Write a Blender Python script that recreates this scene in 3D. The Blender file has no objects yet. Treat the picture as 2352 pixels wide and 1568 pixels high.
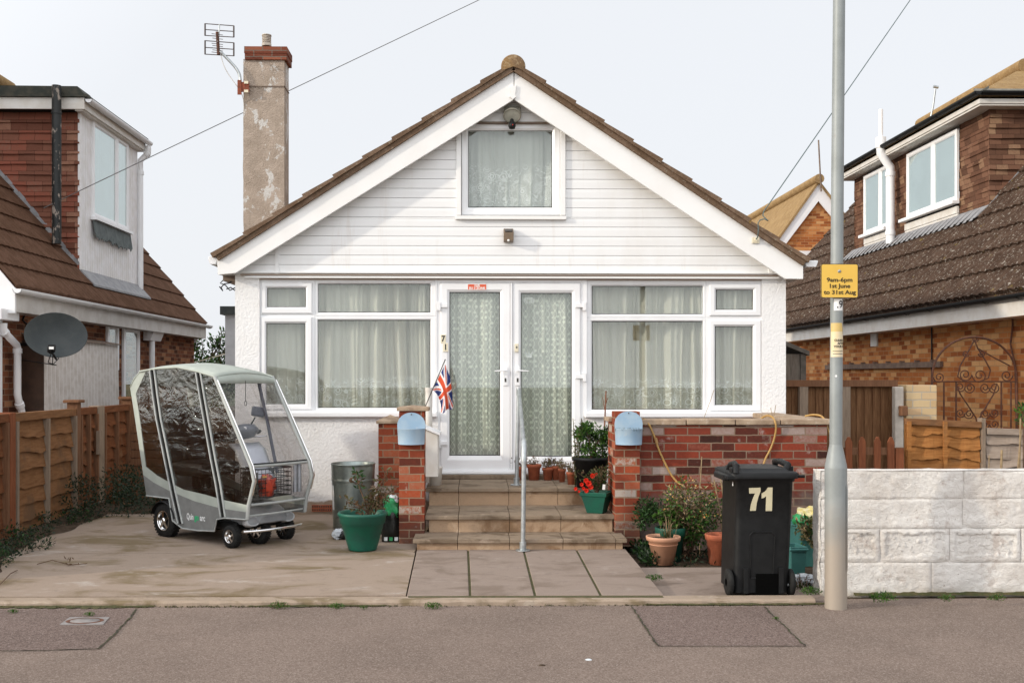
import bpy, math, random
from mathutils import Vector, Matrix, noise as mnoise
from math import radians, sin, cos, pi
V = Vector
sc = bpy.context.scene
C = sc.collection
rnd = random.Random(11)

# ------------------------------------------------------------- camera
FPX, U0, V0, CH = 2400.0, 1135.0, 865.0, 1.65      # in units of a 2352 px wide picture
TH = math.atan(45 / FPX)
cd = bpy.data.cameras.new('camera')
cam = bpy.data.objects.new('camera', cd)
C.objects.link(cam)
cam.location = (0, 0, CH)
cam.rotation_euler = (pi / 2, 0, -TH)
cd.sensor_width = 36
cd.lens = 36 * FPX / 2352
cd.shift_x = (1176 - U0) / 2352
cd.shift_y = (V0 - 784) / 2352
cd.clip_end = 500
sc.camera = cam

# ------------------------------------------------------------- sky, sun, exposure
SUN = V((1, .38, -.36)).normalized()               # direction the light travels
elev = math.asin(-SUN.z)
w = bpy.data.worlds.new('World')
sc.world = w
w.use_nodes = True
nt = w.node_tree
nt.nodes.clear()
sky = nt.nodes.new('ShaderNodeTexSky')
sky.sky_type = 'NISHITA'
sky.sun_disc = False
sky.sun_elevation = elev
sky.sun_rotation = math.atan2(-SUN.x, -SUN.y)
sky.dust_density = 4
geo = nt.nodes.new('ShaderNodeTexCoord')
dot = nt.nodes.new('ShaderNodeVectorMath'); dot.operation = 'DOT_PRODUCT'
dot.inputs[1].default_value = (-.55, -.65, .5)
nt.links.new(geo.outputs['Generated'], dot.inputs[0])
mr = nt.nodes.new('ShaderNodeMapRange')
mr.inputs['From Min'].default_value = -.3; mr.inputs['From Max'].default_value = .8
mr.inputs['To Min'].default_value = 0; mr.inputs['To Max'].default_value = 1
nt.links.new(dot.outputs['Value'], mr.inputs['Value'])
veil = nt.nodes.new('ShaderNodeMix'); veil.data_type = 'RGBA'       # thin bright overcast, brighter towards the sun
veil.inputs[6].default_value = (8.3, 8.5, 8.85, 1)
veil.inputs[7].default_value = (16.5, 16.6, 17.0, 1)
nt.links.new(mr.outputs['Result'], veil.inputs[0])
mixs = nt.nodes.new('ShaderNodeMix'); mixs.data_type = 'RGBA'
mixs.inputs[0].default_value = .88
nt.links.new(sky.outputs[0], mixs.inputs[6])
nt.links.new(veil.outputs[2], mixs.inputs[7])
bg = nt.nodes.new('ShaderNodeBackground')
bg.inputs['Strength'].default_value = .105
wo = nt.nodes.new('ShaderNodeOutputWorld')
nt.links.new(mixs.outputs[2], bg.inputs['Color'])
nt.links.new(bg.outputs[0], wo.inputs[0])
sl = bpy.data.lights.new('sun', 'SUN')
sl.energy = 2.1
sl.angle = radians(1.6)
sl.color = (1, .9, .76)
so = bpy.data.objects.new('sun', sl)
so.rotation_euler = SUN.to_track_quat('-Z', 'Y').to_euler()
so.location = (-20, -8, 12)
C.objects.link(so)
sc.view_settings.view_transform = 'Standard'
sc.view_settings.look = 'None'
sc.view_settings.exposure = 0.14
sc.view_settings.gamma = 1.0
sc.cycles.max_bounces = 10
sc.cycles.transparent_max_bounces = 24

# ------------------------------------------------------------- picture point -> place
def ray(u, v):
    xc = (u - U0) / FPX
    c, s = cos(TH), sin(TH)
    return V((xc * c + s, c - xc * s, -(v - V0) / FPX))
CAM = V((0, 0, CH))
def P(u, v, Y):
    d = ray(u, v); return CAM + d * (Y / d.y)
def PX(u, v, X):
    d = ray(u, v); return CAM + d * (X / d.x)
def G(u, v, z=0.0):
    d = ray(u, v); return CAM + d * ((z - CH) / d.z)

# ------------------------------------------------------------- mesh builder
class MB:
    def __init__(s):
        s.v = []; s.f = []; s.m = []; s.sm = []
    def add(s, vs, fs, mi=0, smooth=False):
        b = len(s.v)
        s.v += [V(p) for p in vs]
        for f in fs:
            s.f.append([i + b for i in f]); s.m.append(mi); s.sm.append(smooth)
        return s
    def box(s, a, b, mi=0):
        x0, x1 = sorted((a[0], b[0])); y0, y1 = sorted((a[1], b[1])); z0, z1 = sorted((a[2], b[2]))
        return s.add([(x0,y0,z0),(x1,y0,z0),(x1,y1,z0),(x0,y1,z0),(x0,y0,z1),(x1,y0,z1),(x1,y1,z1),(x0,y1,z1)],
                     [(3,2,1,0),(4,5,6,7),(0,1,5,4),(1,2,6,5),(2,3,7,6),(3,0,4,7)], mi)
    def obox(s, M, sx, sy, sz, mi=0):
        q = [M @ V((x*sx/2, y*sy/2, z*sz/2)) for z in (-1,1) for y in (-1,1) for x in (-1,1)]
        return s.add(q, [(0,2,3,1),(4,5,7,6),(0,1,5,4),(1,3,7,5),(3,2,6,7),(2,0,4,6)], mi)
    def prism(s, poly, ext, mi=0):
        n = len(poly); ext = V(ext); poly = [V(p) for p in poly]
        nrm = V((0,0,0))
        for i in range(n): nrm += (poly[i] - poly[0]).cross(poly[(i+1) % n] - poly[0])
        if nrm.dot(ext) > 0: poly = poly[::-1]
        s.add(poly + [p + ext for p in poly],
              [tuple(range(n)), tuple(range(2*n-1, n-1, -1))] + [(i, i+n, (i+1) % n + n, (i+1) % n) for i in range(n)], mi)
        return s
    def quad(s, a, b, c, d, mi=0):
        return s.add([a,b,c,d], [(0,1,2,3)], mi)
    def tube(s, pts, r, n=8, mi=0, caps=True, smooth=True):
        pts = [V(p) for p in pts]; k = len(pts)
        rs = r if isinstance(r, (list, tuple)) else [r] * k
        vs = []; up = None
        for i, p in enumerate(pts):
            t = (pts[min(i+1, k-1)] - pts[max(i-1, 0)]).normalized()
            if up is None:
                up = V((0,0,1)) if abs(t.z) < .9 else V((1,0,0))
            a = t.cross(up).normalized(); b = a.cross(t).normalized(); up = b
            for j in range(n):
                q = 2*pi*j/n
                vs.append(p + (a*cos(q) + b*sin(q)) * rs[i])
        fs = [(i*n+j, i*n+(j+1) % n, (i+1)*n+(j+1) % n, (i+1)*n+j) for i in range(k-1) for j in range(n)]
        s.add(vs, fs, mi, smooth)
        if caps:
            s.add(vs[:n], [tuple(range(n-1, -1, -1))], mi); s.add(vs[-n:], [tuple(range(n))], mi)
        return s
    def lathe(s, prof, c=(0,0,0), n=28, mi=0, M=None, smooth=True, a0=0, a1=2*pi):
        c = V(c); M = M or Matrix.Identity(3); k = len(prof); full = a1 - a0 > 6.28
        m = n if full else n + 1
        vs = [c + M @ V((r*cos(a0+(a1-a0)*j/n), r*sin(a0+(a1-a0)*j/n), z)) for r, z in prof for j in range(m)]
        fs = [(i*m+j, i*m+(j+1) % m, (i+1)*m+(j+1) % m, (i+1)*m+j) for i in range(k-1) for j in range(n)]
        return s.add(vs, fs, mi, smooth)
    def ring(s, outer, inner, nrm, depth, ch=.012, mi=0):
        """a mitred frame: outer and inner outlines on one plane, nrm towards the viewer"""
        nrm = V(nrm); O = [V(p) for p in outer]; I = [V(p) for p in inner]; n = len(O)
        cen = sum(I, V((0,0,0))) / n
        X = [i + (o - i) * .3 for o, i in zip(O, I)]
        L = [[p - nrm*depth for p in O], [p - nrm*ch*.5 for p in O], [o + (i-o)*.12 for o, i in zip(O, I)], X, [p - nrm*ch for p in I], [p - nrm*depth for p in I]]
        vs = [p for l in L for p in l]
        fs = [(a*n+j, a*n+(j+1) % n, (a+1)*n+(j+1) % n, (a+1)*n+j) for a in range(len(L)-1) for j in range(n)]
        t = (O[1]-O[0]).cross(O[2]-O[1])
        if t.dot(nrm) < 0: fs = [f[::-1] for f in fs]
        return s.add(vs, fs, mi)
    def build(s, name, mats, parent=None, bevel=0, loc=None, recalc=False):
        if not isinstance(mats, (list, tuple)): mats = [mats]
        me = bpy.data.meshes.new(name)
        if parent is not None: org = ORG[parent.name]
        elif loc is not None: org = V(loc)
        else:
            xs = [p.x for p in s.v]; ys = [p.y for p in s.v]; zs = [p.z for p in s.v]
            org = V(((min(xs)+max(xs))/2, (min(ys)+max(ys))/2, min(zs)))
        me.from_pydata([tuple(p - org) for p in s.v], [], s.f)
        for m in mats: me.materials.append(m)
        me.polygons.foreach_set('material_index', s.m)
        me.polygons.foreach_set('use_smooth', s.sm)
        me.validate(); me.update()
        o = bpy.data.objects.new(name, me)
        C.objects.link(o)
        ORG[o.name] = org
        if parent is not None: o.parent = parent
        else: o.location = org
        if bevel:
            b = o.modifiers.new('bevel', 'BEVEL'); b.width = bevel; b.segments = 2; b.limit_method = 'ANGLE'; b.angle_limit = radians(40)
        return o
ORG = {}

def tag(o, label=None, cat=None, group=None, kind=None):
    if label: o['label'] = label
    if cat: o['category'] = cat
    if group: o['group'] = group
    if kind: o['kind'] = kind
    return o
def struct(o): o['kind'] = 'structure'; return o
def thing(name, label, cat, loc, group=None):
    o = bpy.data.objects.new(name, None); C.objects.link(o)
    o.location = loc; o.empty_display_size = .1
    ORG[o.name] = V(loc)
    return tag(o, label, cat, group)
def text(name, body, size, loc, mat, parent, M=None, ext=.001, align='CENTER', sx=1, bold=0):
    cu = bpy.data.curves.new(name, 'FONT'); cu.body = body; cu.size = size; cu.extrude = ext
    cu.align_x = align; cu.align_y = 'CENTER'; cu.offset = bold; cu.resolution_u = 3
    t = bpy.data.objects.new(name, cu); C.objects.link(t)
    dg = bpy.context.evaluated_depsgraph_get()
    me = bpy.data.meshes.new_from_object(t.evaluated_get(dg))
    bpy.data.objects.remove(t)
    M = M or Matrix.Rotation(pi/2, 3, 'X')
    mb = MB()
    mb.add([V(loc) + M @ V((v.co.x*sx, v.co.y, v.co.z)) for v in me.vertices], [tuple(p.vertices) for p in me.polygons])
    bpy.data.meshes.remove(me)
    return mb.build(name, mat, parent)

# ------------------------------------------------------------- materials
class NT:
    def __init__(s, name):
        s.m = bpy.data.materials.new(name); s.m.use_nodes = True
        s.t = s.m.node_tree; s.t.nodes.clear()
        s.out = s.n('OutputMaterial')
        g = s.n('NewGeometry'); s.pos = g.outputs['Position']; s.nrm = g.outputs['Normal']
    def n(s, typ, **kw):
        x = s.t.nodes.new('ShaderNode' + typ)
        for k, v in kw.items(): setattr(x, k, v)
        return x
    def l(s, a, b): s.t.links.new(a, b)
    def put(s, sock, val):
        if hasattr(val, 'is_output'): s.l(val, sock)
        else:
            if sock.type == 'RGBA' and len(val) == 3: val = (*val, 1)
            sock.default_value = val
    def math(s, op, a, b=0, c=None, clamp=False):
        x = s.n('Math', operation=op); x.use_clamp = clamp
        s.put(x.inputs[0], a); s.put(x.inputs[1], b)
        if c is not None: s.put(x.inputs[2], c)
        return x.outputs[0]
    def mix(s, f, a, b, typ='MIX'):
        x = s.n('Mix', data_type='RGBA', blend_type=typ)
        s.put(x.inputs[0], f); s.put(x.inputs[6], a); s.put(x.inputs[7], b)
        return x.outputs[2]
    def scale(s, v, k):
        x = s.n('VectorMath', operation='MULTIPLY'); s.put(x.inputs[0], v); x.inputs[1].default_value = k if not isinstance(k, (int, float)) else (k,k,k)
        return x.outputs[0]
    def noise(s, sc_=5, detail=4, rough=.55, vec=None, stretch=None, dist=0):
        x = s.n('TexNoise'); x.inputs['Scale'].default_value = sc_; x.inputs['Detail'].default_value = detail; x.inputs['Roughness'].default_value = rough
        x.inputs['Distortion'].default_value = dist
        v = vec if vec is not None else s.pos
        if stretch: v = s.scale(v, stretch)
        s.l(v, x.inputs['Vector']); return x.outputs['Fac']
    def vor(s, sc_=5, feat='F1', vec=None, out='Distance', rand=1):
        x = s.n('TexVoronoi', feature=feat); x.inputs['Scale'].default_value = sc_; x.inputs['Randomness'].default_value = rand
        s.l(vec if vec is not None else s.pos, x.inputs['Vector']); return x.outputs[out]
    def step(s, v, a, b):
        x = s.n('MapRange', interpolation_type='SMOOTHSTEP'); s.put(x.inputs[0], v); x.inputs[1].default_value = a; x.inputs[2].default_value = b
        return x.outputs[0]
    def ramp(s, v, stops):
        x = s.n('ValToRGB'); e = x.color_ramp.elements
        while len(e) < len(stops): e.new(.5)
        for q, (p, c) in zip(e, stops): q.position = p; q.color = (*c, 1)
        s.put(x.inputs[0], v); return x.outputs[0]
    def xyz(s, v=None):
        x = s.n('SeparateXYZ'); s.l(v if v is not None else s.pos, x.inputs[0]); return x.outputs
    def comb(s, a, b, c=0):
        x = s.n('CombineXYZ'); s.put(x.inputs[0], a); s.put(x.inputs[1], b); s.put(x.inputs[2], c); return x.outputs[0]
    def bump(s, h, strength=.5, dist=.01, nrm=None):
        x = s.n('Bump'); x.inputs['Strength'].default_value = strength; x.inputs['Distance'].default_value = dist
        s.l(h, x.inputs['Height'])
        if nrm is not None: s.l(nrm, x.inputs['Normal'])
        return x.outputs[0]
    def face2d(s):
        """(along the wall, height) for upright faces whichever way they face; (x, y) on level ones"""
        p = s.xyz(); q = s.xyz(s.nrm)
        a = s.math('GREATER_THAN', s.math('ABSOLUTE', q[0]), .6)
        up = s.math('GREATER_THAN', s.math('ABSOLUTE', q[2]), .8)
        u = s.math('ADD', s.math('MULTIPLY', a, p[1]), s.math('MULTIPLY', s.math('SUBTRACT', 1, a), p[0]))
        v = s.math('ADD', s.math('MULTIPLY', up, p[1]), s.math('MULTIPLY', s.math('SUBTRACT', 1, up), p[2]))
        return u, v
    def pbr(s, col, rough=.6, metal=0, nrm=None, spec=.4, **kw):
        b = s.n('BsdfPrincipled')
        s.put(b.inputs['Base Color'], col); s.put(b.inputs['Roughness'], rough); s.put(b.inputs['Metallic'], metal)
        b.inputs['Specular IOR Level'].default_value = spec
        for k, v in kw.items(): s.put(b.inputs[k.replace('_', ' ')], v)
        if nrm is not None: s.l(nrm, b.inputs['Normal'])
        s.l(b.outputs[0], s.out.inputs[0]); return b

def mat(name, c1, c2=None, rough=.55, sc_=6, contrast=(.35,.65), bump=0, bsc=60, bdist=.004, metal=0, spec=.4, stretch=None, grime=None, gsc=2.5, gth=(.55,.75), **kw):
    s = NT(name)
    col = (*c1, 1)
    if c2: col = s.mix(s.step(s.noise(sc_, 5, .6, stretch=stretch), *contrast), c1, c2)
    if grime: col = s.mix(s.step(s.noise(gsc, 6, .65, stretch=stretch), *gth), col, grime)
    nr = None
    if bump: nr = s.bump(s.noise(bsc, 4, .6, stretch=stretch), bump, bdist)
    s.pbr(col, rough, metal, nr, spec, **kw)
    return s.m

def brick_mat(name, stops, mortar, bw=.225, rh=.075, ms=.006, stain=None, sth=(.55,.75), ssc=3, bump=.5, rough=.85, off=(0,0), fine=.25, low=None):
    s = NT(name)
    u, v = s.face2d()
    wob = s.math('MULTIPLY', s.math('SUBTRACT', s.noise(11, 3), .5), .013)
    vec = s.comb(s.math('ADD', s.math('ADD', u, off[0]), s.math('MULTIPLY', s.math('SUBTRACT', s.noise(9, 3), .5), .016)), s.math('ADD', s.math('ADD', v, off[1]), wob))
    b = s.n('TexBrick'); b.offset = .5
    s.l(vec, b.inputs['Vector']); b.inputs['Scale'].default_value = 1
    b.inputs['Color1'].default_value = (0,0,0,1); b.inputs['Color2'].default_value = (1,1,1,1); b.inputs['Mortar'].default_value = (.5,.5,.5,1)
    b.inputs['Mortar Size'].default_value = ms; b.inputs['Mortar Smooth'].default_value = .25
    b.inputs['Brick Width'].default_value = bw; b.inputs['Row Height'].default_value = rh
    r = s.math('ADD', b.outputs['Color'], s.math('MULTIPLY', s.math('SUBTRACT', s.noise(30, 4, .7), .5), fine))
    col = s.ramp(r, stops)
    if stain: col = s.mix(s.step(s.noise(ssc, 6, .65), *sth), col, stain)
    if low:
        zl = s.math('ADD', s.xyz()[2], s.math('MULTIPLY', s.math('SUBTRACT', s.noise(3.5, 5, .65), .5), .5))
        col = s.mix(s.math('MULTIPLY', s.step(zl, low[0]+.1, low[0]-.1), .75), col, low[1])
    fac = b.outputs['Fac']
    col = s.mix(fac, col, s.mix(s.noise(25, 3), mortar, [c*.75 for c in mortar]))
    h = s.math('SUBTRACT', s.math('MULTIPLY', s.noise(70, 5, .7), .5), fac)
    s.pbr(col, rough, 0, s.bump(h, bump, .008), .06)
    return s.m

def glass_mat(name, tint=(.968,.985,.972), refl=.065, wob=0, rough=.0, dust=0, wobs=.5):
    s = NT(name)
    tr = s.n('BsdfTransparent'); tr.inputs[0].default_value = (*tint, 1)
    gl = s.n('BsdfGlossy'); gl.inputs['Roughness'].default_value = rough; gl.inputs[0].default_value = (.95,1,.98,1)
    g = s.n('NewGeometry'); nr = None
    if wob: nr = s.bump(s.noise(*wob), wobs, .02); s.l(nr, gl.inputs['Normal'])
    dt = s.n('VectorMath', operation='DOT_PRODUCT'); s.l(g.outputs['Incoming'], dt.inputs[0]); s.l(nr if wob else g.outputs['Normal'], dt.inputs[1])
    f = s.math('ADD', s.math('MULTIPLY', s.math('POWER', s.math('SUBTRACT', 1, s.math('ABSOLUTE', dt.outputs['Value'])), 4), .7), refl, clamp=True)
    mx = s.n('MixShader'); s.l(f, mx.inputs[0]); s.l(tr.outputs[0], mx.inputs[1]); s.l(gl.outputs[0], mx.inputs[2])
    sh = mx.outputs[0]
    if dust:
        df = s.n('BsdfDiffuse'); df.inputs[0].default_value = (.75,.78,.78,1)
        m2 = s.n('MixShader'); s.l(s.math('MULTIPLY', s.step(s.noise(9, 5, .7), .45, .8), dust), m2.inputs[0])
        s.l(sh, m2.inputs[1]); s.l(df.outputs[0], m2.inputs[2]); sh = m2.outputs[0]
    s.l(sh, s.out.inputs[0])
    return s.m

def net_mat(name, kind, z0=0, col=(.62,.66,.58), base=.62):
    """net curtain: cloth with holes; 'scroll' has a border of rosettes below z0, 'trellis' an all-over lattice"""
    s = NT(name)
    p = s.xyz()
    flat = s.comb(p[0], 0, p[2])
    if kind == 'scroll':
        d = s.vor(7.5, vec=flat, rand=.55)
        ringy = s.step(s.math('SINE', s.math('MULTIPLY', d, 52)), .1, .8)
        ringy = s.math('MULTIPLY', ringy, s.step(d, .62, .34))
        tend = s.step(s.math('ABSOLUTE', s.math('SUBTRACT', s.noise(11, 1, vec=flat, dist=1.5), .5)), .035, .01)
        pat = s.math('MAXIMUM', ringy, s.math('MULTIPLY', tend, .8))
        edge = s.math('ADD', p[2], s.math('MULTIPLY', s.math('SUBTRACT', s.noise(6, 2, vec=flat), .5), .28))
        pat = s.math('MULTIPLY', pat, s.step(edge, z0 + .06, z0 - .06))
    else:
        wv = s.math('MULTIPLY', s.math('SINE', s.math('MULTIPLY', p[2], 38)), .022)
        a = s.math('ABSOLUTE', s.math('SINE', s.math('MULTIPLY', s.math('ADD', p[0], wv), 38)))
        b = s.math('ABSOLUTE', s.math('SINE', s.math('MULTIPLY', s.math('SUBTRACT', p[0], wv), 38)))
        lines = s.math('MAXIMUM', s.step(a, .16, .05), s.step(b, .16, .05))
        d = s.vor(16, vec=flat, rand=.35)
        pat = s.math('MAXIMUM', lines, s.math('MULTIPLY', s.step(d, .34, .22), .9))
    alpha = s.math('ADD', base, s.math('MULTIPLY', pat, .95 - base), clamp=True)
    cl = s.mix(pat, col, [min(1, c*1.3) for c in col])
    df = s.n('BsdfDiffuse'); s.l(cl, df.inputs[0])
    tl = s.n('BsdfTranslucent'); s.l(cl, tl.inputs[0])
    tr = s.n('BsdfTransparent')
    m1 = s.n('MixShader'); m1.inputs[0].default_value = .25; s.l(df.outputs[0], m1.inputs[1]); s.l(tl.outputs[0], m1.inputs[2])
    m2 = s.n('MixShader'); s.l(alpha, m2.inputs[0]); s.l(tr.outputs[0], m2.inputs[1]); s.l(m1.outputs[0], m2.inputs[2])
    s.l(m2.outputs[0], s.out.inputs[0])
    return s.m

def asphalt_mat(name, base, dark, light):
    s = NT(name)
    col = s.mix(s.step(s.noise(1.1, 6, .62), .38, .68), base, [c*.83 for c in base])
    col = s.mix(s.math('MULTIPLY', s.step(s.noise(2.3, 6, .7, stretch=(.5,1.6,1)), .58, .72), .5), col, [c*.72 for c in base])
    sp = s.vor(150, out='Color'); sp = s.xyz(sp)[0]
    col = s.mix(s.math('MULTIPLY', s.step(sp, .66, .95), .75), col, light)
    col = s.mix(s.math('MULTIPLY', s.step(sp, .32, .05), .75), col, dark)
    col = s.mix(s.math('MULTIPLY', s.step(s.noise(40, 3), .62, .75), .5), col, dark)
    h = s.math('ADD', s.vor(150), s.math('MULTIPLY', s.noise(60, 4), .6))
    s.pbr(col, .9, 0, s.bump(h, .32, .005), .07)
    return s.m

def concrete_mat(name, base, stain, pale, rs=1):
    s = NT(name)
    st = (1, 1, 1)
    n1 = s.noise(1.1*rs, 6, .62, stretch=(1, 1.8, 1), dist=.6)
    col = s.mix(s.step(n1, .48, .66), base, stain)
    col = s.mix(s.step(s.noise(1.9*rs, 5, .6, vec=s.scale(s.pos, (1, 2.2, 1)), dist=.9), .56, .72), col, pale)
    col = s.mix(s.math('MULTIPLY', s.step(s.noise(9, 6, .7), .5, .72), .35), col, [c*.6 for c in base])
    col = s.mix(s.math('MULTIPLY', s.step(s.noise(110, 2), .5, .75), .3), col, [c*.55 for c in base])
    h = s.math('ADD', s.noise(90, 4, .7), s.math('MULTIPLY', s.noise(8, 4), .8))
    s.pbr(col, .88, 0, s.bump(h, .45, .005), .09)
    return s.m

def wood_mat(name, c1, c2, axis='h', grime=None):
    s = NT(name)
    st = (3, 3, 26) if axis == 'h' else (26, 26, 2.5)
    g = s.noise(1.6, 6, .7, stretch=st, dist=.3)
    col = s.mix(s.step(g, .35, .68), c1, c2)
    if grime: col = s.mix(s.step(s.noise(3, 5, .65), .52, .72), col, grime)
    s.pbr(col, .82, 0, s.bump(g, .4, .006), .08)
    return s.m

def roof_mat(name, c1, c2, spots=None, lichen=None, th=(.58,.66)):
    s = NT(name)
    col = s.mix(s.step(s.noise(4, 6, .7), .38, .64), c1, c2)
    col = s.mix(s.math('MULTIPLY', s.step(s.noise(60, 3, .7), .45, .7), .5), col, [c*.5 for c in c1])
    if spots: col = s.mix(s.step(s.noise(24, 4, .75), *th), col, spots)
    if lichen: col = s.mix(s.step(s.noise(5.5, 6, .75), .63, .70), col, lichen)
    s.pbr(col, .92, 0, s.bump(s.noise(70, 4, .7), .5, .008), .04)
    return s.m

def leaf_mat(name, c1, c2, tr=.3):
    s = NT(name)
    col = s.mix(s.step(s.noise(23, 3), .35, .65), c1, c2)
    b = s.pbr(col, .5, 0, None, .4)
    t = s.n('BsdfTranslucent'); s.l(col, t.inputs[0])
    mx = s.n('MixShader'); mx.inputs[0].default_value = tr
    s.l(b.outputs[0], mx.inputs[1]); s.l(t.outputs[0], mx.inputs[2]); s.l(mx.outputs[0], s.out.inputs[0])
    return s.m

K = {}
K['upvc'] = mat('white_upvc', (.85,.86,.87), (.82,.82,.83), .32, 3, spec=.5)
K['upvc_old'] = mat('weathered_white_paint', (.72,.70,.66), (.64,.60,.54), .5, 4, grime=(.5,.44,.36), gth=(.68,.85))
K['board'] = mat('white_board', (.87,.87,.86), (.84,.83,.81), .4, 2.2)
K['fascia'] = mat('grey_white_fascia', (.62,.60,.57), (.52,.49,.45), .55, 4, grime=(.36,.31,.26), gth=(.62,.8))
K['rubber'] = mat('black_rubber', (.012,.012,.012), (.02,.02,.019), .75, 20, spec=.2)
K['black'] = mat('black_plastic', (.006,.0065,.007), (.010,.0105,.011), .5, 14, bump=.15, bsc=160, bdist=.002, spec=.28)
K['void'] = mat('deep_black', (.002,.002,.002), None, .9, spec=.05)
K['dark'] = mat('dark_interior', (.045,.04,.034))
K['steel'] = mat('galvanised_steel', (.50,.53,.54), (.38,.41,.42), .42, 18, metal=.75, bump=.1, bsc=40)
K['chrome'] = mat('chrome', (.8,.8,.8), None, .12, metal=1)
K['iron'] = mat('rusty_iron', (.075,.035,.022), (.14,.055,.03), .8, 20)
K['rust'] = mat('orange_rust', (.28,.07,.035), (.16,.05,.03), .85, 30)
K['glass'] = glass_mat('window_glass')
K['glass_far'] = glass_mat('pale_window_glass', (.8,.85,.85), .28)
K['sheer'] = mat('white_blind_cloth', (.60,.66,.68), (.5,.56,.58), .8, 2)
# ============================================================= THE GROUND
K['asphalt'] = asphalt_mat('pavement_asphalt', (.205,.158,.132), (.115,.088,.072), (.30,.245,.21))
K['asphalt2'] = asphalt_mat('patched_asphalt', (.165,.122,.106), (.075,.056,.05), (.28,.225,.2))
K['concrete'] = concrete_mat('driveway_concrete', (.305,.24,.19), (.18,.135,.08), (.39,.335,.29))
K['slab'] = concrete_mat('paving_slab', (.27,.215,.18), (.20,.155,.125), (.32,.265,.23), 1.6)
K['step'] = concrete_mat('step_slab', (.26,.20,.145), (.13,.095,.065), (.36,.285,.22), 3)
K['riser'] = concrete_mat('riser_stone', (.40,.28,.185), (.23,.14,.08), (.48,.36,.25), 3)
K['kerb'] = concrete_mat('kerb_concrete', (.33,.26,.20), (.19,.145,.09), (.42,.35,.28), 2.5)
K['soil'] = mat('dark_soil', (.05,.035,.024), (.09,.065,.045), .95, 14, bump=.8, bsc=45, bdist=.02, spec=.1)
K['grass'] = mat('rough_grass', (.05,.07,.025), (.09,.09,.04), .95, 3, bump=.6, bsc=30, bdist=.03)
K['crack'] = mat('crack_dirt', (.03,.026,.018), (.06,.06,.025), .95, 30)
K['moss'] = mat('moss', (.05,.055,.018), (.09,.075,.03), .95, 25, bump=.9, bsc=120, bdist=.01)

struct(MB().quad((-200,-150,-.16), (200,-150,-.16), (200,250,-.16), (-200,250,-.16)).build('ground', K['grass']))
struct(MB().quad((-60,-4.5,-.11), (60,-4.5,-.11), (60,2.7,-.11), (-60,2.7,-.11)).build('road', K['asphalt2']))
struct(MB().box((-60,2.7,-.15), (60,2.83,.004)).build('road_kerb', K['kerb']))
struct(MB().quad((-60,2.83,0), (60,2.83,0), (60,7.72,0), (-60,7.72,0)).build('pavement', K['asphalt']))
struct(MB().quad((-60,7.6,-.012), (60,7.6,-.012), (60,60,-.012), (-60,60,-.012)).build('garden_ground', K['soil']))

def flat(pts, z, name, m, th=0):
    mb = MB()
    q = [G(u, v, z) for u, v in pts]
    if th: mb.prism(q, (0,0,-th))
    else: mb.add(q, [tuple(range(len(q)))])
    return struct(mb.build(name, m))
flat([(-120,1400),(313,1397),(300,1416),(262,1455),(225,1488),(100,1492),(-120,1494)], .004, 'pavement_patch', K['asphalt2'])
flat([(1452,1392),(1755,1392),(1850,1482),(1512,1482)], .004, 'pavement_patch', K['asphalt2'])
def crack(pts, wd, z, name='crack', m='crack', seed=1):
    r = random.Random(seed); mb = MB()
    P3 = [G(u, v, z) for u, v in pts]; L = []; 
    for a, b in zip(P3, P3[1:]):
        n = max(2, int((b-a).length / .035))
        for i in range(n): L.append(a.lerp(b, i/n))
    L.append(P3[-1])
    prev = None
    for i, p in enumerate(L):
        t = (L[min(i+1,len(L)-1)] - L[max(i-1,0)]).normalized(); s = V((-t.y, t.x, 0))
        k = wd * r.uniform(.35, 1.3); p = p + s * r.uniform(-.006, .006)
        cur = (p - s*k/2, p + s*k/2)
        if prev: mb.quad(prev[0], cur[0], cur[1], prev[1])
        prev = cur
    return struct(mb.build(name, K[m]))
crack([(313,1397),(300,1416),(262,1455),(225,1488)], .014, .008, seed=2)
crack([(-60,1494),(100,1492),(225,1488)], .007, .008, seed=3)
crack([(1452,1392),(1480,1435),(1512,1482)], .012, .008, seed=4)
crack([(1755,1392),(1800,1435),(1850,1482)], .012, .008, seed=5)
crack([(1512,1482),(1680,1483),(1850,1482)], .005, .008, seed=6)

# kerb strip along the plots, driveway, path
ka, kb = G(-300,1395.5,0), G(1874,1388,0)
kd = (kb - ka).normalized(); kn = V((-kd.y, kd.x, 0))
mb = MB(); r = random.Random(4)
N = 90
prof = []
for i in range(N+1):
    p = ka.lerp(kb, i/N); j = r.uniform(-.006,.006)
    prof.append([p + kn*j + V((0,0,-.05)), p + kn*(j+.004) + V((0,0,.026+r.uniform(-.004,.004))), p + kn*(.018+j) + V((0,0,.04)), p + kn*.125 + V((0,0,.044)), p + kn*.125 + V((0,0,-.05))])
mb.add([q for l in prof for q in l], [(i*5+k, (i+1)*5+k, (i+1)*5+k+1, i*5+k+1) for i in range(N) for k in range(4)], 0, False)
mb.add(prof[-1], [(0,1,2,3,4)])
struct(mb.build('kerb', K['kerb']))
def zdrive(Y): return .05 + .0165*(Y-7.6)
def GD(u, v):
    z = .06
    for _ in range(4): z = zdrive(G(u, v, z).y)
    return G(u, v, z)
def sheet(poly, th=.06): 
    return MB().prism(poly, (0,0,-th))
def onz(x, y): return V((x, y, zdrive(y)))
yf = lambda x: (ka + kd * ((x-ka.x)/kd.x) + kn*.133).y
a = GD(931,1369); b = GD(954,1266)
xl = -4.4
mb = sheet([onz(xl, yf(xl)), onz(a.x, yf(a.x)), onz(b.x, 9.36), onz(xl, 9.36)])
mb.prism([onz(xl, 9.372), onz(b.x-.01, 9.372), onz(-.42, 11.74), onz(xl, 11.74)], (0,0,-.06))
struct(mb.build('driveway', K['concrete']))
mb = MB()
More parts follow.
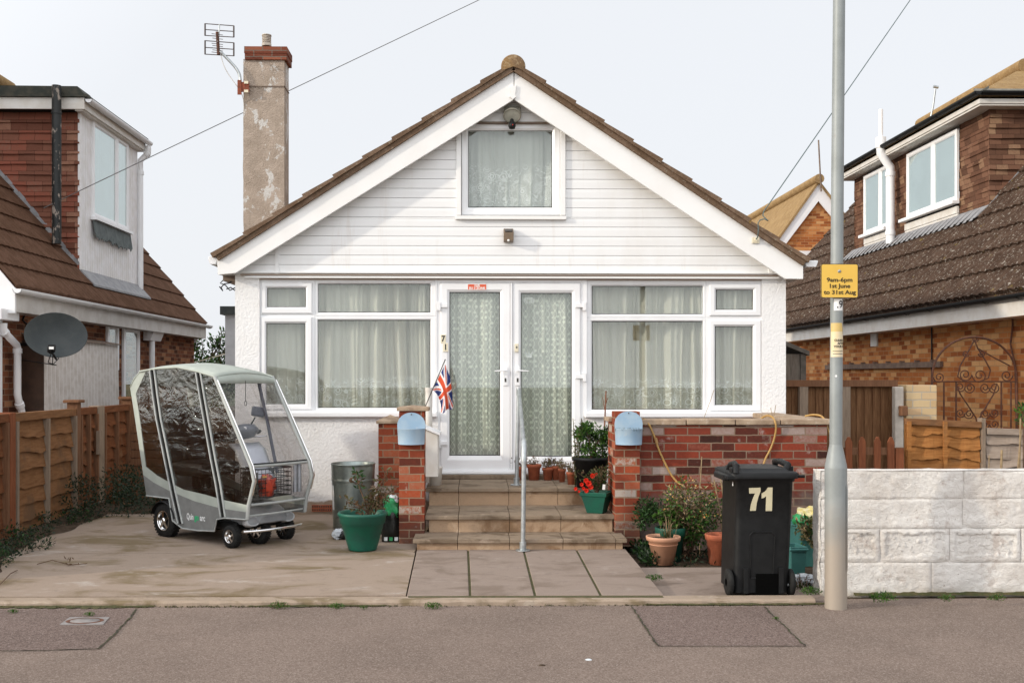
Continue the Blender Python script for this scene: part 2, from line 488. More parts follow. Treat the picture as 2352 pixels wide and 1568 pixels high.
tb = [(931,955),(1080,1075),(1230,1203),(1382,1325),(1531,1441)]
for (b0, t0), (b1, t1) in zip(tb, tb[1:]):
    p = [GD(b0,1369), GD(b1,1369), GD(t1,1263), GD(t0,1263)]
    g = .009
    q = [onz(p[0].x+g, yf(p[0].x)), onz(p[1].x-g, yf(p[1].x)), onz(p[2].x-g, 9.52), onz(p[3].x+g, 9.52)]
    mb.prism(q, (0,0,-.06))
struct(mb.build('path', K['slab'], bevel=.006))
p = [GD(931,1369), GD(1531,1369), GD(1441,1263), GD(955,1263)]
struct(MB().prism([V((q.x + (.02 if k in (0,3) else -.02), q.y, q.z-.007)) for k, q in enumerate(p)], (0,0,-.04)).build('path_joints', K['moss']))
gp0, gp1 = GD(1531,1369), GD(1441,1263)
struct(MB().prism([(gp0.x+.004,7.64,.004),(2.62,7.64,.004),(2.62,9.0,.004),(lerp2 := gp0.x+(gp1.x-gp0.x)*.74+.03,9.0,.004)], (0,0,-.05)).build('garden_concrete', K['slab']))

# ============================================================= FRONT STEPS
st = thing('stone_steps', 'low flight of three buff stone steps leading up to the white front door', 'steps', (.45, 9.5, .08))
def step(u0, u1, js, yn, yb, zt, zb, th=.036, ov=.035):
    us = [u0] + js + [u1]
    for i, (p, q) in enumerate(zip(us, us[1:])):
        x0, x1 = P(p, 1200, yn).x, P(q, 1200, yn).x
        MB().box((x0+.002, yn, zt-th), (x1-.002, yb, zt)).build('tread', K['step'], st, bevel=.005)
        a0 = x0+.002 + (ov if i == 0 else 0); a1 = x1-.002 - (ov if i == len(us)-2 else 0)
        MB().box((a0, yn+ov, zb), (a1, yb, zt-th-.001)).build('riser', K['riser'], st, bevel=.003)
step(948, 1441, [1051,1171,1294,1415], 9.46, 9.93, .180, .05)
step(976, 1417, [1053,1171,1289], 9.87, 10.72, .338, .10)
step(977, 1412, [1053,1169,1282], 10.65, 11.64, .514, .2)
x0, x1 = P(1010,1090,11.6).x, P(1345,1090,11.6).x
MB().box((x0,11.60,.515), (x1,11.66,.56)).build('threshold_slab', K['step'], st, bevel=.006)

# ============================================================= THE WHITE BUNGALOW
F = 11.7
def roughcast(name, c1, c2):
    s = NT(name)
    col = s.mix(s.step(s.noise(2.2, 5, .6), .45, .75), c1, c2)
    col = s.mix(s.math('MULTIPLY', s.step(s.noise(4, 6, .7, stretch=(1,1,.25)), .60, .78), .45), col, (.58,.53,.47))
    p = s.xyz()
    low = s.step(s.math('ADD', p[2], s.math('MULTIPLY', s.noise(5, 4, .6), .16)), .36, .33)
    col = s.mix(low, col, s.mix(s.noise(12, 5, .7), (.30,.215,.145), (.42,.34,.27)))
    h = s.math('ADD', s.math('MULTIPLY', s.vor(38, 'SMOOTH_F1'), .6), s.noise(34, 6, .72, dist=1.0))
    s.pbr(col, .85, 0, s.bump(h, .55, .016), .15)
    return s.m
K['render'] = roughcast('white_roughcast', (.86,.855,.85), (.80,.785,.76))
def cladding():
    s = NT('white_cladding')
    c = s.mix(s.step(s.noise(1.5, 4, .6, stretch=(1,1,.35)), .5, .75), (.83,.835,.835), (.77,.76,.74))
    c = s.mix(s.math('MULTIPLY', s.step(s.noise(3.2, 6, .7, stretch=(1.6,1,.16)), .56, .76), .38), c, (.60,.52,.45))
    s.pbr(c, .42, 0, s.bump(s.noise(3, 2), .12, .02), .3)
    return s.m
K['clad'] = cladding()
K['roof'] = roof_mat('brown_roof_tile', (.15,.098,.064), (.21,.143,.10), (.27,.22,.165), (.30,.19,.06))
K['trim_dark'] = mat('brown_gap', (.16,.11,.085), (.22,.17,.13), .8, 8)
K['red'] = mat('sticker_red', (.72,.12,.05)); K['white'] = mat('plain_white', (.85,.85,.83))
K['ink'] = mat('black_ink', (.02,.02,.02)); K['cream'] = mat('cream_plastic', (.74,.68,.52))

bung = thing('bungalow', 'white single storey gabled bungalow in the middle with large net-curtained windows', 'house', (.43, F, .12))
def rect(u0, u1, v0, v1, Y): return [P(u0,v0,Y), P(u1,v0,Y), P(u1,v1,Y), P(u0,v1,Y)]
def pbox(mb, u0, u1, v0, v1, yf_, yb_, mi=0):
    a, b = P(u0,v0,yf_), P(u1,v1,yf_)
    return mb.box((a.x, yf_, a.z), (b.x, yb_, b.z), mi)
NY = (0,-1,0)
XL, XR = P(540,800,F).x, P(1805,800,F).x
YB = 20.0
# walls
mb = MB()
pbox(mb, 540, 596, 628, 1190, F, F+.25); pbox(mb, 1750, 1805, 630, 1215, F, F+.25)
pbox(mb, 596, 1006, 956, 1190, F, F+.25); pbox(mb, 1343, 1750, 956, 1215, F, F+.25)
mb.box((XL, F+.25, .05), (XL+.25, YB, 2.72)); mb.box((XR-.25, F+.25, .05), (XR, YB, 2.72)); mb.box((XL, YB, .05), (XR, YB+.25, 2.72))
mb.build('wall', K['render'], bung)
mb = MB()
mb.box((XL+.26, F+.3, .5), (XR-.26, F+.32, .52)); mb.box((XL+.26, F+2.4, .5), (XR-.26, F+2.45, 2.75)); mb.box((XL+.26, F+.3, 2.76), (XR-.26, YB, 2.8)); mb.box((XL+.26, F+.33, .48), (XR-.26, F+2.4, .5))
mb.box((.02, F+1.3, 3.3), (1.05, F+1.35, 4.75)); 
mb.build('room', mat('room_wall', (.12,.095,.07), (.08,.065,.05), .9, 2), bung)
# gable cladding, board by board
def zat(u, v, Y): return P(u, v, Y).z
YC = F - .03
apx = P(1179, 205, YC); le = P(520, 618, YC); re_ = P(1826, 632, YC)
sl_l = (apx.z - le.z) / (apx.x - le.x); sl_r = (apx.z - re_.z) / (re_.x - apx.x)
def xl_at(z): return apx.x - (apx.z - z) / sl_l
def xr_at(z): return apx.x + (apx.z - z) / sl_r
wx0, wx1 = P(1049,400,YC).x, P(1299,400,YC).x; wz0, wz1 = P(1100,502,YC).z, P(1100,283,YC).z
mb = MB(); z = zat(1179, 631, YC); pitch = .1065
jl, jr = P(637,600,YC).x, P(1769,600,YC).x
while z < apx.z - .02:
    z1 = min(z + pitch, apx.z - .01)
    cuts = [z] + [c for c in (wz0, wz1) if z < c < z1] + [z1]
    for zz0, zz1 in zip(cuts, cuts[1:]):
        spans = [(xl_at(zz0), xr_at(zz0), xl_at(zz1), xr_at(zz1))]
        if zz1 > wz0 + .01 and zz0 < wz1 - .01:
            spans = [(xl_at(zz0), wx0, xl_at(zz1), wx0), (wx1, xr_at(zz0), wx1, xr_at(zz1))]
        for (a, b, c, d) in spans:
            if b - a < .02: continue
            o, i = YC - .005, YC - .002
            zl = zz0 + (.004 if zz0 == z else 0)
            mb.add([(a,o,zl),(b,o,zl),(b,o,zl+(zz1-zl)*.66),(a + (c-a)*.65,o,zl+(zz1-zl)*.66),(c,i,zz1),(max(d,c+.01),i,zz1),(a,YC+.02,zl),(b,YC+.02,zl),(c,YC+.02,zz1),(max(d,c+.01),YC+.02,zz1)],
                   [(0,1,2,3),(3,2,5,4),(6,7,1,0),(4,5,9,8)])
    z = z1
for x in (jl, jr): mb.box((x-.02, YC-.024, zat(1179,632,YC)), (x+.02, YC, xl_at and (apx.z - abs(x-apx.x)*(sl_l if x < apx.x else sl_r) - .02)))
mb.build('gable_cladding', K['clad'], bung)
MB().prism([(XL+.1, YC+.022, apx.z-abs(XL+.1-apx.x)*sl_l-.05), (wx0, YC+.022, apx.z-abs(wx0-apx.x)*sl_l-.05), (wx0, YC+.022, 2.75), (XL+.1, YC+.022, 2.75)], (0,.03,0)).prism([(wx1, YC+.022, apx.z-abs(wx1-apx.x)*sl_r-.05), (XR-.1, YC+.022, apx.z-abs(XR-.1-apx.x)*sl_r-.05), (XR-.1, YC+.022, 2.75), (wx1, YC+.022, 2.75)], (0,.03,0)).box((wx0,YC+.022,2.76),(wx1,YC+.05,wz0)).build('gable_backing', K['trim_dark'], bung)
# head trims above the windows
mb = MB()
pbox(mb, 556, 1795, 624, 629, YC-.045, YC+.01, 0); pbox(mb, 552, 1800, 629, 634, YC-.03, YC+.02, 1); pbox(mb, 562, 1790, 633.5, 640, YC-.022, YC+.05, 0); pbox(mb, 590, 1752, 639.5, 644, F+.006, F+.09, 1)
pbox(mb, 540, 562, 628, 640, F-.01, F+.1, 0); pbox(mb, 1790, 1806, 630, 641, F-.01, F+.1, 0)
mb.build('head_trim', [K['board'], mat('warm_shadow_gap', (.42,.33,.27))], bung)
# barge boards and verge soffit
YBG = 11.50
mb = MB()
mb.prism([P(u, v, YBG) for u, v in [(497,586),(1180,158),(1180,229),(541,627),(501,631)]], (0,.035,0))
bl = mb.build('barge_board', K['board'], bung, bevel=.004)
mb = MB()
mb.prism([P(u, v, YBG) for u, v in [(1181.5,158),(1845,598),(1845,641),(1803,640),(1181.5,229)]], (0,.035,0))
mb.build('barge_board', K['board'], bung, bevel=.004)
mb = MB()
mb.prism([P(u, v, YBG-.02) for u, v in [(1170,200),(1186,196),(1183,219),(1186,222),(1178,228),(1170,222),(1173,219)]], (0,.019,0))
mb.build('barge_finial', K['board'], bung)
mb = MB()
for (a, b) in (((541,621),(1179,222)), ((1180,222),(1803,634))):
    mb.prism([P(*a,YBG+.036), P(*b,YBG+.036), P(*b,YBG+.036)+V((0,0,.02)), P(*a,YBG+.036)+V((0,0,.02))], (0,.16,0))
a0, a1 = P(500,629,YBG+.036), P(541,626,YBG+.036)
mb.box((a0.x, YBG+.036, a0.z), (XL+.02, YB, a0.z+.02)); b0 = P(1843,640,YBG+.036); mb.box((XR-.02, YBG+.036, b0.z), (b0.x, YB, b0.z+.02))
mb.build('soffit', K['fascia'], bung)
# roof: tile courses on both slopes
def slope(eu, av, nco, jit, Ye, yb, name='roof_slope'):
    A, B = P(*eu, Ye), P(*av, Ye)
    d = (B - A); L = d.length; d.normalize(); n = V((-d.z, 0, d.x)); n = n if n.z > 0 else -n
    mb = MB()
    mb.prism([A - n*.05, B - n*.05, B + n*.004, A + n*.004], (0, yb-Ye, 0))
    for i in range(nco):
        s0 = L*i/nco - (.03 if i == 0 else 0); s1 = min(L*(i+1)/nco + .05, L)
        # the width split into tiles so that each course has an uneven lower edge
        y = Ye - .02 + rnd.uniform(-.008,.008)
        while y < yb:
            y2 = min(y + .3, yb); j = rnd.uniform(-.006,.006)
            q = [A + d*(s0+j) + n*.004, A + d*(s0+j) + n*.058, A + d*s1 + n*.030, A + d*s1 + n*.002]
            mb.prism([V((p.x, y, p.z)) for p in q], (0, y2-y-.004, 0))
            y = y2
    return mb.build(name, K['roof'], bung)
slope((495,589), (1178,152), 10, 0, 11.46, YB)
slope((1851,601), (1182,152), 10, 0, 11.46, YB)
rc = P(1179,156,11.44)
mb = MB(); M = Matrix.Rotation(-pi/2, 3, 'X')
for i in range(19):
    y = 11.44 + i*.45
    mb.lathe([(0,0),(.122,0),(.134,.008),(.130,.44),(0,.44)], (rc.x, y, rc.z+.015), 22, 0, M, True, pi-.35, 2*pi+.35)
mb.build('ridge_tile', roof_mat('lichened_ridge_tile', (.20,.13,.08), (.27,.17,.08), (.34,.25,.15), (.40,.20,.035), (.5,.6)), bung)
# gutters
for (u0, u1, v0, v1) in ((478,500,589,607), (1849,1879,598,613)):
    mb = MB(); a, b = P(u0,v0,11.5), P(u1,v1,11.5)
    mb.prism([(a.x,11.5,a.z),(b.x,11.5,a.z),(b.x,11.5,a.z-.02),(b.x-.02,11.5,b.z),(a.x+.02,11.5,b.z),(a.x,11.5,a.z-.03)], (0,8.4,0))
    mb.build('gutter', K['upvc'], bung, bevel=.006)
# ---- windows
K['net'] = net_mat('scroll_net_curtain', 'scroll', 1.62, (.90,.865,.77), .66)
K['net_up'] = net_mat('upper_net_curtain', 'scroll', 4.02, (.86,.87,.83), .66)
K['net_door'] = net_mat('trellis_net_curtain', 'trellis', 0, (.76,.77,.69), .70)
K['drape'] = mat('brown_drape', (.30,.24,.20), (.24,.18,.15), .9, 3)
def frame(name, outer, inner, parent, Y=F+.02, dep=.07, m='upvc', ch=.016):
    return MB().ring(rect(*outer, Y), rect(*inner, Y), NY, dep, ch).build(name, K[m], parent)
def pane(u0, u1, v0, v1, parent, Y=F+.05, m='glass'):
    a, b = P(u0,v0,Y), P(u1,v1,Y)
    return MB().box((a.x-.01, Y, a.z+.01), (b.x+.01, Y+.006, b.z-.01)).build('pane', K[m], parent)
def gasket(mb, u0, u1, v0, v1, Y=F+.035): mb.ring(rect(u0-1,u1+1,v0-1,v1+1,Y), rect(u0+1,u1-1,v0+1.2,v1-1,Y), NY, .01, .002)
def curtain(u0, u1, v0, v1, Y, m, parent, amp=.035, seed=0, gathers=None, name='net_curtain'):
    r = random.Random(seed); a, b = P(u0,v0,Y), P(u1,v1,Y); wd = b.x - a.x
    nx = int(wd/.011); nz = 14
    ks = [(r.uniform(20,26), r.uniform(0,7), 1), (r.uniform(44,58), r.uniform(0,7), .6), (r.uniform(90,120), r.uniform(0,7), .25), (r.uniform(4,7), r.uniform(0,7), .6)]
    vs = []
    for j in range(nz+1):
        t = j/nz
        for i in range(nx+1):
            x = wd*i/nx
            ph = .25*t*sin(x*6+seed)
            xw = x + .07*mnoise.noise((x*3.1, seed*7.3, t*.5)) + .03*mnoise.noise((x*9, seed*3.1, t))
            am_ = .45 + 1.1*max(0, .5 + mnoise.noise((x*2.2, seed*5.7, 1)))
            y = am_*sum(am*abs(sin((k*xw + p)/2 + ph))*1.5 - am*.6 if q < 2 else am*sin(k*xw + p + ph) for q, (k, p, am) in enumerate(ks))
            g = .5 + .5*min(1, t*3 + .1)
            vs.append((a.x + x + .012*sin(ks[1][0]*x + 1)*t, Y + amp*g*y, a.z + (b.z-a.z)*t + (.004*sin(9*x) if j == nz else 0)))
    mb = MB().add(vs, [(j*(nx+1)+i, (j+1)*(nx+1)+i, (j+1)*(nx+1)+i+1, j*(nx+1)+i+1) for j in range(nz) for i in range(nx)], 0, True)
    return mb.build(name, m, parent)
for side, (o, big1, big2, c1, c2, g1, g2, sill) in enumerate([
    ((592,1001,640,948), (731,988,652,717), (730,988,735,936), (601,717,648,720), (600,716,728,940), (613,702,661,705), (611,701,742,928), (592,1003,944,957)),
    ((1347,1755,643,950), (1360,1614,657,721), (1360,1614,738,940), (1630,1748,652,725), (1630,1748,735,943), (1645,1731,665,711), (1643,1730,749,930), (1345,1752,945,958))]):
    win = MB()
    Yw = F + .03
    mid = (718,729) if side == 0 else (1616,1628)
    bars = MB()
    # outer frame with mullion and transoms as mitred rings around each light
    us = (o[0], (mid[0]+mid[1])/2, o[1])
    bl_, br_ = (us[1], us[2]) if side == 0 else (us[0], us[1])
    cl_, cr_ = (us[0], us[1]) if side == 0 else (us[1], us[2])
    vt = (big1[3] + big2[2]) / 2
    win.ring(rect(bl_, br_, o[2], vt, Yw), rect(*big1, Yw), NY, .07, .016)
    win.ring(rect(bl_, br_, vt, o[3], Yw), rect(*big2, Yw), NY, .07, .016)
    vm = (c1[3] + c2[2]) / 2
    win.ring(rect(cl_, cr_, o[2], vm, Yw), rect(c1[0]+4, c1[1]-4, c1[2]+4, c1[3]-4, Yw), NY, .07, .010)
    win.ring(rect(cl_, cr_, vm, o[3], Yw), rect(c2[0]+4, c2[1]-4, c2[2]+4, c2[3]-4, Yw), NY, .07, .010)
    wf = win.build('window', K['upvc'], bung)
    for c, g in ((c1, g1), (c2, g2)):
        MB().ring(rect(*c, Yw-.022), rect(*g, Yw-.022), NY, .03, .018).build('casement', K['upvc'], wf)
    for g in (big1, big2, g1, g2): pane(*g, wf)
    gm = MB()
    for g in (big1, big2): gasket(gm, *g, Yw-.004+.018)
    for g in (g1, g2): gasket(gm, *g, Yw-.022+.019)
    gm.build('gasket', K['rubber'], wf)
    mb = MB(); a, b = P(sill[0],sill[2],F-.07), P(sill[1],sill[3]+1,F-.07)
    mb.prism([(a.x,F-.07,b.z+.012),(a.x,F-.07,a.z-.018),(a.x,F+.04,a.z+.004),(a.x,F+.04,b.z),(a.x,F-.06,b.z)], (b.x-a.x,0,0))
    mb.build('sill', K['upvc'], wf, bevel=.003)
# curtains: a part of each window's room side
curtain(604, 722, 650, 946, F+.15, K['net'], bung, .04, 1)
curtain(724, 1000, 645, 946, F+.16, K['net'], bung, .07, 2)
curtain(1350, 1622, 648, 948, F+.16, K['net'], bung, .06, 3)
curtain(1628, 1746, 650, 948, F+.15, K['net'], bung, .045, 5)
for s_, (u0, u1) in enumerate(((606,668),(735,760),(900,930),(1690,1746),(1360,1400))):
    curtain(u0, u1, 640, 950, F+.42, K['drape'], bung, .04, 20+s_, name='drape')
curtain(1016, 1168, 664, 1060, F+.11, K['net_door'], bung, .034, 7)
curtain(1184, 1330, 664, 1060, F+.11, K['net_door'], bung, .034, 8)
# ---- french doors
df = MB()
df.ring(rect(1003,1341,642,1087,F+.02), rect(1013,1333,650,1082,F+.02), NY, .08, .008)
dfo = df.build('door_frame', K['upvc'], bung)
for (o, g) in (((1011,1172,650,1082),(1033,1148,671,1045)), ((1177,1334,650,1082),(1197,1313,673,1047))):
    d = MB().ring(rect(*o, F+.004), rect(*g, F+.004), NY, .05, .02).build('door', K['upvc'], bung)
    pane(*g, d, F+.035)
    gm = MB(); gasket(gm, *g, F+.022); gm.build('gasket', K['rubber'], d)
    hs = (1028, 1008) if o[0] < 1100 else (1322, 1343)
    for v in (702, 865, 1018):
        mb = MB(); pbox(mb, min(hs), max(hs), v-5, v+4, F-.018, F+.004)
        x = hs[1]; pbox(mb, x-4, x+4, v-9, v+11, F-.026, F+.004)
        mb.build('hinge', K['upvc'], d, bevel=.004)
    hu = 1161 if o[0] < 1100 else 1189
    mb = MB(); pbox(mb, hu-5, hu+5, 842, 885, F-.010, F+.004)
    sgn = -1 if o[0] < 1100 else 1
    p = P(hu, 851, F-.012); e = P(hu + sgn*25, 852, F-.05)
    mb.tube([p, p + V((0,-.045,0)), V((p.x + sgn*.02, F-.055, p.z)), e], [.009,.009,.009,.007], 8)
    mb.build('door_handle', K['upvc'], d, bevel=.003)
    mb = MB(); pbox(mb, hu-2, hu+2, 868, 877, F-.0125, F-.009); mb.build('keyhole', K['dark'], d)
mb = MB(); pbox(mb, 1340.5, 1348, 642, 956, F+.012, F+.2); mb.build('mullion', K['upvc'], bung)
mb = MB(); pbox(mb, 1000, 1003.5, 642, 956, F+.012, F+.2); mb.build('mullion', K['upvc'], bung)
mb = MB(); pbox(mb, 1172.5, 1176.8, 650, 1082, F-.008, F+.02); mb.build('meeting_strip', K['upvc'], bung, bevel=.003)
mb = MB(); pbox(mb, 1180, 1192, 1079, 1086, F-.03, F+.02); pbox(mb, 1016, 1330, 1079, 1083, F-.022, F+.02); pbox(mb, 1006, 1338, 1083, 1088, F-.04, F+.02)
mb.build('door_sill', K['upvc'], bung, bevel=.003)
mb = MB(); pbox(mb, 1182.5, 1191, 789, 808, F-.022, F+.003); mb.build('door_bell', K['cream'], bung, bevel=.004)
mb = MB(); pbox(mb, 1185.5, 1188, 795, 799, F-.026, F-.0215); mb.build('bell_button', K['ink'], bung)
# etched ornaments on the right-hand door glass
mb = MB(); c = P(1215,690,F+.031)
for i in range(28):
    t = i/28*2*pi; t2 = (i+1)/28*2*pi
    for k0, k1 in ((1, .86), (.6,.48)):
        q = [c + V((.048*k*cos(t_)*(1+.25*abs(cos(t_))), 0, .036*k*sin(t_))) for k, t_ in ((k0,t),(k0,t2),(k1,t2),(k1,t))]
        mb.add(q, [(0,1,2,3)])
c = P(1215,815,F+.031)
for k in (-.03,0,.03):
    mb.prism([c + V((k-.008,0,.012)), c + V((k*1.5,0,.045)), c + V((k+.008,0,.012))], (0,.003,0))
for k in range(3): mb.box((c.x-.03, c.y, c.z-.012*k-.004), (c.x+.03, c.y+.003, c.z-.012*k+.004))
mb.build('glass_ornament', mat('frosted_white', (.62,.68,.66), None, .6), bung)
# ---- gable window
gw = MB().ring(rect(1060,1287,284,494,F-.01), rect(1076,1268,300,476,F-.01), NY, .07, .02).build('window', K['upvc'], bung)
pane(1076,1268,300,476, gw, F+.02)
gm = MB(); gasket(gm, 1076,1268,300,476, F+.008); gm.build('gasket', K['rubber'], gw)
mb = MB(); pbox(mb, 1048, 1059, 283, 494, F-.065, F+.02); pbox(mb, 1288, 1299, 283, 494, F-.065, F+.02); pbox(mb, 1046, 1301, 495, 504, F-.08, F+.02)
mb.build('window_trim', K['board'], gw, bevel=.003)
mb = MB(); pbox(mb, 1056, 1292, 279, 284, F-.05, F+.01); mb.build('head_gap', K['trim_dark'], gw)
curtain(1070, 1276, 296, 482, F+.13, K['net_up'], bung, .028, 9)
MB().box((-.5,F+.5,3.45),(1.5,F+.52,3.47)).build('attic_floor', K['dark'], bung)
mb = MB(); pbox(mb, 505, 541, 703, 722, 14.9, 18); mb.build('flat_roof_edge', mat('black_felt', (.03,.035,.035), (.05,.055,.05), .9, 9), bung)
mb = MB(); pbox(mb, 517, 560, 722, 870, 15.0, 18); mb.build('rear_extension_wall', mat('grey_render', (.42,.42,.43), (.36,.36,.37), .8, 4), bung)
# small cables at the eaves
mb = MB()
for k, pts in enumerate(([(541,640),(527,650),(515,652),(508,660),(512,668),(504,658)], [(541,660),(528,667),(518,655),(506,650),(512,644)], [(541,668),(530,660),(520,664)])):
    mb.tube([P(u, v, 11.8+.03*k) for u, v in pts], .007, 6)
mb.build('loose_cable', K['black'], bung)
mb = MB(); pbox(mb, 512, 541, 634, 645, 11.75, 12.3); mb.build('eaves_end', K['trim_dark'], bung)

# ---- chimney
def chim_mat():
    s = NT('patchy_chimney_render')
    c = s.mix(s.step(s.noise(5, 6, .7), .35, .65), (.45,.37,.305), (.35,.285,.23))
    c = s.mix(s.step(s.noise(4.2, 6, .72, vec=s.scale(s.pos,(1,1,.8)), dist=.4), .535, .57), c, (.60,.58,.55))
    c = s.mix(s.step(s.noise(17, 5, .7), .62, .70), c, (.27,.21,.165))
    s.pbr(c, .9, 0, s.bump(s.math('ADD', s.noise(9,5,.7), s.noise(50,4,.7)), .8, .02), .2)
    return s.m
YH = 13.0
ch = MB(); a, b = P(561,136,YH), P(653,560,YH)
CX0, CX1, CW = a.x, b.x, .31
n = 24; wl = [(a.x - .012 + .012*mnoise.noise((0, i*.35, 3)), b.z + (a.z-b.z)*i/n) for i in range(n+1)]
ch.prism([(x, YH, z) for x, z in wl] + [(b.x, YH, a.z), (b.x, YH, b.z)], (0, CW, 0))
cho = ch.build('chimney', chim_mat(), bung)
K['brick_dark'] = brick_mat('dark_red_brick', [(.1,(.12,.04,.026)),(.5,(.20,.065,.04)),(.9,(.27,.10,.06))], (.20,.16,.13), off=(.03,.02))
a, b = P(562,107,YH-.03), P(652.5,137,YH-.03)
mb = MB().box((a.x, YH-.03, b.z), (b.x+.03, YH+CW+.03, b.z+.076)); mb.box((a.x-.006, YH-.036, b.z+.0765), (b.x+.036, YH+CW+.036, a.z))
mb.build('chimney_cap', K['brick_dark'], cho)
c = P(612.5,107,YH+.15)
mb = MB().lathe([(.06,0),(.06,.03),(.05,.03)] + sum([[(.056,.03+.02*i),(.056,.042+.02*i),(.047,.043+.02*i),(.047,.049+.02*i)] for i in range(5)], []) + [(.06,.128),(.06,.142),(0,.15)], c, 20)
mb.build('flue_cowl', mat('pale_clay_cowl', (.50,.44,.36), (.4,.35,.3), .7, 20), cho)
mb = MB().box((CX0-.008, YH-.012, P(600,200,YH).z), (CX1+.008, YH-.008, P(600,200,YH).z+.012)); mb.box((CX1, YH-.012, P(600,200,YH).z), (CX1+.008, YH+CW, P(600,200,YH).z+.012))
mb.build('lashing_strap', K['trim_dark'], cho)
# ============================================================= LEFT NEIGHBOUR
K['brick_l'] = brick_mat('brown_red_brick', [(.0,(.07,.03,.019)),(.35,(.145,.055,.032)),(.7,(.22,.085,.045)),(1,(.36,.18,.095))], (.28,.18,.12))
K['brick_r'] = brick_mat('orange_buff_brick', [(.0,(.25,.075,.028)),(.3,(.40,.135,.042)),(.65,(.52,.22,.078)),(1,(.60,.34,.15))], (.46,.27,.135))
K['tile_l'] = roof_mat('dark_brown_tile', (.10,.054,.034), (.14,.078,.052), (.17,.115,.082), None, (.6,.72))
K['tile_r'] = roof_mat('lichen_speckled_tile', (.055,.034,.024), (.085,.055,.040), (.30,.27,.23), (.20,.15,.035), (.575,.64))
K['tan'] = roof_mat('tan_lichen_tile', (.27,.175,.085), (.35,.235,.115), (.42,.33,.2), (.34,.22,.035))
K['lead'] = mat('grey_lead', (.30,.30,.31), (.22,.22,.23), .6, 8)
K['white_tongue'] = mat('white_boarding', (.82,.81,.82), (.74,.72,.70), .5, 5, grime=(.42,.33,.26), gsc=9, gth=(.72,.8))

def hung_tiles(name, stops, tw=.24, rh=.155):
    return brick_mat(name, stops, (.05,.025,.018), tw, rh, .003, bump=.35, rough=.85, off=(.07,.04), fine=.55)

def tile_slope(mb, A, B, up, L, nco, th=.03, pitch=.3, amp=.012, per=2, fill=True, jit=0):
    """overlapping tile courses on the slope that starts at the eaves A-B and climbs along up for L"""
    A = V(A); B = V(B); up = V(up).normalized(); ax = (B-A); W = ax.length; ax.normalize()
    n = ax.cross(up); n = n if (n.z > .05 or (abs(n.z) <= .05 and n.y < 0)) else -n
    m = max(2, int(W/pitch)*per)
    for c in range(nco):
        s0 = L*c/nco; s1 = min(L*(c+1)/nco + .04, L)
        lo = []; hi = []; un = []
        for i in range(m+1):
            x = W*i/m; wv = amp*abs(sin(pi*x/pitch)) + (rnd.uniform(-jit, jit) if jit else 0)
            p = A + ax*x
            lo.append(p + up*(s0 + (rnd.uniform(-jit,jit)*.6 if jit else 0)) + n*(th + wv)); hi.append(p + up*s1 + n*(.006 + wv)); un.append(p + up*s0)
        vs = lo + hi + un; k = m+1
        mb.add(vs, [(i, i+1, k+i+1, k+i) for i in range(m)] + [(2*k+i, 2*k+i+1, i+1, i) for i in range(m)] + [(0, k, 2*k), (m, 2*k+m, k+m)], 0, False)
    return mb

LG = -5.54                                          # gutter line
lh = thing('brick_house', 'brown brick bungalow on the left edge with dark tiles and a boxy flat-topped dormer', 'house', (-7, 12.9, .05))
LY0, LY1, LW = 12.95, 21.6, -5.82
mb = MB(); mb.box((-13, LY0, 0), (LW, LY0+.25, 2.75)); mb.box((LW-.25, LY0+.25, 0), (LW, LY1, 2.75)); mb.box((-13, LY1, 0), (LW, LY1+.2, 2.75))
lp = 1.19; ln = math.hypot(1, lp)
ex, ez = LG-.03, PX(60,668,LG).z + .03
rx = -9.64; rz = ez + (ex-rx)*lp
mb.prism([(LW, LY1, 2.7), (rx, LY1, rz-.15), (-13.2, LY1, 2.7)], (0,.2,0)); mb.prism([(LW, LY0, 2.7), (rx, LY0, rz-.2), (-13.2, LY0, 2.7)], (0,.2,0))
mb.build('wall', K['brick_l'], lh)
mb = MB()
tile_slope(mb, (ex, LY0-.18, ez), (ex, LY1+.2, ez), (-1,0,lp), (ex-rx)*ln, 17, .035, .15, .012, 4)
mb.quad((rx,LY0-.18,rz),(rx,LY1+.2,rz),(2*rx-ex,LY1+.2,ez),(2*rx-ex,LY0-.18,ez))
mb.prism([(ex,LY0-.18,ez-.03),(rx,LY0-.18,rz-.03),(rx,LY0-.18,rz),(ex,LY0-.18,ez+.02)],(0,LY1-LY0+.38,0))
lroof = mb.build('roof', K['tile_l'], lh)
mb = MB().tube([V((rx, LY0-.15, rz+.03)), V((rx, LY1+.25, rz+.03))], .15, 16); mb.build('ridge_tile', K['tan'], lroof)
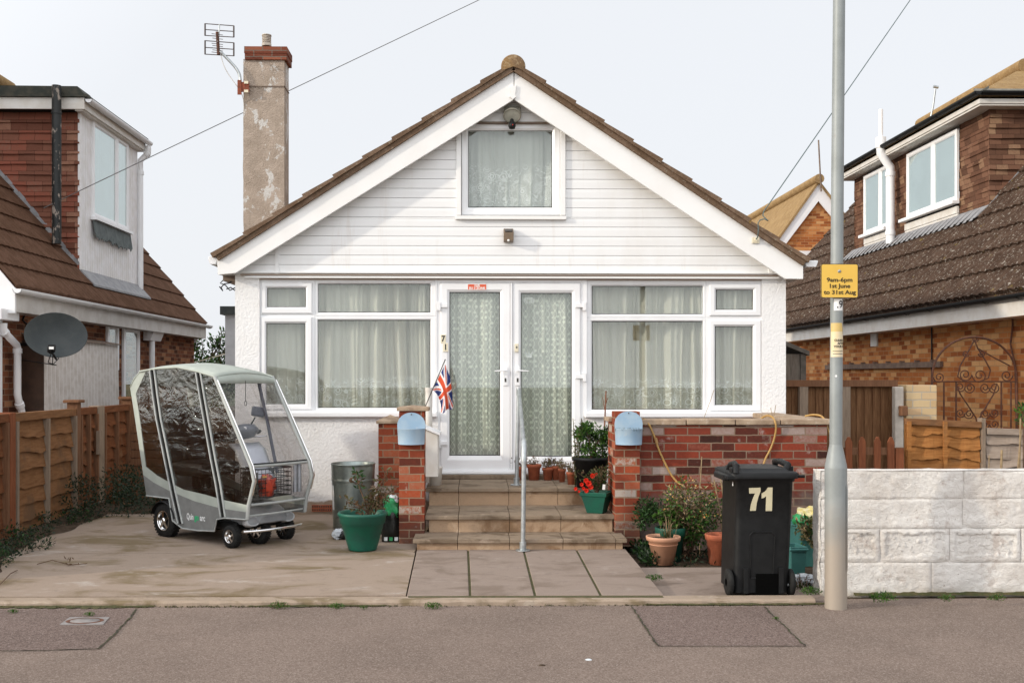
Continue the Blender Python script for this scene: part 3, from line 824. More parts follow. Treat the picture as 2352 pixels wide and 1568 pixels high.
# fascia, barge, gutter, downpipes
mb = MB(); mb.box((LG-.06, LY0-.16, ez-.30), (LG-.03, LY1+.18, ez-.05)); mb.box((LW, LY0-.16, ez-.30), (LG-.06, LY1+.18, ez-.275))
mb.build('fascia', K['fascia'], lh)
mb = MB()
mb.prism([(LG-.02, LY0-.2, ez-.32), (LG-.02, LY0-.2, ez-.02), (rx, LY0-.2, rz-.02), (rx, LY0-.2, rz-.30), (LW-.35, LY0-.2, ez-.32)], (0,.035,0))
mb.build('barge_board', K['upvc'], lh)
def gutter_y(x, z, y0, y1, name, m, parent, r=.058, mir=1):
    mb = MB(); k = 10
    pr = [(x + mir*(r - r*cos(pi*i/k)), z - r*sin(pi*i/k)) for i in range(k+1)]
    pi_ = [(x + mir*(r - (r-.006)*cos(pi*i/k)), z - (r-.006)*sin(pi*i/k)) for i in range(k, -1, -1)]
    mb.prism([(p[0], y0, p[1]) for p in pr + pi_], (0, y1-y0, 0))
    for y in (y0, y1-.005): mb.prism([(p[0], y, p[1]) for p in pr], (0, .005, 0))
    y = y0 + .6
    while y < y1: 
        mb.prism([(p[0]*1.0, y, p[1]-.004) for p in pr] + [(p[0], y, p[1]-.0085) for p in pr[::-1]], (0, .03, 0)); y += .85
    return mb.build(name, m, parent)
gutter_y(LG-.03, ez-.03, LY0-.25, LY1+.3, 'gutter', K['upvc'], lh)
def pipe(pts, r, m, parent, name='downpipe', collars=()):
    mb = MB(); mb.tube(pts, r, 12)
    for i in collars:
        p = V(pts[i]); q = V(pts[i+1]) if i+1 < len(pts) else p + V((0,0,-.1)); d = (q-p).normalized()
        mb.tube([p, p + d*.06], r*1.25, 12)
    return mb.build(name, m, parent)
p1 = P(470,752,LY1+.2)
pipe([p1 + V((-.05,0,-.02)), p1 + V((-.05,0,-.14)), p1+V((-.38,.05,-.40)), p1+V((-.38,.05,-2))], .035, K['upvc'], lh, 'downpipe', (1,))
q = lambda u, v: PX(u, v, LW+.10)
pipe([q(8,742), q(8,760), q(38,792), q(40,800), q(40,905), q(44,925), q(50,945), q(50,990)], .045, K['upvc'], lh, 'downpipe', (1,3,5))
a = q(-10,722); b = q(36,722)
MB().box((LW+.03, a.y, a.z-.06), (LW+.17, b.y-.05, a.z+.08)).build('gutter_outlet', K['upvc'], lh, bevel=.01)
MB().box((LW-.02, q(-12,800).y, 0), (LW+.06, q(13,800).y, q(0,716).z)).build('corner_board', K['upvc'], lh)
# door, slit window, hopper on the long side
def wallx(u0, u1, v0, v1, X): 
    a, b = PX(u0, (v0+v1)/2, X), PX(u1, (v0+v1)/2, X); z1, z0 = PX((u0+u1)/2, v0, X).z, PX((u0+u1)/2, v1, X).z
    return a.y, b.y, z0, z1
def side_window(name, y0, y1, z0, z1, X, parent, fw=.07, sx=1, trans=(), glass='glass', m='upvc', back='dark', blind=None):
    mb = MB()
    R_ = lambda y0, y1, z0, z1: [(X+sx*.03, y0, z0), (X+sx*.03, y1, z0), (X+sx*.03, y1, z1), (X+sx*.03, y0, z1)]
    ys = [y0] + list(trans) + [y1]
    for a, b in zip(ys, ys[1:]):
        mb.ring(R_(a, b, z0, z1), R_(a+fw, b-fw, z0+fw, z1-fw), (sx,0,0), .06, .015)
    w_ = mb.build(name, K[m], parent)
    for a, b in zip(ys, ys[1:]):
        MB().box((X+sx*.004, a+fw-.01, z0+fw-.01), (X+sx*.010, b-fw+.01, z1-fw+.01)).build('pane', K[glass], w_)
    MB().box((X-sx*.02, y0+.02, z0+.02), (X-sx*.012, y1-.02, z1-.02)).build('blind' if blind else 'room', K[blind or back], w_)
    return w_
K['green_glass'] = mat('obscured_green_glass', (.03,.06,.045), (.05,.085,.065), .25, 12, spec=.5)
y0, y1, z0, z1 = wallx(281,316,747,922,LW+.01)
dd = side_window('door', y0, y1+.05, 0.1, z1, LW+.01, lh, .12, back='green_glass')
y0, y1, z0, z1 = wallx(244,270,742,800,LW+.01)
side_window('window', y0, y1, z0-.35, z1, LW+.01, lh, .10, back='green_glass')
y0, y1, z0, z1 = wallx(338,362,763,783,LW+.08)
MB().prism([(LW+.01,y0,z1),(LW+.2,y0,z1),(LW+.14,y0,z0),(LW+.01,y0,z0)],(0,y1-y0,0)).build('rain_hopper', K['upvc'], lh, bevel=.008)
pipe([q(349,783), q(349,870), q(349,930)], .05, K['upvc'], lh, 'downpipe')
# the dormer
DY0, DY1, DX = 16.0, 18.62, -6.0
dz1 = P(190,262,DY0).z; dzb = ez + (ex-DX)*lp
dz1b = dz1 + .02
dm = MB()
dm.box((-10, DY0, dzb-.4), (DX-.3, DY1, dz1b)).box((-10,DY0+.02,dz1b),(DX+.02,DY1,dz1b+.05))
dmo = dm.build('dormer', K['dark'], lh)
mb = MB(); tile_slope(mb, (-11, DY0, dzb-.6), (DX+.005, DY0, dzb-.6), (0,0,1), dz1b-dzb+.6, int((dz1b-dzb+.6)/.155), .038, .24, .0, 1, jit=.010)
mb.build('hung_tiles', hung_tiles('red_hung_tile', [(0,(.15,.06,.04)),(.4,(.21,.092,.062)),(.7,(.27,.088,.058)),(.85,(.24,.115,.08)),(1,(.32,.165,.11))]), dmo)
mb = MB(); y = DY0 - .03
while y < DY1:
    mb.box((DX-.02, y, dzb-.3), (DX+.025, min(y+.090, DY1+.02), dz1b)); y += .1
mb.build('front_boarding', K['white_tongue'], dmo, bevel=.004)
dy = lambda u: PX(u, 500, DX+.03).y
wz1, wz0 = PX(212, 275, DX+.05).z, PX(212, 497, DX+.05).z
side_window('window', dy(211), dy(292), wz0, wz1, DX+.03, dmo, .075, trans=(dy(266),), glass='glass_far', blind='sheer')
MB().box((DX+.03, dy(208), wz0-.05), (DX+.13, dy(294), wz0-.005)).build('sill', K['upvc'], dmo)
mb = MB(); r = random.Random(3); y = dy(209)
while y < dy(289):
    k = .26 + r.uniform(-.03,.03); mb.prism([(DX+.055,y,wz0-.055),(DX+.075,y+.1,wz0-.055),(DX+.11,y+.1,wz0-.055-k+.03),(DX+.10,y+.05,wz0-.055-k-.03),(DX+.09,y,wz0-.055-k+.04)],(.012,0,0)); y += .1
mb.build('apron_flashing', mat('dark_lead', (.09,.11,.11), (.14,.16,.16), .7, 10), dmo)
gz = P(205,240,DY0-.1).z; 
mb = MB(); mb.box((-11, DY0-.22, dz1b), (DX+.15, DY0-.19, dz1b+.17)); mb.build('fascia', K['upvc_old'], dmo)
mb = MB(); mb.box((-11, DY0-.26, dz1b+.175), (DX+.20, DY1+.08, dz1b+.215)); mb.prism([(-11,DY0-.26,dz1b+.216),(DX+.16,DY0-.26,dz1b+.216),(DX+.06,DY0-.26,dz1b+.33),(-11,DY0-.26,dz1b+.36)],(0,.5,0)); mb.build('roof_felt', mat('green_black_felt', (.035,.04,.033), (.07,.065,.05), .95, 8), dmo)
mb = MB(); mb.box((DX+.12, DY0-.19, dz1b), (DX+.15, DY1+.08, dz1b+.17)); mb.box((DX, DY0-.19, dz1b-.02), (DX+.12, DY1+.08, dz1b)); mb.build('soffit', K['upvc_old'], dmo)
gutter_y(DX+.155, dz1b+.15, DY0-.22, DY1+.12, 'gutter', K['upvc'], dmo)
p = V((DX+.21, DY1+.04, dz1b+.08))
pipe([p, p+V((0,0,-.12)), p+V((-.14,0,-.26)), p+V((-.14,0,-.45)), V((p.x-.14, p.y, dzb-.05))], .05, K['upvc'], dmo, 'downpipe', (1,3))
mb = MB()
for i in range(40):
    x0 = -10 + i*.1; x1 = x0 + .1
    if x1 > DX + .05: break
    mb.prism([(x0, DY0-.035, ez+(ex-x0)*lp+.03),(x1, DY0-.035, ez+(ex-x1)*lp+.03),(x1, DY0-.035, ez+(ex-x1)*lp+.12+.02*(i%2)),(x0, DY0-.035, ez+(ex-x0)*lp+.12+.02*(i%2))], (0,.012,0))
mb.prism([(DX+.03,DY0-.05,dzb-.02),(DX+.24,DY0-.05,dzb-.23),(DX+.24,DY0-.05,dzb-.20),(DX+.03,DY0-.05,dzb+.03)],(0,DY1-DY0+.15,0))
mb.build('lead_flashing', K['lead'], dmo)
p = P(130, 560, DY0-.38)
mb = MB().tube([p, V((p.x, p.y, P(130,197,DY0-.38).z))], .068, 14); mb.tube([V((p.x,p.y,P(130,262,DY0-.38).z)), V((p.x,p.y,P(130,258,DY0-.38).z))], .078, 14)
mb.build('soil_pipe', mat('flaking_black_paint', (.012,.014,.014), (.02,.022,.021), .5, 9, grime=(.30,.25,.21), gsc=15, gth=(.56,.62), stretch=(1,1,.4)), lh)

# satellite dish on the neighbour's wall
dp = P(129, 769, 13.1)
dish = thing('satellite_dish', 'dark grey oval satellite dish on the side of the left brown brick house', 'satellite dish', (LW, dp.y, dp.z))
dirv = V((.42, -.86, .28)).normalized(); rot = dirv.to_track_quat('Z', 'Y').to_matrix()
mb = MB(); prof = [(.012*i, -.07 + .30*(.012*i)**2) for i in range(32)] ; rr = .36
mb.lathe([(rr*i/14, .10*(i/14)**2 - .1) for i in range(15)] + [(rr+.008, .004), (rr+.008,-.006), (rr*.98,-.012)] + [(rr*i/14, .10*(i/14)**2 - .114) for i in range(13, -1, -1)], (0,0,0), 40, 0, Matrix.Diagonal((1,.80,1)))
mb.v = [dp + rot @ p for p in mb.v]
mb.build('reflector', mat('dish_grey', (.036,.044,.046), (.05,.058,.058), .6, 6), dish)
h = dp + rot @ V((0,-.30,.10)); h2 = P(118, 800, dp.y-.35)
mb = MB().tube([dp + rot @ V((0,-.30,-.06)), h2 + V((0,.02,-.05))], .014, 8); mb.tube([dp - dirv*.1, dp - dirv*.22, V((LW, dp.y+.25, dp.z-.12))], .025, 8)
mb.build('arm', K['black'], dish)
M = Matrix.Translation(h2) @ rot.to_4x4()
mb = MB().obox(M, .09, .07, .13); mb.tube([h2 - dirv*.04, h2 - dirv*.11], .035, 12); mb.build('receiver', K['black'], dish, bevel=.012)
MB().obox(Matrix.Translation(P(118,799,h2.y-.08)), .055, .006, .03).build('receiver_label', K['white'], dish)
mb = MB(); mb.tube([h2 + V((0,0,-.05)), h2+V((-.06,.05,-.17)), h2+V((-.02,.2,-.2)), V((LW+.02, dp.y+.3, dp.z-.3))], .006, 6); mb.tube([h2+V((.02,0,-.05)), h2+V((.0,.03,-.2)), h2+V((.05,.1,-.12)), h2+V((.0,.2,-.1))], .006, 6)
mb.build('cable', K['black'], dish)
cab = MB().tube([PX(60,715,LW+.015), PX(52,735,LW+.015), PX(70,752,LW+.015), PX(70,770,LW+.015), PX(62,790,LW+.015)], .012, 6).build('wall_cable', K['black'], lh)

# corrugated sheet leaning along the wall
XS = LW + .30
ya, yb2 = PX(105,850,XS).y, PX(274,850,XS).y
zt = PX(240,790,XS).z
mb = MB(); y = ya; k = 0; vs = []
while y < yb2:
    o = .03 if k % 4 in (1,2) else 0
    vs.append((y, o)); y += (.012 if k % 2 else .052); k += 1
for i in range(len(vs)-1):
    (ya_, oa), (yb_, ob) = vs[i], vs[i+1]
    mb.add([(XS+oa, ya_, .1), (XS+ob, yb_, .1), (XS+ob-.04, yb_, zt), (XS+oa-.04, ya_, zt)], [(0,1,2,3)], 1 if oa == 0 or ob == 0 else 0)
mb.add([(XS+o-.012, y, .1) for y, o in vs] + [(XS+o-.052, y, zt) for y, o in vs], [(i, i+1, len(vs)+i+1, len(vs)+i) for i in range(len(vs)-1)])
sh = thing('garden_store', 'white ribbed metal lean-to store against the left brown brick wall', 'shed', (XS-.1, ya, .05))
mb.build('ribbed_side', [K['white_tongue'], mat('groove_shade', (.64,.61,.58), (.54,.5,.46), .7, 9)], sh)  # groove faces coloured darker to stand for shade between the ribs
mb = MB().box((LW, ya-.02, .1), (XS-.02, ya, zt-.02)); mb.build('end_panel', mat('dark_brown_board', (.05,.03,.02), (.08,.045,.03), .8, 6), sh)
mb = MB().prism([(LW, ya-.04, zt+.06), (XS+.02, ya-.04, zt), (XS+.02, ya-.04, zt+.018), (LW, ya-.04, zt+.078)], (0, yb2-ya+.06, 0)); mb.build('roof', K['trim_dark'], sh)

# ============================================================= RIGHT NEIGHBOUR
rh = thing('brick_house', 'orange brick bungalow on the right edge with speckled mossy tiles and tile-hung dormer', 'house', (8, 13, .05))
RG, RWX = 6.86, 7.18
RY0, RY1 = 11.5, 27.0
rez = PX(2352,668,RG).z; s_r = 1.1; rrx = 12.2
mb = MB(); mb.box((RWX, RY0, 0), (RWX+.25, RY1, rez-.12)); mb.box((RWX+.25, RY1-.25, 0), (16, RY1, rez-.1))
mb.prism([(RWX, RY1, rez-.15), (rrx, RY1, rez+(rrx-RG)*s_r-.15), (17, RY1, rez-.15)], (0,-.2,0))
mb.prism([(RWX+.251, RY0+.02, 0), (17, RY0+.02, 0), (17, RY0+.02, rez-.15), (rrx, RY0+.02, rez+(rrx-RG)*s_r-.15), (RWX+.251, RY0+.02, rez+.2)], (0,.22,0))
mb.build('wall', K['brick_r'], rh)
mb = MB(); tile_slope(mb, (RG-.03, RY1+.2, rez), (RG-.03, RY0, rez), (1,0,s_r), (rrx-RG)*math.hypot(1,s_r), 16, .045, .24, .030, 6, jit=.002)
mb.prism([(RG-.03, RY0, rez-.04),(rrx,RY0,rez+(rrx-RG)*s_r-.04),(rrx,RY0,rez+(rrx-RG)*s_r),(RG-.03,RY0,rez)],(0,RY1+.2-RY0,0))
mb.quad((rrx,RY0,rez+(rrx-RG)*s_r),(rrx,RY1+.2,rez+(rrx-RG)*s_r),(2*rrx-RG,RY1+.2,rez),(2*rrx-RG,RY0,rez))
rroof = mb.build('roof', K['tile_r'], rh)
gutter_y(RG-.10, rez-.03, RY0, RY1+.2, 'gutter', K['black'], rh, .062)
mb = MB().box((RG+.02, RY0, rez-.30), (RG+.045, RY1+.15, rez-.08)); mb.box((RG+.045, RY0, rez-.30), (RWX, RY1+.1, rez-.28)); mb.build('fascia', K['upvc_old'], rh)
# dormer
EY0, EY1, EX = 16.77, 22.75, 8.32
ezb = rez + (EX-RG)*s_r; ez1 = P(2280,248,EY0).z
dm = MB().box((EX+.06, EY0+.05, ezb-.5), (13, EY1, ez1)); rdo = dm.build('dormer', K['dark'], rh)
tstops = [(0,(.105,.055,.036)),(.4,(.155,.078,.05)),(.75,(.20,.105,.068)),(1,(.29,.18,.11))]
K['hung_r'] = hung_tiles('brown_hung_tile', tstops, .2, .165)
ny = lambda u: PX(u, 450, EX).y
w1a, w1b, w2a, w2b = ny(2203), ny(2087), ny(2043), ny(1992)
nrow = int((ez1-ezb+.55)/.165)
for (ya_, yb_) in ((EY0, w1a), (w1b, w2a), (w2b, EY1)):
    mb = tile_slope(MB(), (EX, yb_, ezb-.5), (EX, ya_, ezb-.5), (0,0,1), ez1-ezb+.5, nrow, .042, .2, 0, 1, jit=.012)
    mb.build('hung_tiles', K['hung_r'], rdo)
mb = MB()
tile_slope(mb, (EX, EY0, ezb-.5), (13, EY0, ezb-.5), (0,0,1), ez1-ezb+.5, nrow, .042, .2, 0, 1, jit=.012)
mb.build('hung_tiles', K['hung_r'], rdo)
def zx(u, v): return PX(u, v, EX).z
z1w = zx(2145, 325); z0w = zx(2145, 481)
side_window('window', w1a, w1b, z0w, z1w, EX-.02, rdo, .085, -1, trans=((w1a+w1b)/2-.1,), glass='glass_far', blind='sheer')
side_window('window', w2a, w2b+.1, z0w-.02, z1w, EX-.02, rdo, .085, -1, trans=((w2a+w2b)/2-.2,), glass='glass_far', blind='sheer')
MB().box((EX-.02, w1a-.05, z0w-.06), (EX-.14, w1b+.15, z0w-.005)).build('sill', K['upvc'], rdo)
MB().box((EX-.02, w2a-.05, z0w-.08), (EX-.14, w2b+.15, z0w-.025)).build('sill', K['upvc'], rdo)
mb = MB()
for i in range(4):
    for (a, b) in ((w1a, w1b+.1), (w2a, w2b+.1)): mb.box((EX-.01-.01*(3-i), a, z0w-.09-.13*(i+1)), (EX+.02, b, z0w-.09-.13*i-.008))
mb.build('apron_boards', K['upvc_old'], rdo)
mb = MB(); r = random.Random(5); y = EY0-.05; k = 0
while y < EY1:
    o = .03*(k % 2)
    mb.prism([(EX-.02, y, ezb+.10), (EX-.22, y, ezb-.08-o), (EX-.24, y, ezb-.11-o), (EX-.02, y, ezb+.02)], (0,.11,0)); y += .115; k += 1
for i in range(20):
    x = EX + i*.12; z = rez + (x-RG)*s_r
    mb.prism([(x, EY0-.02, z+.03), (x+.118, EY0-.02, z+.03+.118*s_r), (x+.118, EY0-.02, z+.12+.118*s_r), (x, EY0-.02, z+.11)], (0,-.02,0))
mb.build('lead_flashing', K['lead'], rdo)
ov = .28
mb = MB(); mb.box((EX-ov+.02, EY0-ov+.02, ez1-.03), (13, EY1+.2, ez1+.0)); mb.box((EX-ov, EY0-ov, ez1+.002), (EX-ov+.02, EY1+.2, ez1+.075)); mb.box((EX-ov+.0201, EY0-ov, ez1+.002), (13, EY0-ov+.02, ez1+.075)); mb.build('soffit', K['upvc_old'], rdo)
gutter_y(EX-ov-.125, ez1+.17, EY0-ov-.1, EY1+.25, 'gutter', K['black'], rdo, .062)
mb = MB(); k = 8; r_ = .062; yy = EY0-ov-.125
mb.prism([(EX-ov, yy+r_-r_*cos(pi*i/k), ez1+.17-r_*sin(pi*i/k)) for i in range(k+1)], (5,0,0)); mb.build('gutter', K['black'], rdo)
mb = MB(); grz = ez1 + .15
A_, B_ = (EX-ov-.03, EY0-ov-.03), (EX-ov-.03, EY1+.25)
kx, kz, ky0, ky1 = 10.0, P(2352,172,19.0).z, 19.0, 23.2
kz = CH + (865-175)/2400*19.6
mb.add([(A_[0],A_[1],grz),(B_[0],B_[1],grz),(kx,ky1,kz),(kx,ky0,kz),(14,A_[1],grz),(14,ky0,kz),(14,B_[1],grz),(14,ky1,kz),(A_[0],A_[1],grz-.05),(B_[0],B_[1],grz-.05),(14,A_[1],grz-.05)],
       [(0,3,2,1),(0,4,5,3),(2,7,6,1),(3,5,7,2),(0,1,9,8),(4,0,8,10)])
mb.build('roof', K['tan'], rdo)
mb = MB().tube([(kx, ky0-.2, kz+.02), (kx, ky1+.05, kz+.02)], .13, 12); mb.build('ridge_tile', K['tan'], rdo)
mb = MB(); y = A_[1]
mb.prism([(A_[0]-.02, A_[1]-.02, grz-.04), (A_[0]+.16, A_[1]-.02, grz+.08), (A_[0]+.16, A_[1]-.02, grz+.12), (A_[0]-.02, A_[1]-.02, grz+.01)], (0, B_[1]-A_[1], 0))
mb.prism([(A_[0]+.0, A_[1]-.03, grz-.04), (A_[0], A_[1]+.16, grz+.08), (A_[0], A_[1]+.16, grz+.12), (A_[0], A_[1]-.03, grz+.01)], (6, 0, 0))
mb.build('eaves_tiles', mat('grey_eaves_tile', (.12,.12,.105), (.19,.175,.15), .9, 7, bump=.5), rdo)
# white vent pipe against the dormer
YV = ny(2046) ; XV = EX - .16
g = lambda u, v, X=XV: PX(u, v, X)
py = g(2045, 470).y
pz = lambda v: PX(2045, v, XV).z
pts = [(XV, py, pz(560)), (XV, py, pz(400)), (XV, py, pz(385)), (XV-.19, py, pz(352)), (XV-.19, py, pz(335)), (XV-.19, py, pz(318))]
mb = MB().tube(pts, .085, 14)
for v in (405, 540): mb.tube([(XV, py, pz(v)), (XV, py, pz(v-10))], .098, 14)
mb.tube([(XV-.19, py, pz(340)), (XV-.19, py, pz(316))], .1, 14)
mb.tube([(XV-.19, py, pz(316)), (XV-.19, py, pz(252))], .042, 12)
mb.build('vent_pipe', K['upvc'], rh)
aer = MB().tube([P(2138,268,21), P(2143,245,21), P(2148,205,21)], .02, 6); aer.tube([P(2144,199,21), P(2155,201,21)], .03, 6)
tag(aer.build('roof_aerial', K['steel']), 'thin bent aerial stub on the tan roof behind the tile-hung dormer', 'aerial')
# wall fittings
y0, y1, z0, z1 = wallx(2017,2003,757,795,RWX)
mb = MB().box((RWX-.03, y0, z0), (RWX, y1, z1)); mb.build('air_vent', K['upvc_old'], rh)
y0, y1, z0, z1 = wallx(2166,1900,828,842,RWX)
zz = PX(2160,834,RWX).z
mb = MB().box((RWX-.05, y0, zz-.06), (RWX, y1, zz+.03))
for i in range(9): 
    yy = y0 + (y1-y0)*(i+.4)/9; mb.box((RWX-.09, yy, zz+.031), (RWX-.01, yy+.03, zz+.06))
mb.build('wall_rail', mat('grey_brown_rail', (.22,.15,.11), (.15,.10,.075), .85, 8), rh)
mb = MB().tube([PX(2140,700,RWX-.02), PX(2140,830,RWX-.02), PX(2140,900,RWX-.02)], .012, 6); mb.build('wall_cable', K['black'], rh)
mb = MB().tube([PX(2352,690,RWX-.03), PX(2324,712,RWX-.03), PX(2326,745,RWX-.03), PX(2321,790,RWX-.03), PX(2332,840,RWX-.03), PX(2336,1040,RWX-.03)], .014, 6); mb.build('wall_cable', K['iron'], rh)
lp_ = MB()
a, b = P(1808,775,19), P(1852,870,19)
shd = thing('lean_to_shed', 'small grey felt-roofed shed squeezed between the white bungalow and the right brick wall', 'shed', (a.x, 19, .05))
MB().box((a.x-.6, 19, .05), (b.x-.12, 20.5, a.z-.3)).build('wall', wood_mat('grey_shed_board', (.20,.17,.14), (.13,.11,.09), 'v'), shd)
MB().prism([(a.x-.7,18.9,a.z+.12),(b.x+.03,18.9,a.z-.33),(b.x+.03,18.9,a.z-.25),(a.x-.7,18.9,a.z+.2)],(0,1.7,0)).box((b.x-.115,18.95,.05),(b.x-.02,20.4,a.z-.3)).build('roof', mat('grey_felt', (.10,.09,.075), (.15,.13,.11), .9, 8), shd)

# ============================================================= FAR HOUSE
fh = thing('brick_house', 'distant brick gable with white barge boards and mustard lichened roof behind the right house', 'house', (10.2, 30, .05))
YF = 30.0
pk = P(1880,418,YF); L0, R0 = P(1783,556,YF), P(1990,560,YF)
MB().prism([(L0.x+.12, YF+.1, 0), (R0.x+.2, YF+.1, 0), (R0.x+.2, YF+.1, R0.z-.2), (pk.x, YF+.1, pk.z-.3), (L0.x+.12, YF+.1, L0.z-.1)], (0,6,0)).build('wall', K['brick_r'], fh)
d = (pk - L0)
mb = MB()
for e in (L0, R0):
    mb.prism([pk, e, e + V((0,0,-.42)), pk + V((0,0,-.55))], (0,.05,0))
mb.build('barge_board', K['upvc'], fh)
mb = MB(); 
mb.prism([pk + V((0,-.05,.05)), L0 + V((-.6,-.05,-.78)), L0 + V((-.6,-.05,-.88)), pk + V((0,-.05,-.05))], (0,8.5,0)); mb.prism([pk + V((0,-.05,.05)), R0 + V((.2,-.05,-.2)), R0 + V((.2,-.05,-.3)), pk + V((0,-.05,-.05))], (0,8.5,0))
fr = mb.build('roof', K['tan'], fh)
MB().tube([pk + V((0,-.1,.08)), pk + V((0,8.5,.08))], .14, 12).build('ridge_tile', K['tan'], fr)
mb = MB(); a, b = P(1826,576,YF-.3), P(1866,590,YF-.3); mb.box((a.x,YF-.3,b.z),(b.x+.6,YF-.1,a.z)); mb.build('gutter', K['upvc'], fh)
MB().tube([P(1886,440,YF-.1), P(1880,322,YF-.1)], .022, 6).build('aerial_pole', K['trim_dark'], fh)
# ============================================================= PLANT HELPERS
LG1 = leaf_mat('deep_green_leaf', (.016,.055,.009), (.03,.085,.015))
LG2 = leaf_mat('fresh_green_leaf', (.055,.15,.016), (.09,.18,.03))
LG3 = leaf_mat('olive_leaf', (.07,.075,.025), (.11,.10,.04))
LBR = leaf_mat('withered_leaf', (.10,.055,.03), (.17,.11,.06))
LDK = leaf_mat('dark_ivy_leaf', (.012,.026,.012), (.025,.045,.02))  # darkest of the leaf greens
TWIG = mat('brown_twig', (.09,.05,.03), (.14,.085,.05), .8, 20)
STRAW = mat('dry_straw', (.34,.25,.14), (.26,.18,.10), .8, 20)
def leaves(mb, c, rad, n, size, r, mis=(0,), lift=.35, shell=.45, asp=.42):
    c = V(c)
    for _ in range(n):
        d = V((r.gauss(0,1), r.gauss(0,1), r.gauss(0,1))).normalized() * (shell + (1-shell)*r.random()**.6)
        k = 1 + .25*mnoise.noise(d*2.2 + c*3)
        p = c + V((d.x*rad[0], d.y*rad[1], d.z*rad[2])) * k
        ax = (d + V((r.gauss(0,.7), r.gauss(0,.7), r.gauss(0,.7)+lift))).normalized()
        sd = ax.cross(V((r.gauss(0,1), r.gauss(0,1), r.gauss(0,1)))).normalized()
        nn = ax.cross(sd)
        L = size*r.uniform(.6,1.3); w = L*asp
        mb.add([p, p+ax*L*.5+sd*w*.5+nn*w*.2, p+ax*L, p+ax*L*.5-sd*w*.5+nn*w*.2, p+ax*L*.5-nn*w*.08], [(0,1,4),(1,2,4),(2,3,4),(3,0,4)], r.choice(mis), True)
def blade_tuft(mb, c, n, h, r, spread=.5, mi=0, w=.006):
    c = V(c)
    for _ in range(n):
        a = r.uniform(0, 2*pi); l = h*r.uniform(.5,1.15); o = V((cos(a), sin(a), 0)); b = c + o*r.uniform(0, h*.25)
        t = V((-o.y, o.x, 0))*w
        m1 = b + o*l*spread*.3 + V((0,0,l*.6)); m2 = b + o*l*spread + V((0,0,l*r.uniform(.7,1)))
        mb.add([b-t, b+t, m1+t*.8, m1-t*.8, m2], [(0,1,2,3),(3,2,4)], mi, True)
def plant(name, label, cat, base, parts, group=None):
    """parts: list of (part name, builder, materials)"""
    t = thing(name, label, cat, base, group)
    for n, mb, m in parts:
        if mb.v: mb.build(n, m, t)
    return t
def stems(mb, base, n, h, r, spread=.4, rad=.006):
    tips = []
    for _ in range(n):
        a = r.uniform(0, 2*pi); o = V((cos(a), sin(a), 0)); l = h*r.uniform(.6,1.1); s_ = spread*r.random()
        b = V(base) + o*.02*r.random(); m = b + o*l*s_*.35 + V((0,0,l*.55)); e = b + o*l*s_ + V((r.uniform(-.02,.02),r.uniform(-.02,.02),l))
        mb.tube([b, m, e], [rad, rad*.8, rad*.5], 5, caps=False); tips += [m, e]
    return tips

# bush in the gap between the houses
r = random.Random(21)
c = P(478, 832, 23)
fb, sb = MB(), MB()
leaves(fb, c + V((0,0,-.35)), (.85,.7,.65), 2600, .10, r, (0,2,0,1,2), shell=.2)
for k in range(26):
    b = c + V((r.uniform(-.6,.6), 0, .1)); e = b + V((r.uniform(-.3,.45), 0, r.uniform(.3,.62))); sb.tube([b, b.lerp(e,.5)+V((.03,0,0)), e], [.012,.009,.005], 4, caps=False)
    for q in range(9): leaves(fb, b.lerp(e, .4+.6*q/9), (.05,.05,.05), 2, .10, r, (2,0))
sb.tube([V((c.x,c.y,0)), c], .06, 6)
plant('bush', 'loose green bush seen in the gap between the left brick house and the white bungalow', 'bush', V((c.x,c.y,.02)), [('crown', fb, [LG1,LG3,LG2]), ('stem', sb, TWIG)])
MB().tube([P(428,838,22.5), P(520,812,22.5)], .014, 6).build('washing_line', K['cream'])
tag(bpy.data.objects['washing_line'], 'pale washing line slanting across the bush between the houses', 'washing line')

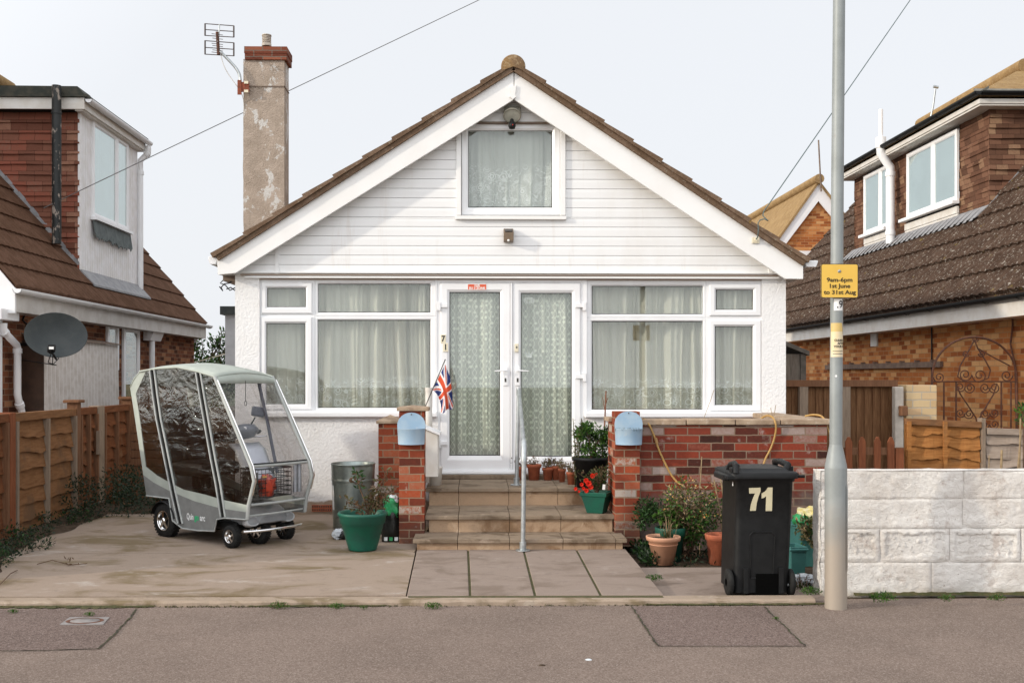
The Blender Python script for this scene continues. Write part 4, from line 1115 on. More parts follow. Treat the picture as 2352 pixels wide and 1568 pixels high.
# ============================================================= LEFT FENCE
K['fence_b'] = wood_mat('brown_fence_board', (.185,.072,.032), (.12,.046,.022), grime=(.18,.10,.055))
K['fence_t'] = wood_mat('weathered_fence_board', (.24,.12,.056), (.17,.080,.036), grime=(.14,.08,.045))
K['fence_o'] = wood_mat('orange_fence_board', (.38,.17,.055), (.26,.105,.032), grime=(.21,.115,.055))
K['fence_g'] = wood_mat('grey_fence_board', (.36,.29,.235), (.27,.21,.165))
K['post_r'] = wood_mat('red_brown_post', (.24,.085,.04), (.17,.06,.03), 'v')
K['post_b'] = wood_mat('brown_post', (.20,.10,.055), (.14,.07,.04), 'v')
K['post_g'] = wood_mat('grey_post', (.28,.215,.16), (.2,.15,.11), 'v')
def waney(p0, p1, z0, z1, nb, nrm, seed, zslope=0):
    r = random.Random(seed); p0 = V(p0); p1 = V(p1); nrm = V(nrm); mb = MB(); m = 26
    H = (z1-z0)/nb
    for i in range(nb):
        zb = z0 + H*i; ph = r.uniform(0,9); vs = []
        for side in (0,1):
            for k in range(m+1):
                t = k/m; q = p0.lerp(p1, t)
                wv = .042*mnoise.noise((t*4+ph, i*3.1, seed)) + .020*mnoise.noise((t*11+ph, i*1.7, seed+4))
                if side == 0: vs.append(V((q.x, q.y, zb + wv - .012 + zslope*t)) + nrm*(.040 + .022*mnoise.noise((t*5, ph, 2))))
                else: vs.append(V((q.x, q.y, min(zb + H + .02, z1) + zslope*t)) + nrm*.008)
        low = [v_ - nrm*.03 + V((0,0,.004)) for v_ in vs[:m+1]]
        mb.add(vs + low, [(k, k+1, m+1+k+1, m+1+k) for k in range(m)] + [(2*m+2+k, 2*m+3+k, k+1, k) for k in range(m)], 0, False)
    mb.prism([V((p0.x,p0.y,z0)), V((p1.x,p1.y,z0+zslope)), V((p1.x,p1.y,z1+zslope)), V((p0.x,p0.y,z1))], nrm*-.008)
    return mb
FX = -4.46
fy = lambda u: PX(u, 950, FX).y
fl = thing('fence', 'brown wooden panel fence with waney-edged boards along the left of the driveway', 'fence', (FX, 10, .05))
ftop = 1.30
def lpanel(ya, yb_, m, seed, n=7, zt=ftop):
    pn = waney((FX,ya,0), (FX,yb_,0), .08, zt-.07, n, (1,0,0), seed).build('panel', K[m], fl)
    b = MB()
    b.box((FX-.01,ya,zt-.08),(FX+.06,yb_,zt)); 
    b.build('top_rail', K[m], pn, bevel=.004)
    for t in (0.02,.5,.98):
        y = ya + (yb_-ya)*t
        MB().box((FX+.0,y-.02,.06),(FX+.078,y+.02,zt-.081)).build('batten', K['post_g' if m == 'fence_t' else 'post_b'], pn, bevel=.003)
yp0, yp1 = fy(20), fy(163)
lpanel(yp0+.01, yp1, 'fence_t', 4)
lpanel(8.0, yp0-.13, 'fence_b', 14)
lpanel(yp1+.12, fy(212), 'fence_b', 5, 8)
lpanel(fy(228), fy(287), 'fence_b', 6, 8)
lpanel(fy(296), 16.2, 'fence_b', 7, 8)
for (ya, yb_, m, h) in ((yp0-.12, yp0, 'post_r', 1.31), (yp1+.01, yp1+.11, 'post_b', 1.36), (fy(213), fy(227), 'post_g', 1.31), (fy(288), fy(296), 'post_b', 1.36)):
    MB().box((FX-.05,ya,.02),(FX+.07,yb_,h)).build('post', K[m], fl, bevel=.006)
    if h > 1.32 : MB().box((FX-.08,ya-.04,h+.001),(FX+.10,yb_+.04,h+.035)).build('post_cap', K['post_b'], fl, bevel=.008)
MB().box((FX+.07,fy(207),.75),(FX+.11,fy(216),1.02)).build('hinge_block', K['post_g'], fl)
tr = thing('picket_screen', 'dark slatted wooden screen behind the mobility scooter at the end of the fence', 'fence', (-4.0, 12.2, .08))
mb = MB()
a, b = P(295,1000,13.4), P(345,1200,13.4)
for k in range(9): mb.box((a.x-.3, 13.4, .10+.105*k), (b.x+.15, 13.43, .185+.105*k))
mb.build('slats', K['post_b'], tr)
for x in (a.x-.25, b.x+.1): MB().box((x-.04,13.431,.05),(x+.04,13.5,1.05)).build('post', K['post_b'], tr)
# soil bed and weeds along the fence foot
mb = MB(); r = random.Random(8); n = 40; L_, R_ = [], []
for i in range(n+1):
    y = 7.62 + (12.4-7.62)*i/n
    xr = -3.62 - .55*min(1,(y-7.6)/2.0) + .10*mnoise.noise((y*1.7,0,0)) + .05*mnoise.noise((y*6,1,0)) if y < 10.4 else -4.1 + .09*mnoise.noise((y*2.3,0,0))
    L_.append((-4.6, y, zdrive(y)+.03)); R_.append((xr, y, zdrive(y)+.004))
M_ = [((a[0]+b[0])/2-.05, a[1], zdrive(a[1])+.045+.03*mnoise.noise((a[1]*3,5,0))) for a, b in zip(L_, R_)]
vs = L_ + M_ + R_
mb.add(vs, [(i+k*(n+1), i+1+k*(n+1), i+1+(k+1)*(n+1), i+(k+1)*(n+1)) for i in range(n) for k in (0,1)], 0, True)
struct(mb.build('soil_strip', K['soil']))
fb = MB()
for i in range(26):
    y = r.uniform(7.7,12.6); x = -4.25 + r.uniform(-.12, .32 if y < 9.6 else .12)
    leaves(fb, (x, y, zdrive(y)+.06), (.12,.14,.09*r.uniform(.6,1.6)), 130, .034, r, (0,0,1,0,2), lift=.6)
for i in range(14):
    y = r.uniform(11.3,13); x = r.uniform(-4.4,-3.5)
    leaves(fb, (x, y, zdrive(y)+.22), (.22,.2,.26), 240, .04, r, (0,0,0,2), lift=.3)
tag(fb.build('weed_patch', [LDK, LG1, LDK]), 'dark ivy and weeds growing along the foot of the left fence', 'weeds', kind='stuff')
def twig(pts, label):
    mb = MB().tube([GD(u, v) + V((0,0,.012+.02*(k % 2))) for k, (u, v) in enumerate(pts)], .0038, 5); tag(mb.build('twig', TWIG), label, 'twig')
twig([(85,1298),(120,1294),(160,1300),(200,1302)], 'dry fallen twig on the driveway below the fence')
twig([(0,1345),(25,1325),(40,1312)], 'bent dry stalk lying where the driveway meets the left kerb')
mb = MB(); leaves(mb, GD(165,1298)+V((0,0,.03)), (.09,.06,.02), 9, .05, r, (0,)); tag(mb.build('dead_leaves', LBR), 'small scatter of dead leaves beside the twig on the driveway', 'leaves', kind='stuff')

# ============================================================= BRICK PIERS AND FRONT WALL
K['brick_p'] = brick_mat('red_pier_brick', [(0,(.085,.03,.022)),(.25,(.17,.042,.025)),(.45,(.28,.066,.034)),(.65,(.19,.045,.026)),(.82,(.36,.078,.035)),(.93,(.34,.13,.075)),(.97,(.42,.33,.28)),(1,(.42,.36,.31))], (.31,.22,.15), off=(.052,.012), stain=(.45,.33,.27), sth=(.66,.74), ssc=9, low=(.30,(.10,.055,.042)))
K['brick_w'] = brick_mat('stained_wall_brick', [(0,(.045,.022,.018)),(.22,(.12,.034,.024)),(.45,(.25,.05,.028)),(.66,(.17,.042,.028)),(.74,(.24,.075,.05)),(.84,(.28,.185,.155)),(1,(.37,.30,.27))], (.25,.18,.13), off=(.0,.03), stain=(.36,.30,.275), sth=(.60,.74), ssc=5, fine=.35, low=(.50,(.15,.125,.11)))
K['cap'] = mat('weathered_coping', (.40,.30,.21), (.27,.19,.13), .9, 9, grime=(.50,.42,.33), gsc=14, gth=(.55,.72), bump=.6, bsc=60, bdist=.006)
PY = 9.82
def cap_mesh(x0, x1, y0, y1, z, th, rise):
    mb = MB(); c = ((x0+x1)/2, (y0+y1)/2, z+th+rise)
    b = [(x0,y0,z),(x1,y0,z),(x1,y1,z),(x0,y1,z),(x0,y0,z+th),(x1,y0,z+th),(x1,y1,z+th),(x0,y1,z+th), c]
    return mb.add(b, [(3,2,1,0),(0,1,5,4),(1,2,6,5),(2,3,7,6),(3,0,4,7),(4,5,8),(5,6,8),(6,7,8),(7,4,8)])
lpier = thing('brick_pier', 'taller red brick pier left of the steps with flat stone cap', 'pier', (P(945,1248,PY).x, PY, .08), 'brick piers flanking the steps')
a, b = P(916.5,944,PY), P(975,1250,PY)
MB().box((a.x, PY, .05), (b.x, PY+.23, a.z)).build('shaft', K['brick_p'], lpier, bevel=.004)
a2, b2 = P(911,935,PY-.025), P(985,944,PY-.025)
cap_mesh(a2.x, b2.x, PY-.025, PY+.255, b2.z+.001, .034, .02).build('cap_stone', K['cap'], lpier, bevel=.006)
sp = thing('brick_pier', 'lower brick pier behind and left of the left pier with pyramid cap', 'pier', (P(892,1205,10.9).x, 10.9, .08), 'brick piers flanking the steps')
a, b = P(869,973,10.9), P(921,1205,10.9)
MB().box((a.x, 10.9, .05), (b.x, 11.68, a.z)).build('shaft', K['brick_p'], sp, bevel=.004)
a2, b2 = P(864,967,10.88), P(924,973,10.88)
cap_mesh(a2.x, b2.x, 10.87, 11.18, b2.z+.001, .03, .06).build('cap_stone', K['cap'], sp, bevel=.006)
rp = thing('brick_pier', 'red brick pier right of the steps with a lower stub behind it', 'pier', (P(1441,1248,PY).x, PY, .08), 'brick piers flanking the steps')
a, b = P(1412.5,945,PY), P(1470,1250,PY)
RX0, RX1 = a.x, b.x
MB().box((a.x, PY, .05), (b.x, PY+.23, a.z)).build('shaft', K['brick_p'], rp, bevel=.004)
z_st = P(1400,968,10.1).z
MB().box((a.x+.004, PY+.2305, .05), (b.x-.004, 10.36, z_st)).build('stub_wall', K['brick_p'], rp)
MB().box((a.x-.035, PY+.2305, z_st+.001), (b.x, 10.40, z_st+.04)).build('cap_stone', K['cap'], rp, bevel=.006)
fw = thing('garden_wall', 'red and whitish stained brick wall with stone coping under the right window', 'wall', (2.3, 9.9, .03))
WY = 9.9
wl, wr = RX1, P(1900,1000,WY).x; wz = P(1650,976,WY).z
MB().box((wl+.002, WY, .0), (wr, WY+.215, wz)).build('front_run', K['brick_w'], fw, bevel=.004)
MB().box((wr-.215, WY+.216, .0), (wr, F-.002, wz)).build('return_run', K['brick_w'], fw)
mb = MB(); xs = [wl+.002, wl+.45, wl+.92, wl+1.35, wr+.035]
for i, (p, q) in enumerate(zip(xs, xs[1:])): 
    MB().box((p+.003, WY-.03, wz+.001+.002*(i%2)), (q-.003, WY+.25, wz+.056+.003*(i%2))).build('coping_stone', K['cap'], fw, bevel=.01)
for p, q in ((WY+.254, WY+.85), (WY+.856, F-.003)): MB().box((wr-.25, p, wz+.001), (wr+.035, q, wz+.057)).build('coping_stone', K['cap'], fw, bevel=.01)
# wall planters
K['blue'] = mat('pale_blue_paint', (.30,.44,.58), (.38,.50,.60), .5, 7, grime=(.52,.56,.58), gsc=16, gth=(.6,.75))
def wall_planter(u, v0, v1, label, grassy):
    c = P(u, v1, PY); R_ = .132; H = P(u, v0, PY).z - c.z
    t = thing('wall_planter', label, 'planter', (c.x, PY-.002, c.z), 'blue wall planters on the piers')
    yb_ = PY - .003
    arc = [(c.x + R_*cos(q*pi/16), yb_, c.z + H - R_ + .9*R_*sin(q*pi/16) + .01) for q in range(17)]
    MB().prism([(c.x+R_*.93, yb_, c.z)] + arc + [(c.x-R_*.93, yb_, c.z)], (0,-.008,0)).build('back_plate', K['blue'], t)
    hb = .145; prof = [(R_*.93, 0), (R_*.99, hb), (R_*1.02, hb+.004), (R_*.98, hb+.006), (R_*.95, hb), (R_*.90, .01)]
    bm_ = MB().lathe(prof, (c.x, yb_-.0085, c.z), 26, 0, Matrix.Diagonal((1,.95,1)), True, pi, 2*pi)
    bm_.lathe([(0,.004),(R_*.9,.004)], (c.x, yb_-.0085, c.z), 26, 0, Matrix.Diagonal((1,.95,1)), True, pi, 2*pi)
    bm_.build('bowl', K['blue'], t)
    MB().lathe([(0,.11),(R_*.93,.11)], (c.x, yb_-.009, c.z), 26, 0, Matrix.Diagonal((1,.95,1)), True, pi, 2*pi).build('compost', K['soil'], t)
    MB().tube([(c.x, yb_-.0085, c.z+H-.022), (c.x, yb_-.014, c.z+H-.022)], .006, 8).build('nail', K['iron'], t)
    if grassy:
        g = MB(); rr = random.Random(2)
        for i in range(60): 
            q = rr.uniform(pi, 2*pi); k = R_*rr.uniform(.5,.98); blade_tuft(g, (c.x+k*cos(q), yb_-.01+.9*k*sin(q), c.z+.12), 3, .045, rr, 1.2, 0, .002)
        tag(g.build('grass_sprouts', LG3), 'thin green sprouts growing in the right blue wall planter', 'plant')
wall_planter(945, 946, 1019.5, 'empty pale blue half-round planter hung on the left brick pier', False)
wall_planter(1443.5, 943, 1020, 'pale blue half-round planter with sprouts hung on the right brick pier', True)

# ============================================================= HANDRAIL
hr = thing('handrail', 'galvanised steel tube handrail climbing the middle of the front steps', 'handrail', (G(1201,1262,.08).x, 9.43, .08))
fb0 = P(1201,1262,9.43); ft = P(1203.5,1024,9.43); rb0 = P(1186.5,1113,10.95); rt = P(1191.5,893,10.95)
fb0.z = zdrive(9.43)+.003; rb0.z = .516
e1 = ft + (rt-ft).normalized()*.10; e2 = rt + (ft-rt).normalized()*.06
MB().tube([fb0, V((ft.x,ft.y,ft.z-.10))], .0215, 16).build('front_post', K['steel'], hr)
MB().tube([rb0, rt], .021, 16).build('rear_post', K['steel'], hr)
MB().tube([ft + V((0,0,-.02)), ft + (e1-ft)*.5 + V((0,0,-.012)), e1, rt+V((0,0,-.01))], .0205, 16).build('rail', K['steel'], hr)
mb = MB().tube([V((ft.x,ft.y,ft.z-.14)), V((ft.x,ft.y,ft.z-.02)), e1], .027, 14); mb.build('elbow', K['steel'], hr)
mb = MB().tube([rt+V((0,0,-.07)), rt+V((0,0,.012))], .027, 14); mb.build('elbow', K['steel'], hr)
for b in (fb0, rb0):
    mb = MB().tube([b, b+V((0,0,.008))], .066, 20); mb.tube([b+V((0,0,.0085)), b+V((0,0,.075))], .031, 14); mb.tube([b+V((-.0,-.03,.05)), b+V((0,-.042,.05))], .008, 8); mb.build('base_flange', K['steel'], hr)

# ============================================================= POTS AND PLANTS BY THE STEPS
K['terra'] = mat('terracotta', (.40,.115,.055), (.32,.09,.045), .8, 18, grime=(.42,.20,.13), gsc=12, gth=(.58,.75))
K['terra_l'] = mat('pale_terracotta_plastic', (.56,.30,.19), (.50,.26,.16), .6, 8)
K['greenp'] = mat('green_planter_plastic', (.007,.098,.062), (.011,.078,.055), .5, 9)
K['teal'] = mat('teal_plastic', (.035,.13,.125), (.045,.16,.15), .5, 9)
def pot(c, r_top, r_bot, h, name, label, m, group=None, rim=.22, collar=1.12, n=28, cat='flower pot', soil=.86):
    c = V(c); t = thing(name, label, cat, c, group); R1 = r_top
    rb_ = r_bot + (r_top/collar - r_bot)*(1-rim)
    MB().lathe([(0,0),(r_bot,0),(rb_,h*(1-rim)),(R1*.97,h*(1-rim)+.003),(R1,h*.985),(R1*.98,h),(R1*.90,h),(R1*.88,h*.9),(r_bot*.9,.02),(0,.02)], c, n).build('body', K[m], t)
    MB().lathe([(0,h*soil+.006),(R1*.86,h*soil)], c, n).build('compost', K['soil'], t)
    return t
r = random.Random(31)
spots = [(1226.5,1099,17.5,36,'largest of the small terracotta pots on the landing, beside the handrail'),(1258,1102,13.5,28,'terracotta pot second from the handrail with a frilly rim plant'),(1291,1106,9.5,30,'narrow terracotta pot in the middle of the landing row'),(1312,1112,12,29,'terracotta pot at the front right end of the landing row'),
         (1199,1094,10,31,'terracotta pot half hidden behind the handrail post'),(1262,1091,9,30,'back row terracotta pot between the two front pots'),(1277,1092,11,32,'back row terracotta pot behind the narrow one'),(1334,1104,9,26,'back row terracotta pot next to the black tub')]
for i, (u, v, ru, hv, lb) in enumerate(spots):
    c = G(u, v, .515); c.y = min(c.y, 11.5); c.x = P(u, v, c.y).x; k = c.y/FPX
    pot(c, ru*k, ru*k*.66, hv*k, 'flower_pot', lb, 'terra', 'terracotta pots on the landing')
    fb, sb = MB(), MB(); top = c + V((0,0,hv*k*.86))
    tips = stems(sb, top, 7, .09, r, .8, .003)
    for q in tips: leaves(fb, q, (.03,.03,.025), 4, .035, r, (0,0,1))
    if i in (2,3,7): blade_tuft(fb, top, 45, .13, r, 1.0, 2, .002)
    what = ['curled succulent', 'wilted frilly seedling', 'dry grassy tuft', 'straw coloured dried grass', 'tiny brown seedling', 'withered brown stems', 'reddish withered leaves', 'thin dried stalks'][i]
    plant('withered_plant', what + ' in ' + lb.split(',')[0].replace(' with a frilly rim plant','').replace('of the small terracotta pots on the landing','landing pot'), 'plant', top, [('leaves', fb, [LBR, LG3, STRAW]), ('stem', sb, TWIG)], 'withered plants in the terracotta pots')
# black tub with leafy shrub and bamboo stick
ty = 10.75
c = P(1357,1075,ty); c.z = .515
tb_ = thing('plant_tub', 'black plastic tub holding the leafy shrub beside the right pier', 'tub', c)
MB().lathe([(0,0),(.15,0),(.18,.27),(.195,.275),(.195,.31),(.175,.31),(.17,.27),(0,.25)], c, 30).build('body', K['black'], tb_)
fb, sb = MB(), MB()
cc = V((P(1362,1010,ty).x, ty, P(1362,1012,ty).z))
stems(sb, c + V((0,0,.26)), 12, .34, r, .6, .006)
for k in range(34):
    d = V((r.gauss(0,1), r.gauss(0,1), r.gauss(0,1))).normalized()
    leaves(fb, cc + V((d.x*.15, d.y*.13, d.z*.15+.01)), (.06,.06,.055), 60, .040, r, (0,1,1,1,2), shell=.2)
leaves(fb, cc + V((.08,-.05,-.2)), (.07,.08,.12), 160, .045, r, (0,1,2))
plant('leafy_shrub', 'bushy bright green shrub growing from the black tub on the landing', 'shrub', c + V((0,0,.27)), [('foliage', fb, [LG1, LG2, LDK]), ('stem', sb, TWIG)])
b = V((P(1383,985,ty+.02).x, ty+.02, P(1383,985,ty).z-.3)); e = P(1392,897,ty+.02)
mb = MB().tube([b, b.lerp(e,.5)+V((.006,0,0)), e], [.009,.008,.007], 8); mb.tube([b.lerp(e,.78), P(1396,914,ty+.02)], .005, 6); mb.tube([b.lerp(e,.7), P(1384,912,ty+.02)], .004, 6)
tag(mb.build('garden_stick', mat('red_brown_stick', (.22,.085,.045), (.16,.07,.04), .7, 20)), 'knobbly reddish stick poking up from the leafy shrub', 'stick')
sb, fb = MB(), MB(); b = P(1321,1075,10.7); b.z = .515
for k in range(5):
    e = P(1316+5*k, 960+18*((k*7)%4), 10.7); sb.tube([b, b.lerp(e,.6)+V((.01,0,0)), e], .004, 5)
    for q in range(10): leaves(fb, b.lerp(e, .35+.065*q), (.02,.02,.02), 3, .028, r, (0,1))
plant('weed', 'tall spindly pale weed in front of the right door glass', 'weed', b, [('stem', sb, LG3), ('leaves', fb, [LG3, STRAW])])
# square green planter with red flowers
c = G(1371,1180,.339); c.y += .12; c.x = P(1371,1180,c.y).x
sq = thing('square_planter', 'square tapered green planter with red flowers on the second step', 'planter', c)
Mq = Matrix.Rotation(radians(-24), 3, 'Z')
def sqring(h, w_, w2=None): 
    w2 = w2 or w_; return [c + Mq @ V((sx*w_/2, sy*w2/2, h)) for sx, sy in ((-1,-1),(1,-1),(1,1),(-1,1))]
L = [sqring(0,.155), sqring(.165,.242), sqring(.166,.262), sqring(.20,.275), sqring(.205,.272), sqring(.205,.245), sqring(.16,.235)]
mb = MB().add([p for l in L for p in l], [(a*4+j, a*4+(j+1)%4, (a+1)*4+(j+1)%4, (a+1)*4+j) for a in range(6) for j in range(4)] + [(3,2,1,0)]); mb.build('body', K['greenp'], sq, bevel=.004)
MB().add(sqring(.175,.236), [(0,1,2,3)]).build('compost', K['soil'], sq)
fb, sb, pb = MB(), MB(), MB(); top = c + V((0,0,.19))
tips = stems(sb, top, 22, .20, r, .9, .003)
for q in tips: leaves(fb, q, (.055,.055,.05), 20, .030, r, (0,1,0,2))
RED = mat('scarlet_petal', (.62,.018,.010), (.75,.05,.02), .5, 40)
for (u, v, s_) in ((1340,1121,.024),(1346,1103,.036),(1361,1092,.034),(1352,1110,.042),(1336,1112,.028),(1357,1118,.036),(1347,1126,.032),(1322,1122,.026),(1369,1089,.022),(1330,1128,.018)):
    s_ *= .85; p = P(u, v, c.y-.10+.02*r.random())
    for ring_, (k, tilt) in enumerate(((7,.35),(5,.9))):
        for j in range(k):
            a = 2*pi*j/k + ring_; o = V((cos(a), -.45, sin(a))).normalized() if ring_ == 0 else V((cos(a)*.6, -1, sin(a)*.6)).normalized()
            sd = o.cross(V((0,-1,.01))).normalized()*s_*.55
            pb.add([p, p+o*s_*.5+sd, p+o*s_, p+o*s_*.5-sd], [(0,1,2,3)], 0, True)
pl_ = plant('red_flowers', 'scarlet bedding flowers among drying leaves in the square green planter', 'flowers', top, [('foliage', fb, [LG3, LBR, LG1]), ('stem', sb, TWIG), ('blossom', pb, RED)])
a = P(1387,1118,c.y-.13); MB().obox(Matrix.Translation(a) @ Matrix.Rotation(.1,4,'Y'), .026, .002, .05).build('plant_label', K['white'], pl_)
# white meter box, post and tub between the left pier and the door
a, b = P(975,981,10.45), P(1006,1095,10.45)
mbx = thing('meter_box', 'white meter cupboard with sloping lid squeezed behind the left brick pier', 'meter box', ((a.x+b.x)/2, 10.45, .6))
z1, z2 = P(975,984,10.45).z, P(1005,999,10.45).z
MB().prism([(a.x-.2,10.45,b.z),(b.x,10.45,b.z),(b.x,10.45,z2),(a.x-.2,10.45,z1+.08)], (0,.42,0)).build('cupboard', K['upvc_old'], mbx, bevel=.006)
MB().prism([(a.x-.2,10.43,z1+.082),(b.x+.02,10.43,z2-.004),(b.x+.02,10.43,z2+.016),(a.x-.2,10.43,z1+.104)], (0,.46,0)).build('lid', K['upvc'], mbx, bevel=.003)
c = P(985,1000,11.2)
wp = thing('white_post', 'short white pipe post rising behind the meter box beside the door', 'post', (c.x, 11.2, .52))
MB().tube([(c.x,11.2,.52),(c.x,11.2,P(985,897,11.2).z)], .037, 16).build('pipe', K['upvc_old'], wp)
MB().tube([(c.x,11.2,P(985,898,11.2).z),(c.x,11.2,P(985,890,11.2).z)], .042, 16).build('pipe_cap', K['upvc_old'], wp)
c = G(1000,1113,.515)
pot(c, .078, .062, .19, 'white_tub', 'small white plastic tub on the landing under the meter box', 'upvc_old', None, .1, 1.04, cat='tub', soil=.9)
# flag on a stick
A, B = P(1021.5,834,10.3), P(993,894,10.3)
fg = thing('flag', 'small red white and blue crossed flag on a thin stick by the front door', 'flag', P(977,932,10.3))
MB().tube([P(977,933,10.3), P(1022.5,826,10.3)], .0045, 8).build('stick', K['black'], fg)
MB().lathe([(0,-.008),(.008,0),(0,.008)], P(1022.5,826,10.3), 10).build('stick_knob', K['black'], fg)
RED2 = mat('flag_red', (.66,.085,.03), None, .8); BLU = mat('flag_blue', (.022,.04,.17), None, .8); WHT = mat('flag_white', (.82,.80,.80), None, .8)
def jack(x, y):                                      # x along the fly 0..2, y 0..1 up the hoist
    X, Y_ = x-1, y-.5
    if abs(X) < .1 or abs(Y_) < .1: return 0
    if abs(X) < .167 or abs(Y_) < .167: return 2
    s_ = 1 if X*Y_ > 0 else -1
    d_ = (Y_ - s_*X*.5) / math.hypot(1,.5); sd = 1 if X > 0 else -1
    if 0 < d_*(1 if s_*sd > 0 else -1)*(1) < .067*1.0: return 0
    if abs(d_) < .1: return 2
    return 1
nx, nyy = 72, 40; vs = []
row = lambda t, top: (A if top else B)
ct = [A, P(1034,866,10.3), P(1039,905,10.3), P(1041,938,10.3)]; cb = [B, P(1004,905,10.3), P(1012,925,10.3), P(1013,950,10.3)]
def cat(ps, t):
    q = t*3; i = min(int(q), 2); f = q-i
    return ps[i].lerp(ps[i+1], f)
def smooth(ps, t): return (cat(ps, max(0,t-.08)) + cat(ps, t)*2 + cat(ps, min(1,t+.08)))/4
for j in range(nyy+1):
    for i in range(nx+1):
        t = i/nx; s_ = j/nyy
        p = smooth(cb, t).lerp(smooth(ct, t), s_)
        p = p + V((0, .045*sin(s_*7+t*3)*t + .03*sin(s_*15)*t, -.01*sin(s_*9)*t))
        vs.append(p)
mb = MB()
for j in range(nyy):
    for i in range(nx):
        mb.m.append(jack(2*(i+.5)/nx, (j+.5)/nyy)); mb.sm.append(True); mb.f.append([j*(nx+1)+i, j*(nx+1)+i+1, (j+1)*(nx+1)+i+1, (j+1)*(nx+1)+i])
mb.v = [V(p) for p in vs]
mb.build('cloth', [RED2, BLU, WHT], fg)
# dustbin, green pot, bags on the driveway
c = G(811,1212,.10); R_ = 50*c.y/FPX; H = .66
db = thing('dustbin', 'lidless galvanised metal dustbin standing against the bungalow wall', 'dustbin', c)
gz = mat('dull_galvanised', (.36,.41,.39), (.25,.29,.28), .34, 6, metal=.85, grime=(.18,.2,.19), gsc=5)
pr = [(0,.012),(R_*.88,.012),(R_*.88,0),(R_*.9,0),(R_*.9,.03)] + [(R_*(.9+.1*z/H) + .003*(abs(z-.50)<.012 or abs(z-.12)<.012), z) for z in [x*.011+.03 for x in range(56)]] + [(R_*1.0,H-.01),(R_*1.03,H),(R_*1.01,H+.008),(R_*.985,H),(R_*.88,.03),(0,.03)]
MB().lathe(pr, c, 56).build('body', gz, db)
MB().lathe([(R_*.925,.22),(R_*.965,.46)], c, 4, 0, None, True, radians(207), radians(222)).v
sk = MB().lathe([(R_*.935+.002,.20),(R_*.972+.002,.45)], c, 5, 0, None, True, radians(200), radians(214)); sk.build('sticker', K['white'], db)
c = G(833,1261,.085); k = c.y/FPX
gp = thing('round_planter', 'big round green planter with a withered rose on the driveway by the left pier', 'planter', c)
rt_, rb_, H = 57*k, 32*k, 86*k
MB().lathe([(0,0),(rb_,0),(rb_*1.02,.01),(rt_*.86,H*.70),(rt_*.90,H*.71),(rt_*.94,H*.88),(rt_*.97,H*.9),(rt_,H*.93),(rt_,H*.97),(rt_*.97,H),(rt_*.9,H*.99),(rt_*.86,H*.92),(rb_,.05),(0,.05)], c, 48).build('body', K['greenp'], gp)
MB().lathe([(0,H*.86),(rt_*.87,H*.84)], c, 32).build('compost', K['soil'], gp)
sb, fb = MB(), MB(); top = c + V((0,0,H*.85))
e = P(818,1085,c.y); m1 = P(838,1150,c.y)
b0 = V((P(848,1170,c.y).x, c.y, top.z))
sb.tube([b0, m1, P(826,1120,c.y), e], [.008,.007,.006,.004], 6)
for t in range(10): leaves(fb, P(826,1120,c.y).lerp(e, t/9), (.035,.04,.03), 5, .055, r, (0,2))
for (u1, v1) in ((795,1150),(800,1162),(870,1120),(890,1085),(885,1130),(865,1140),(905,1120),(850,1130),(878,1105)):
    q = P(u1, v1, c.y + r.uniform(-.08,.08)); b1 = b0 + V((r.uniform(-.05,.08), r.uniform(-.04,.04), 0))
    sb.tube([b1, b1.lerp(q,.55)+V((0,0,.03)), q], [.006,.005,.003], 5)
    for t in range(7): leaves(fb, b1.lerp(q, .4+.1*t), (.05,.05,.04), 5, .05, r, (0,1,1,0))
plant('rose_bush', 'withered rose with brown leaves growing in the round green planter', 'plant', top, [('stem', sb, TWIG), ('leaves', fb, [LBR, LG3, LG1])])
def blob_bag(name, label, c, rad, m, seed, wr_=.25, parent=None, cat='bag'):
    mb = MB(); n, k = 26, 16; c = V(c); vs = []
    for i in range(k+1):
        th = pi*i/k
        for j in range(n):
            ph = 2*pi*j/n; d = V((sin(th)*cos(ph), sin(th)*sin(ph), cos(th)))
            sq_ = V([math.copysign(abs(q)**.7, q) for q in d])
            kk = 1 + wr_*mnoise.noise(d*2.3 + V((seed,0,0))) + wr_*.5*mnoise.noise(d*6 + V((0,seed,0)))
            p = c + V((sq_.x*rad[0], sq_.y*rad[1], sq_.z*rad[2]))*kk
            vs.append(p)
    mb.add(vs, [(i*n+j, (i+1)*n+j, (i+1)*n+(j+1)%n, i*n+(j+1)%n) for i in range(k) for j in range(n)], 0, True)
    o = mb.build(name, m, parent)
    if parent is None: tag(o, label, cat)
    return o
K['bagb'] = mat('black_plastic_film', (.012,.013,.012), (.02,.022,.02), .28, 8, bump=.5, bsc=18, bdist=.02)
K['bagg'] = mat('green_plastic_film', (.02,.20,.07), (.03,.30,.11), .3, 14, bump=.5, bsc=20, bdist=.02)
K['bagw'] = mat('white_plastic_film', (.62,.66,.68), (.5,.54,.58), .35, 10, bump=.5, bsc=20, bdist=.02)
K['bagy'] = mat('yellow_plastic_film', (.60,.50,.16), (.55,.52,.36), .4, 16, bump=.4, bsc=20, bdist=.02)
a = P(898,1200,9.98)
bg_ = thing('compost_bag', 'half used black and green compost bag standing between planter and left pier', 'bag', V((a.x,9.98,.09)))
blob_bag('sack', '', V((a.x,9.98,.27)), (.10,.12,.19), K['bagb'], 1, .2, bg_)
blob_bag('green_top', '', P(899,1163,9.93), (.075,.08,.10), K['bagg'], 4, .4, bg_)
blob_bag('folded_lip', '', P(903,1147,9.92), (.05,.05,.04), K['bagw'], 6, .5, bg_)
for i, u in enumerate((886,898,910)):
    MB().obox(Matrix.Translation(P(u,1237,9.845)), .032, .004, .034).build('printed_mark', [K['bagw'],K['bagg'],K['bagw']][i], bg_)
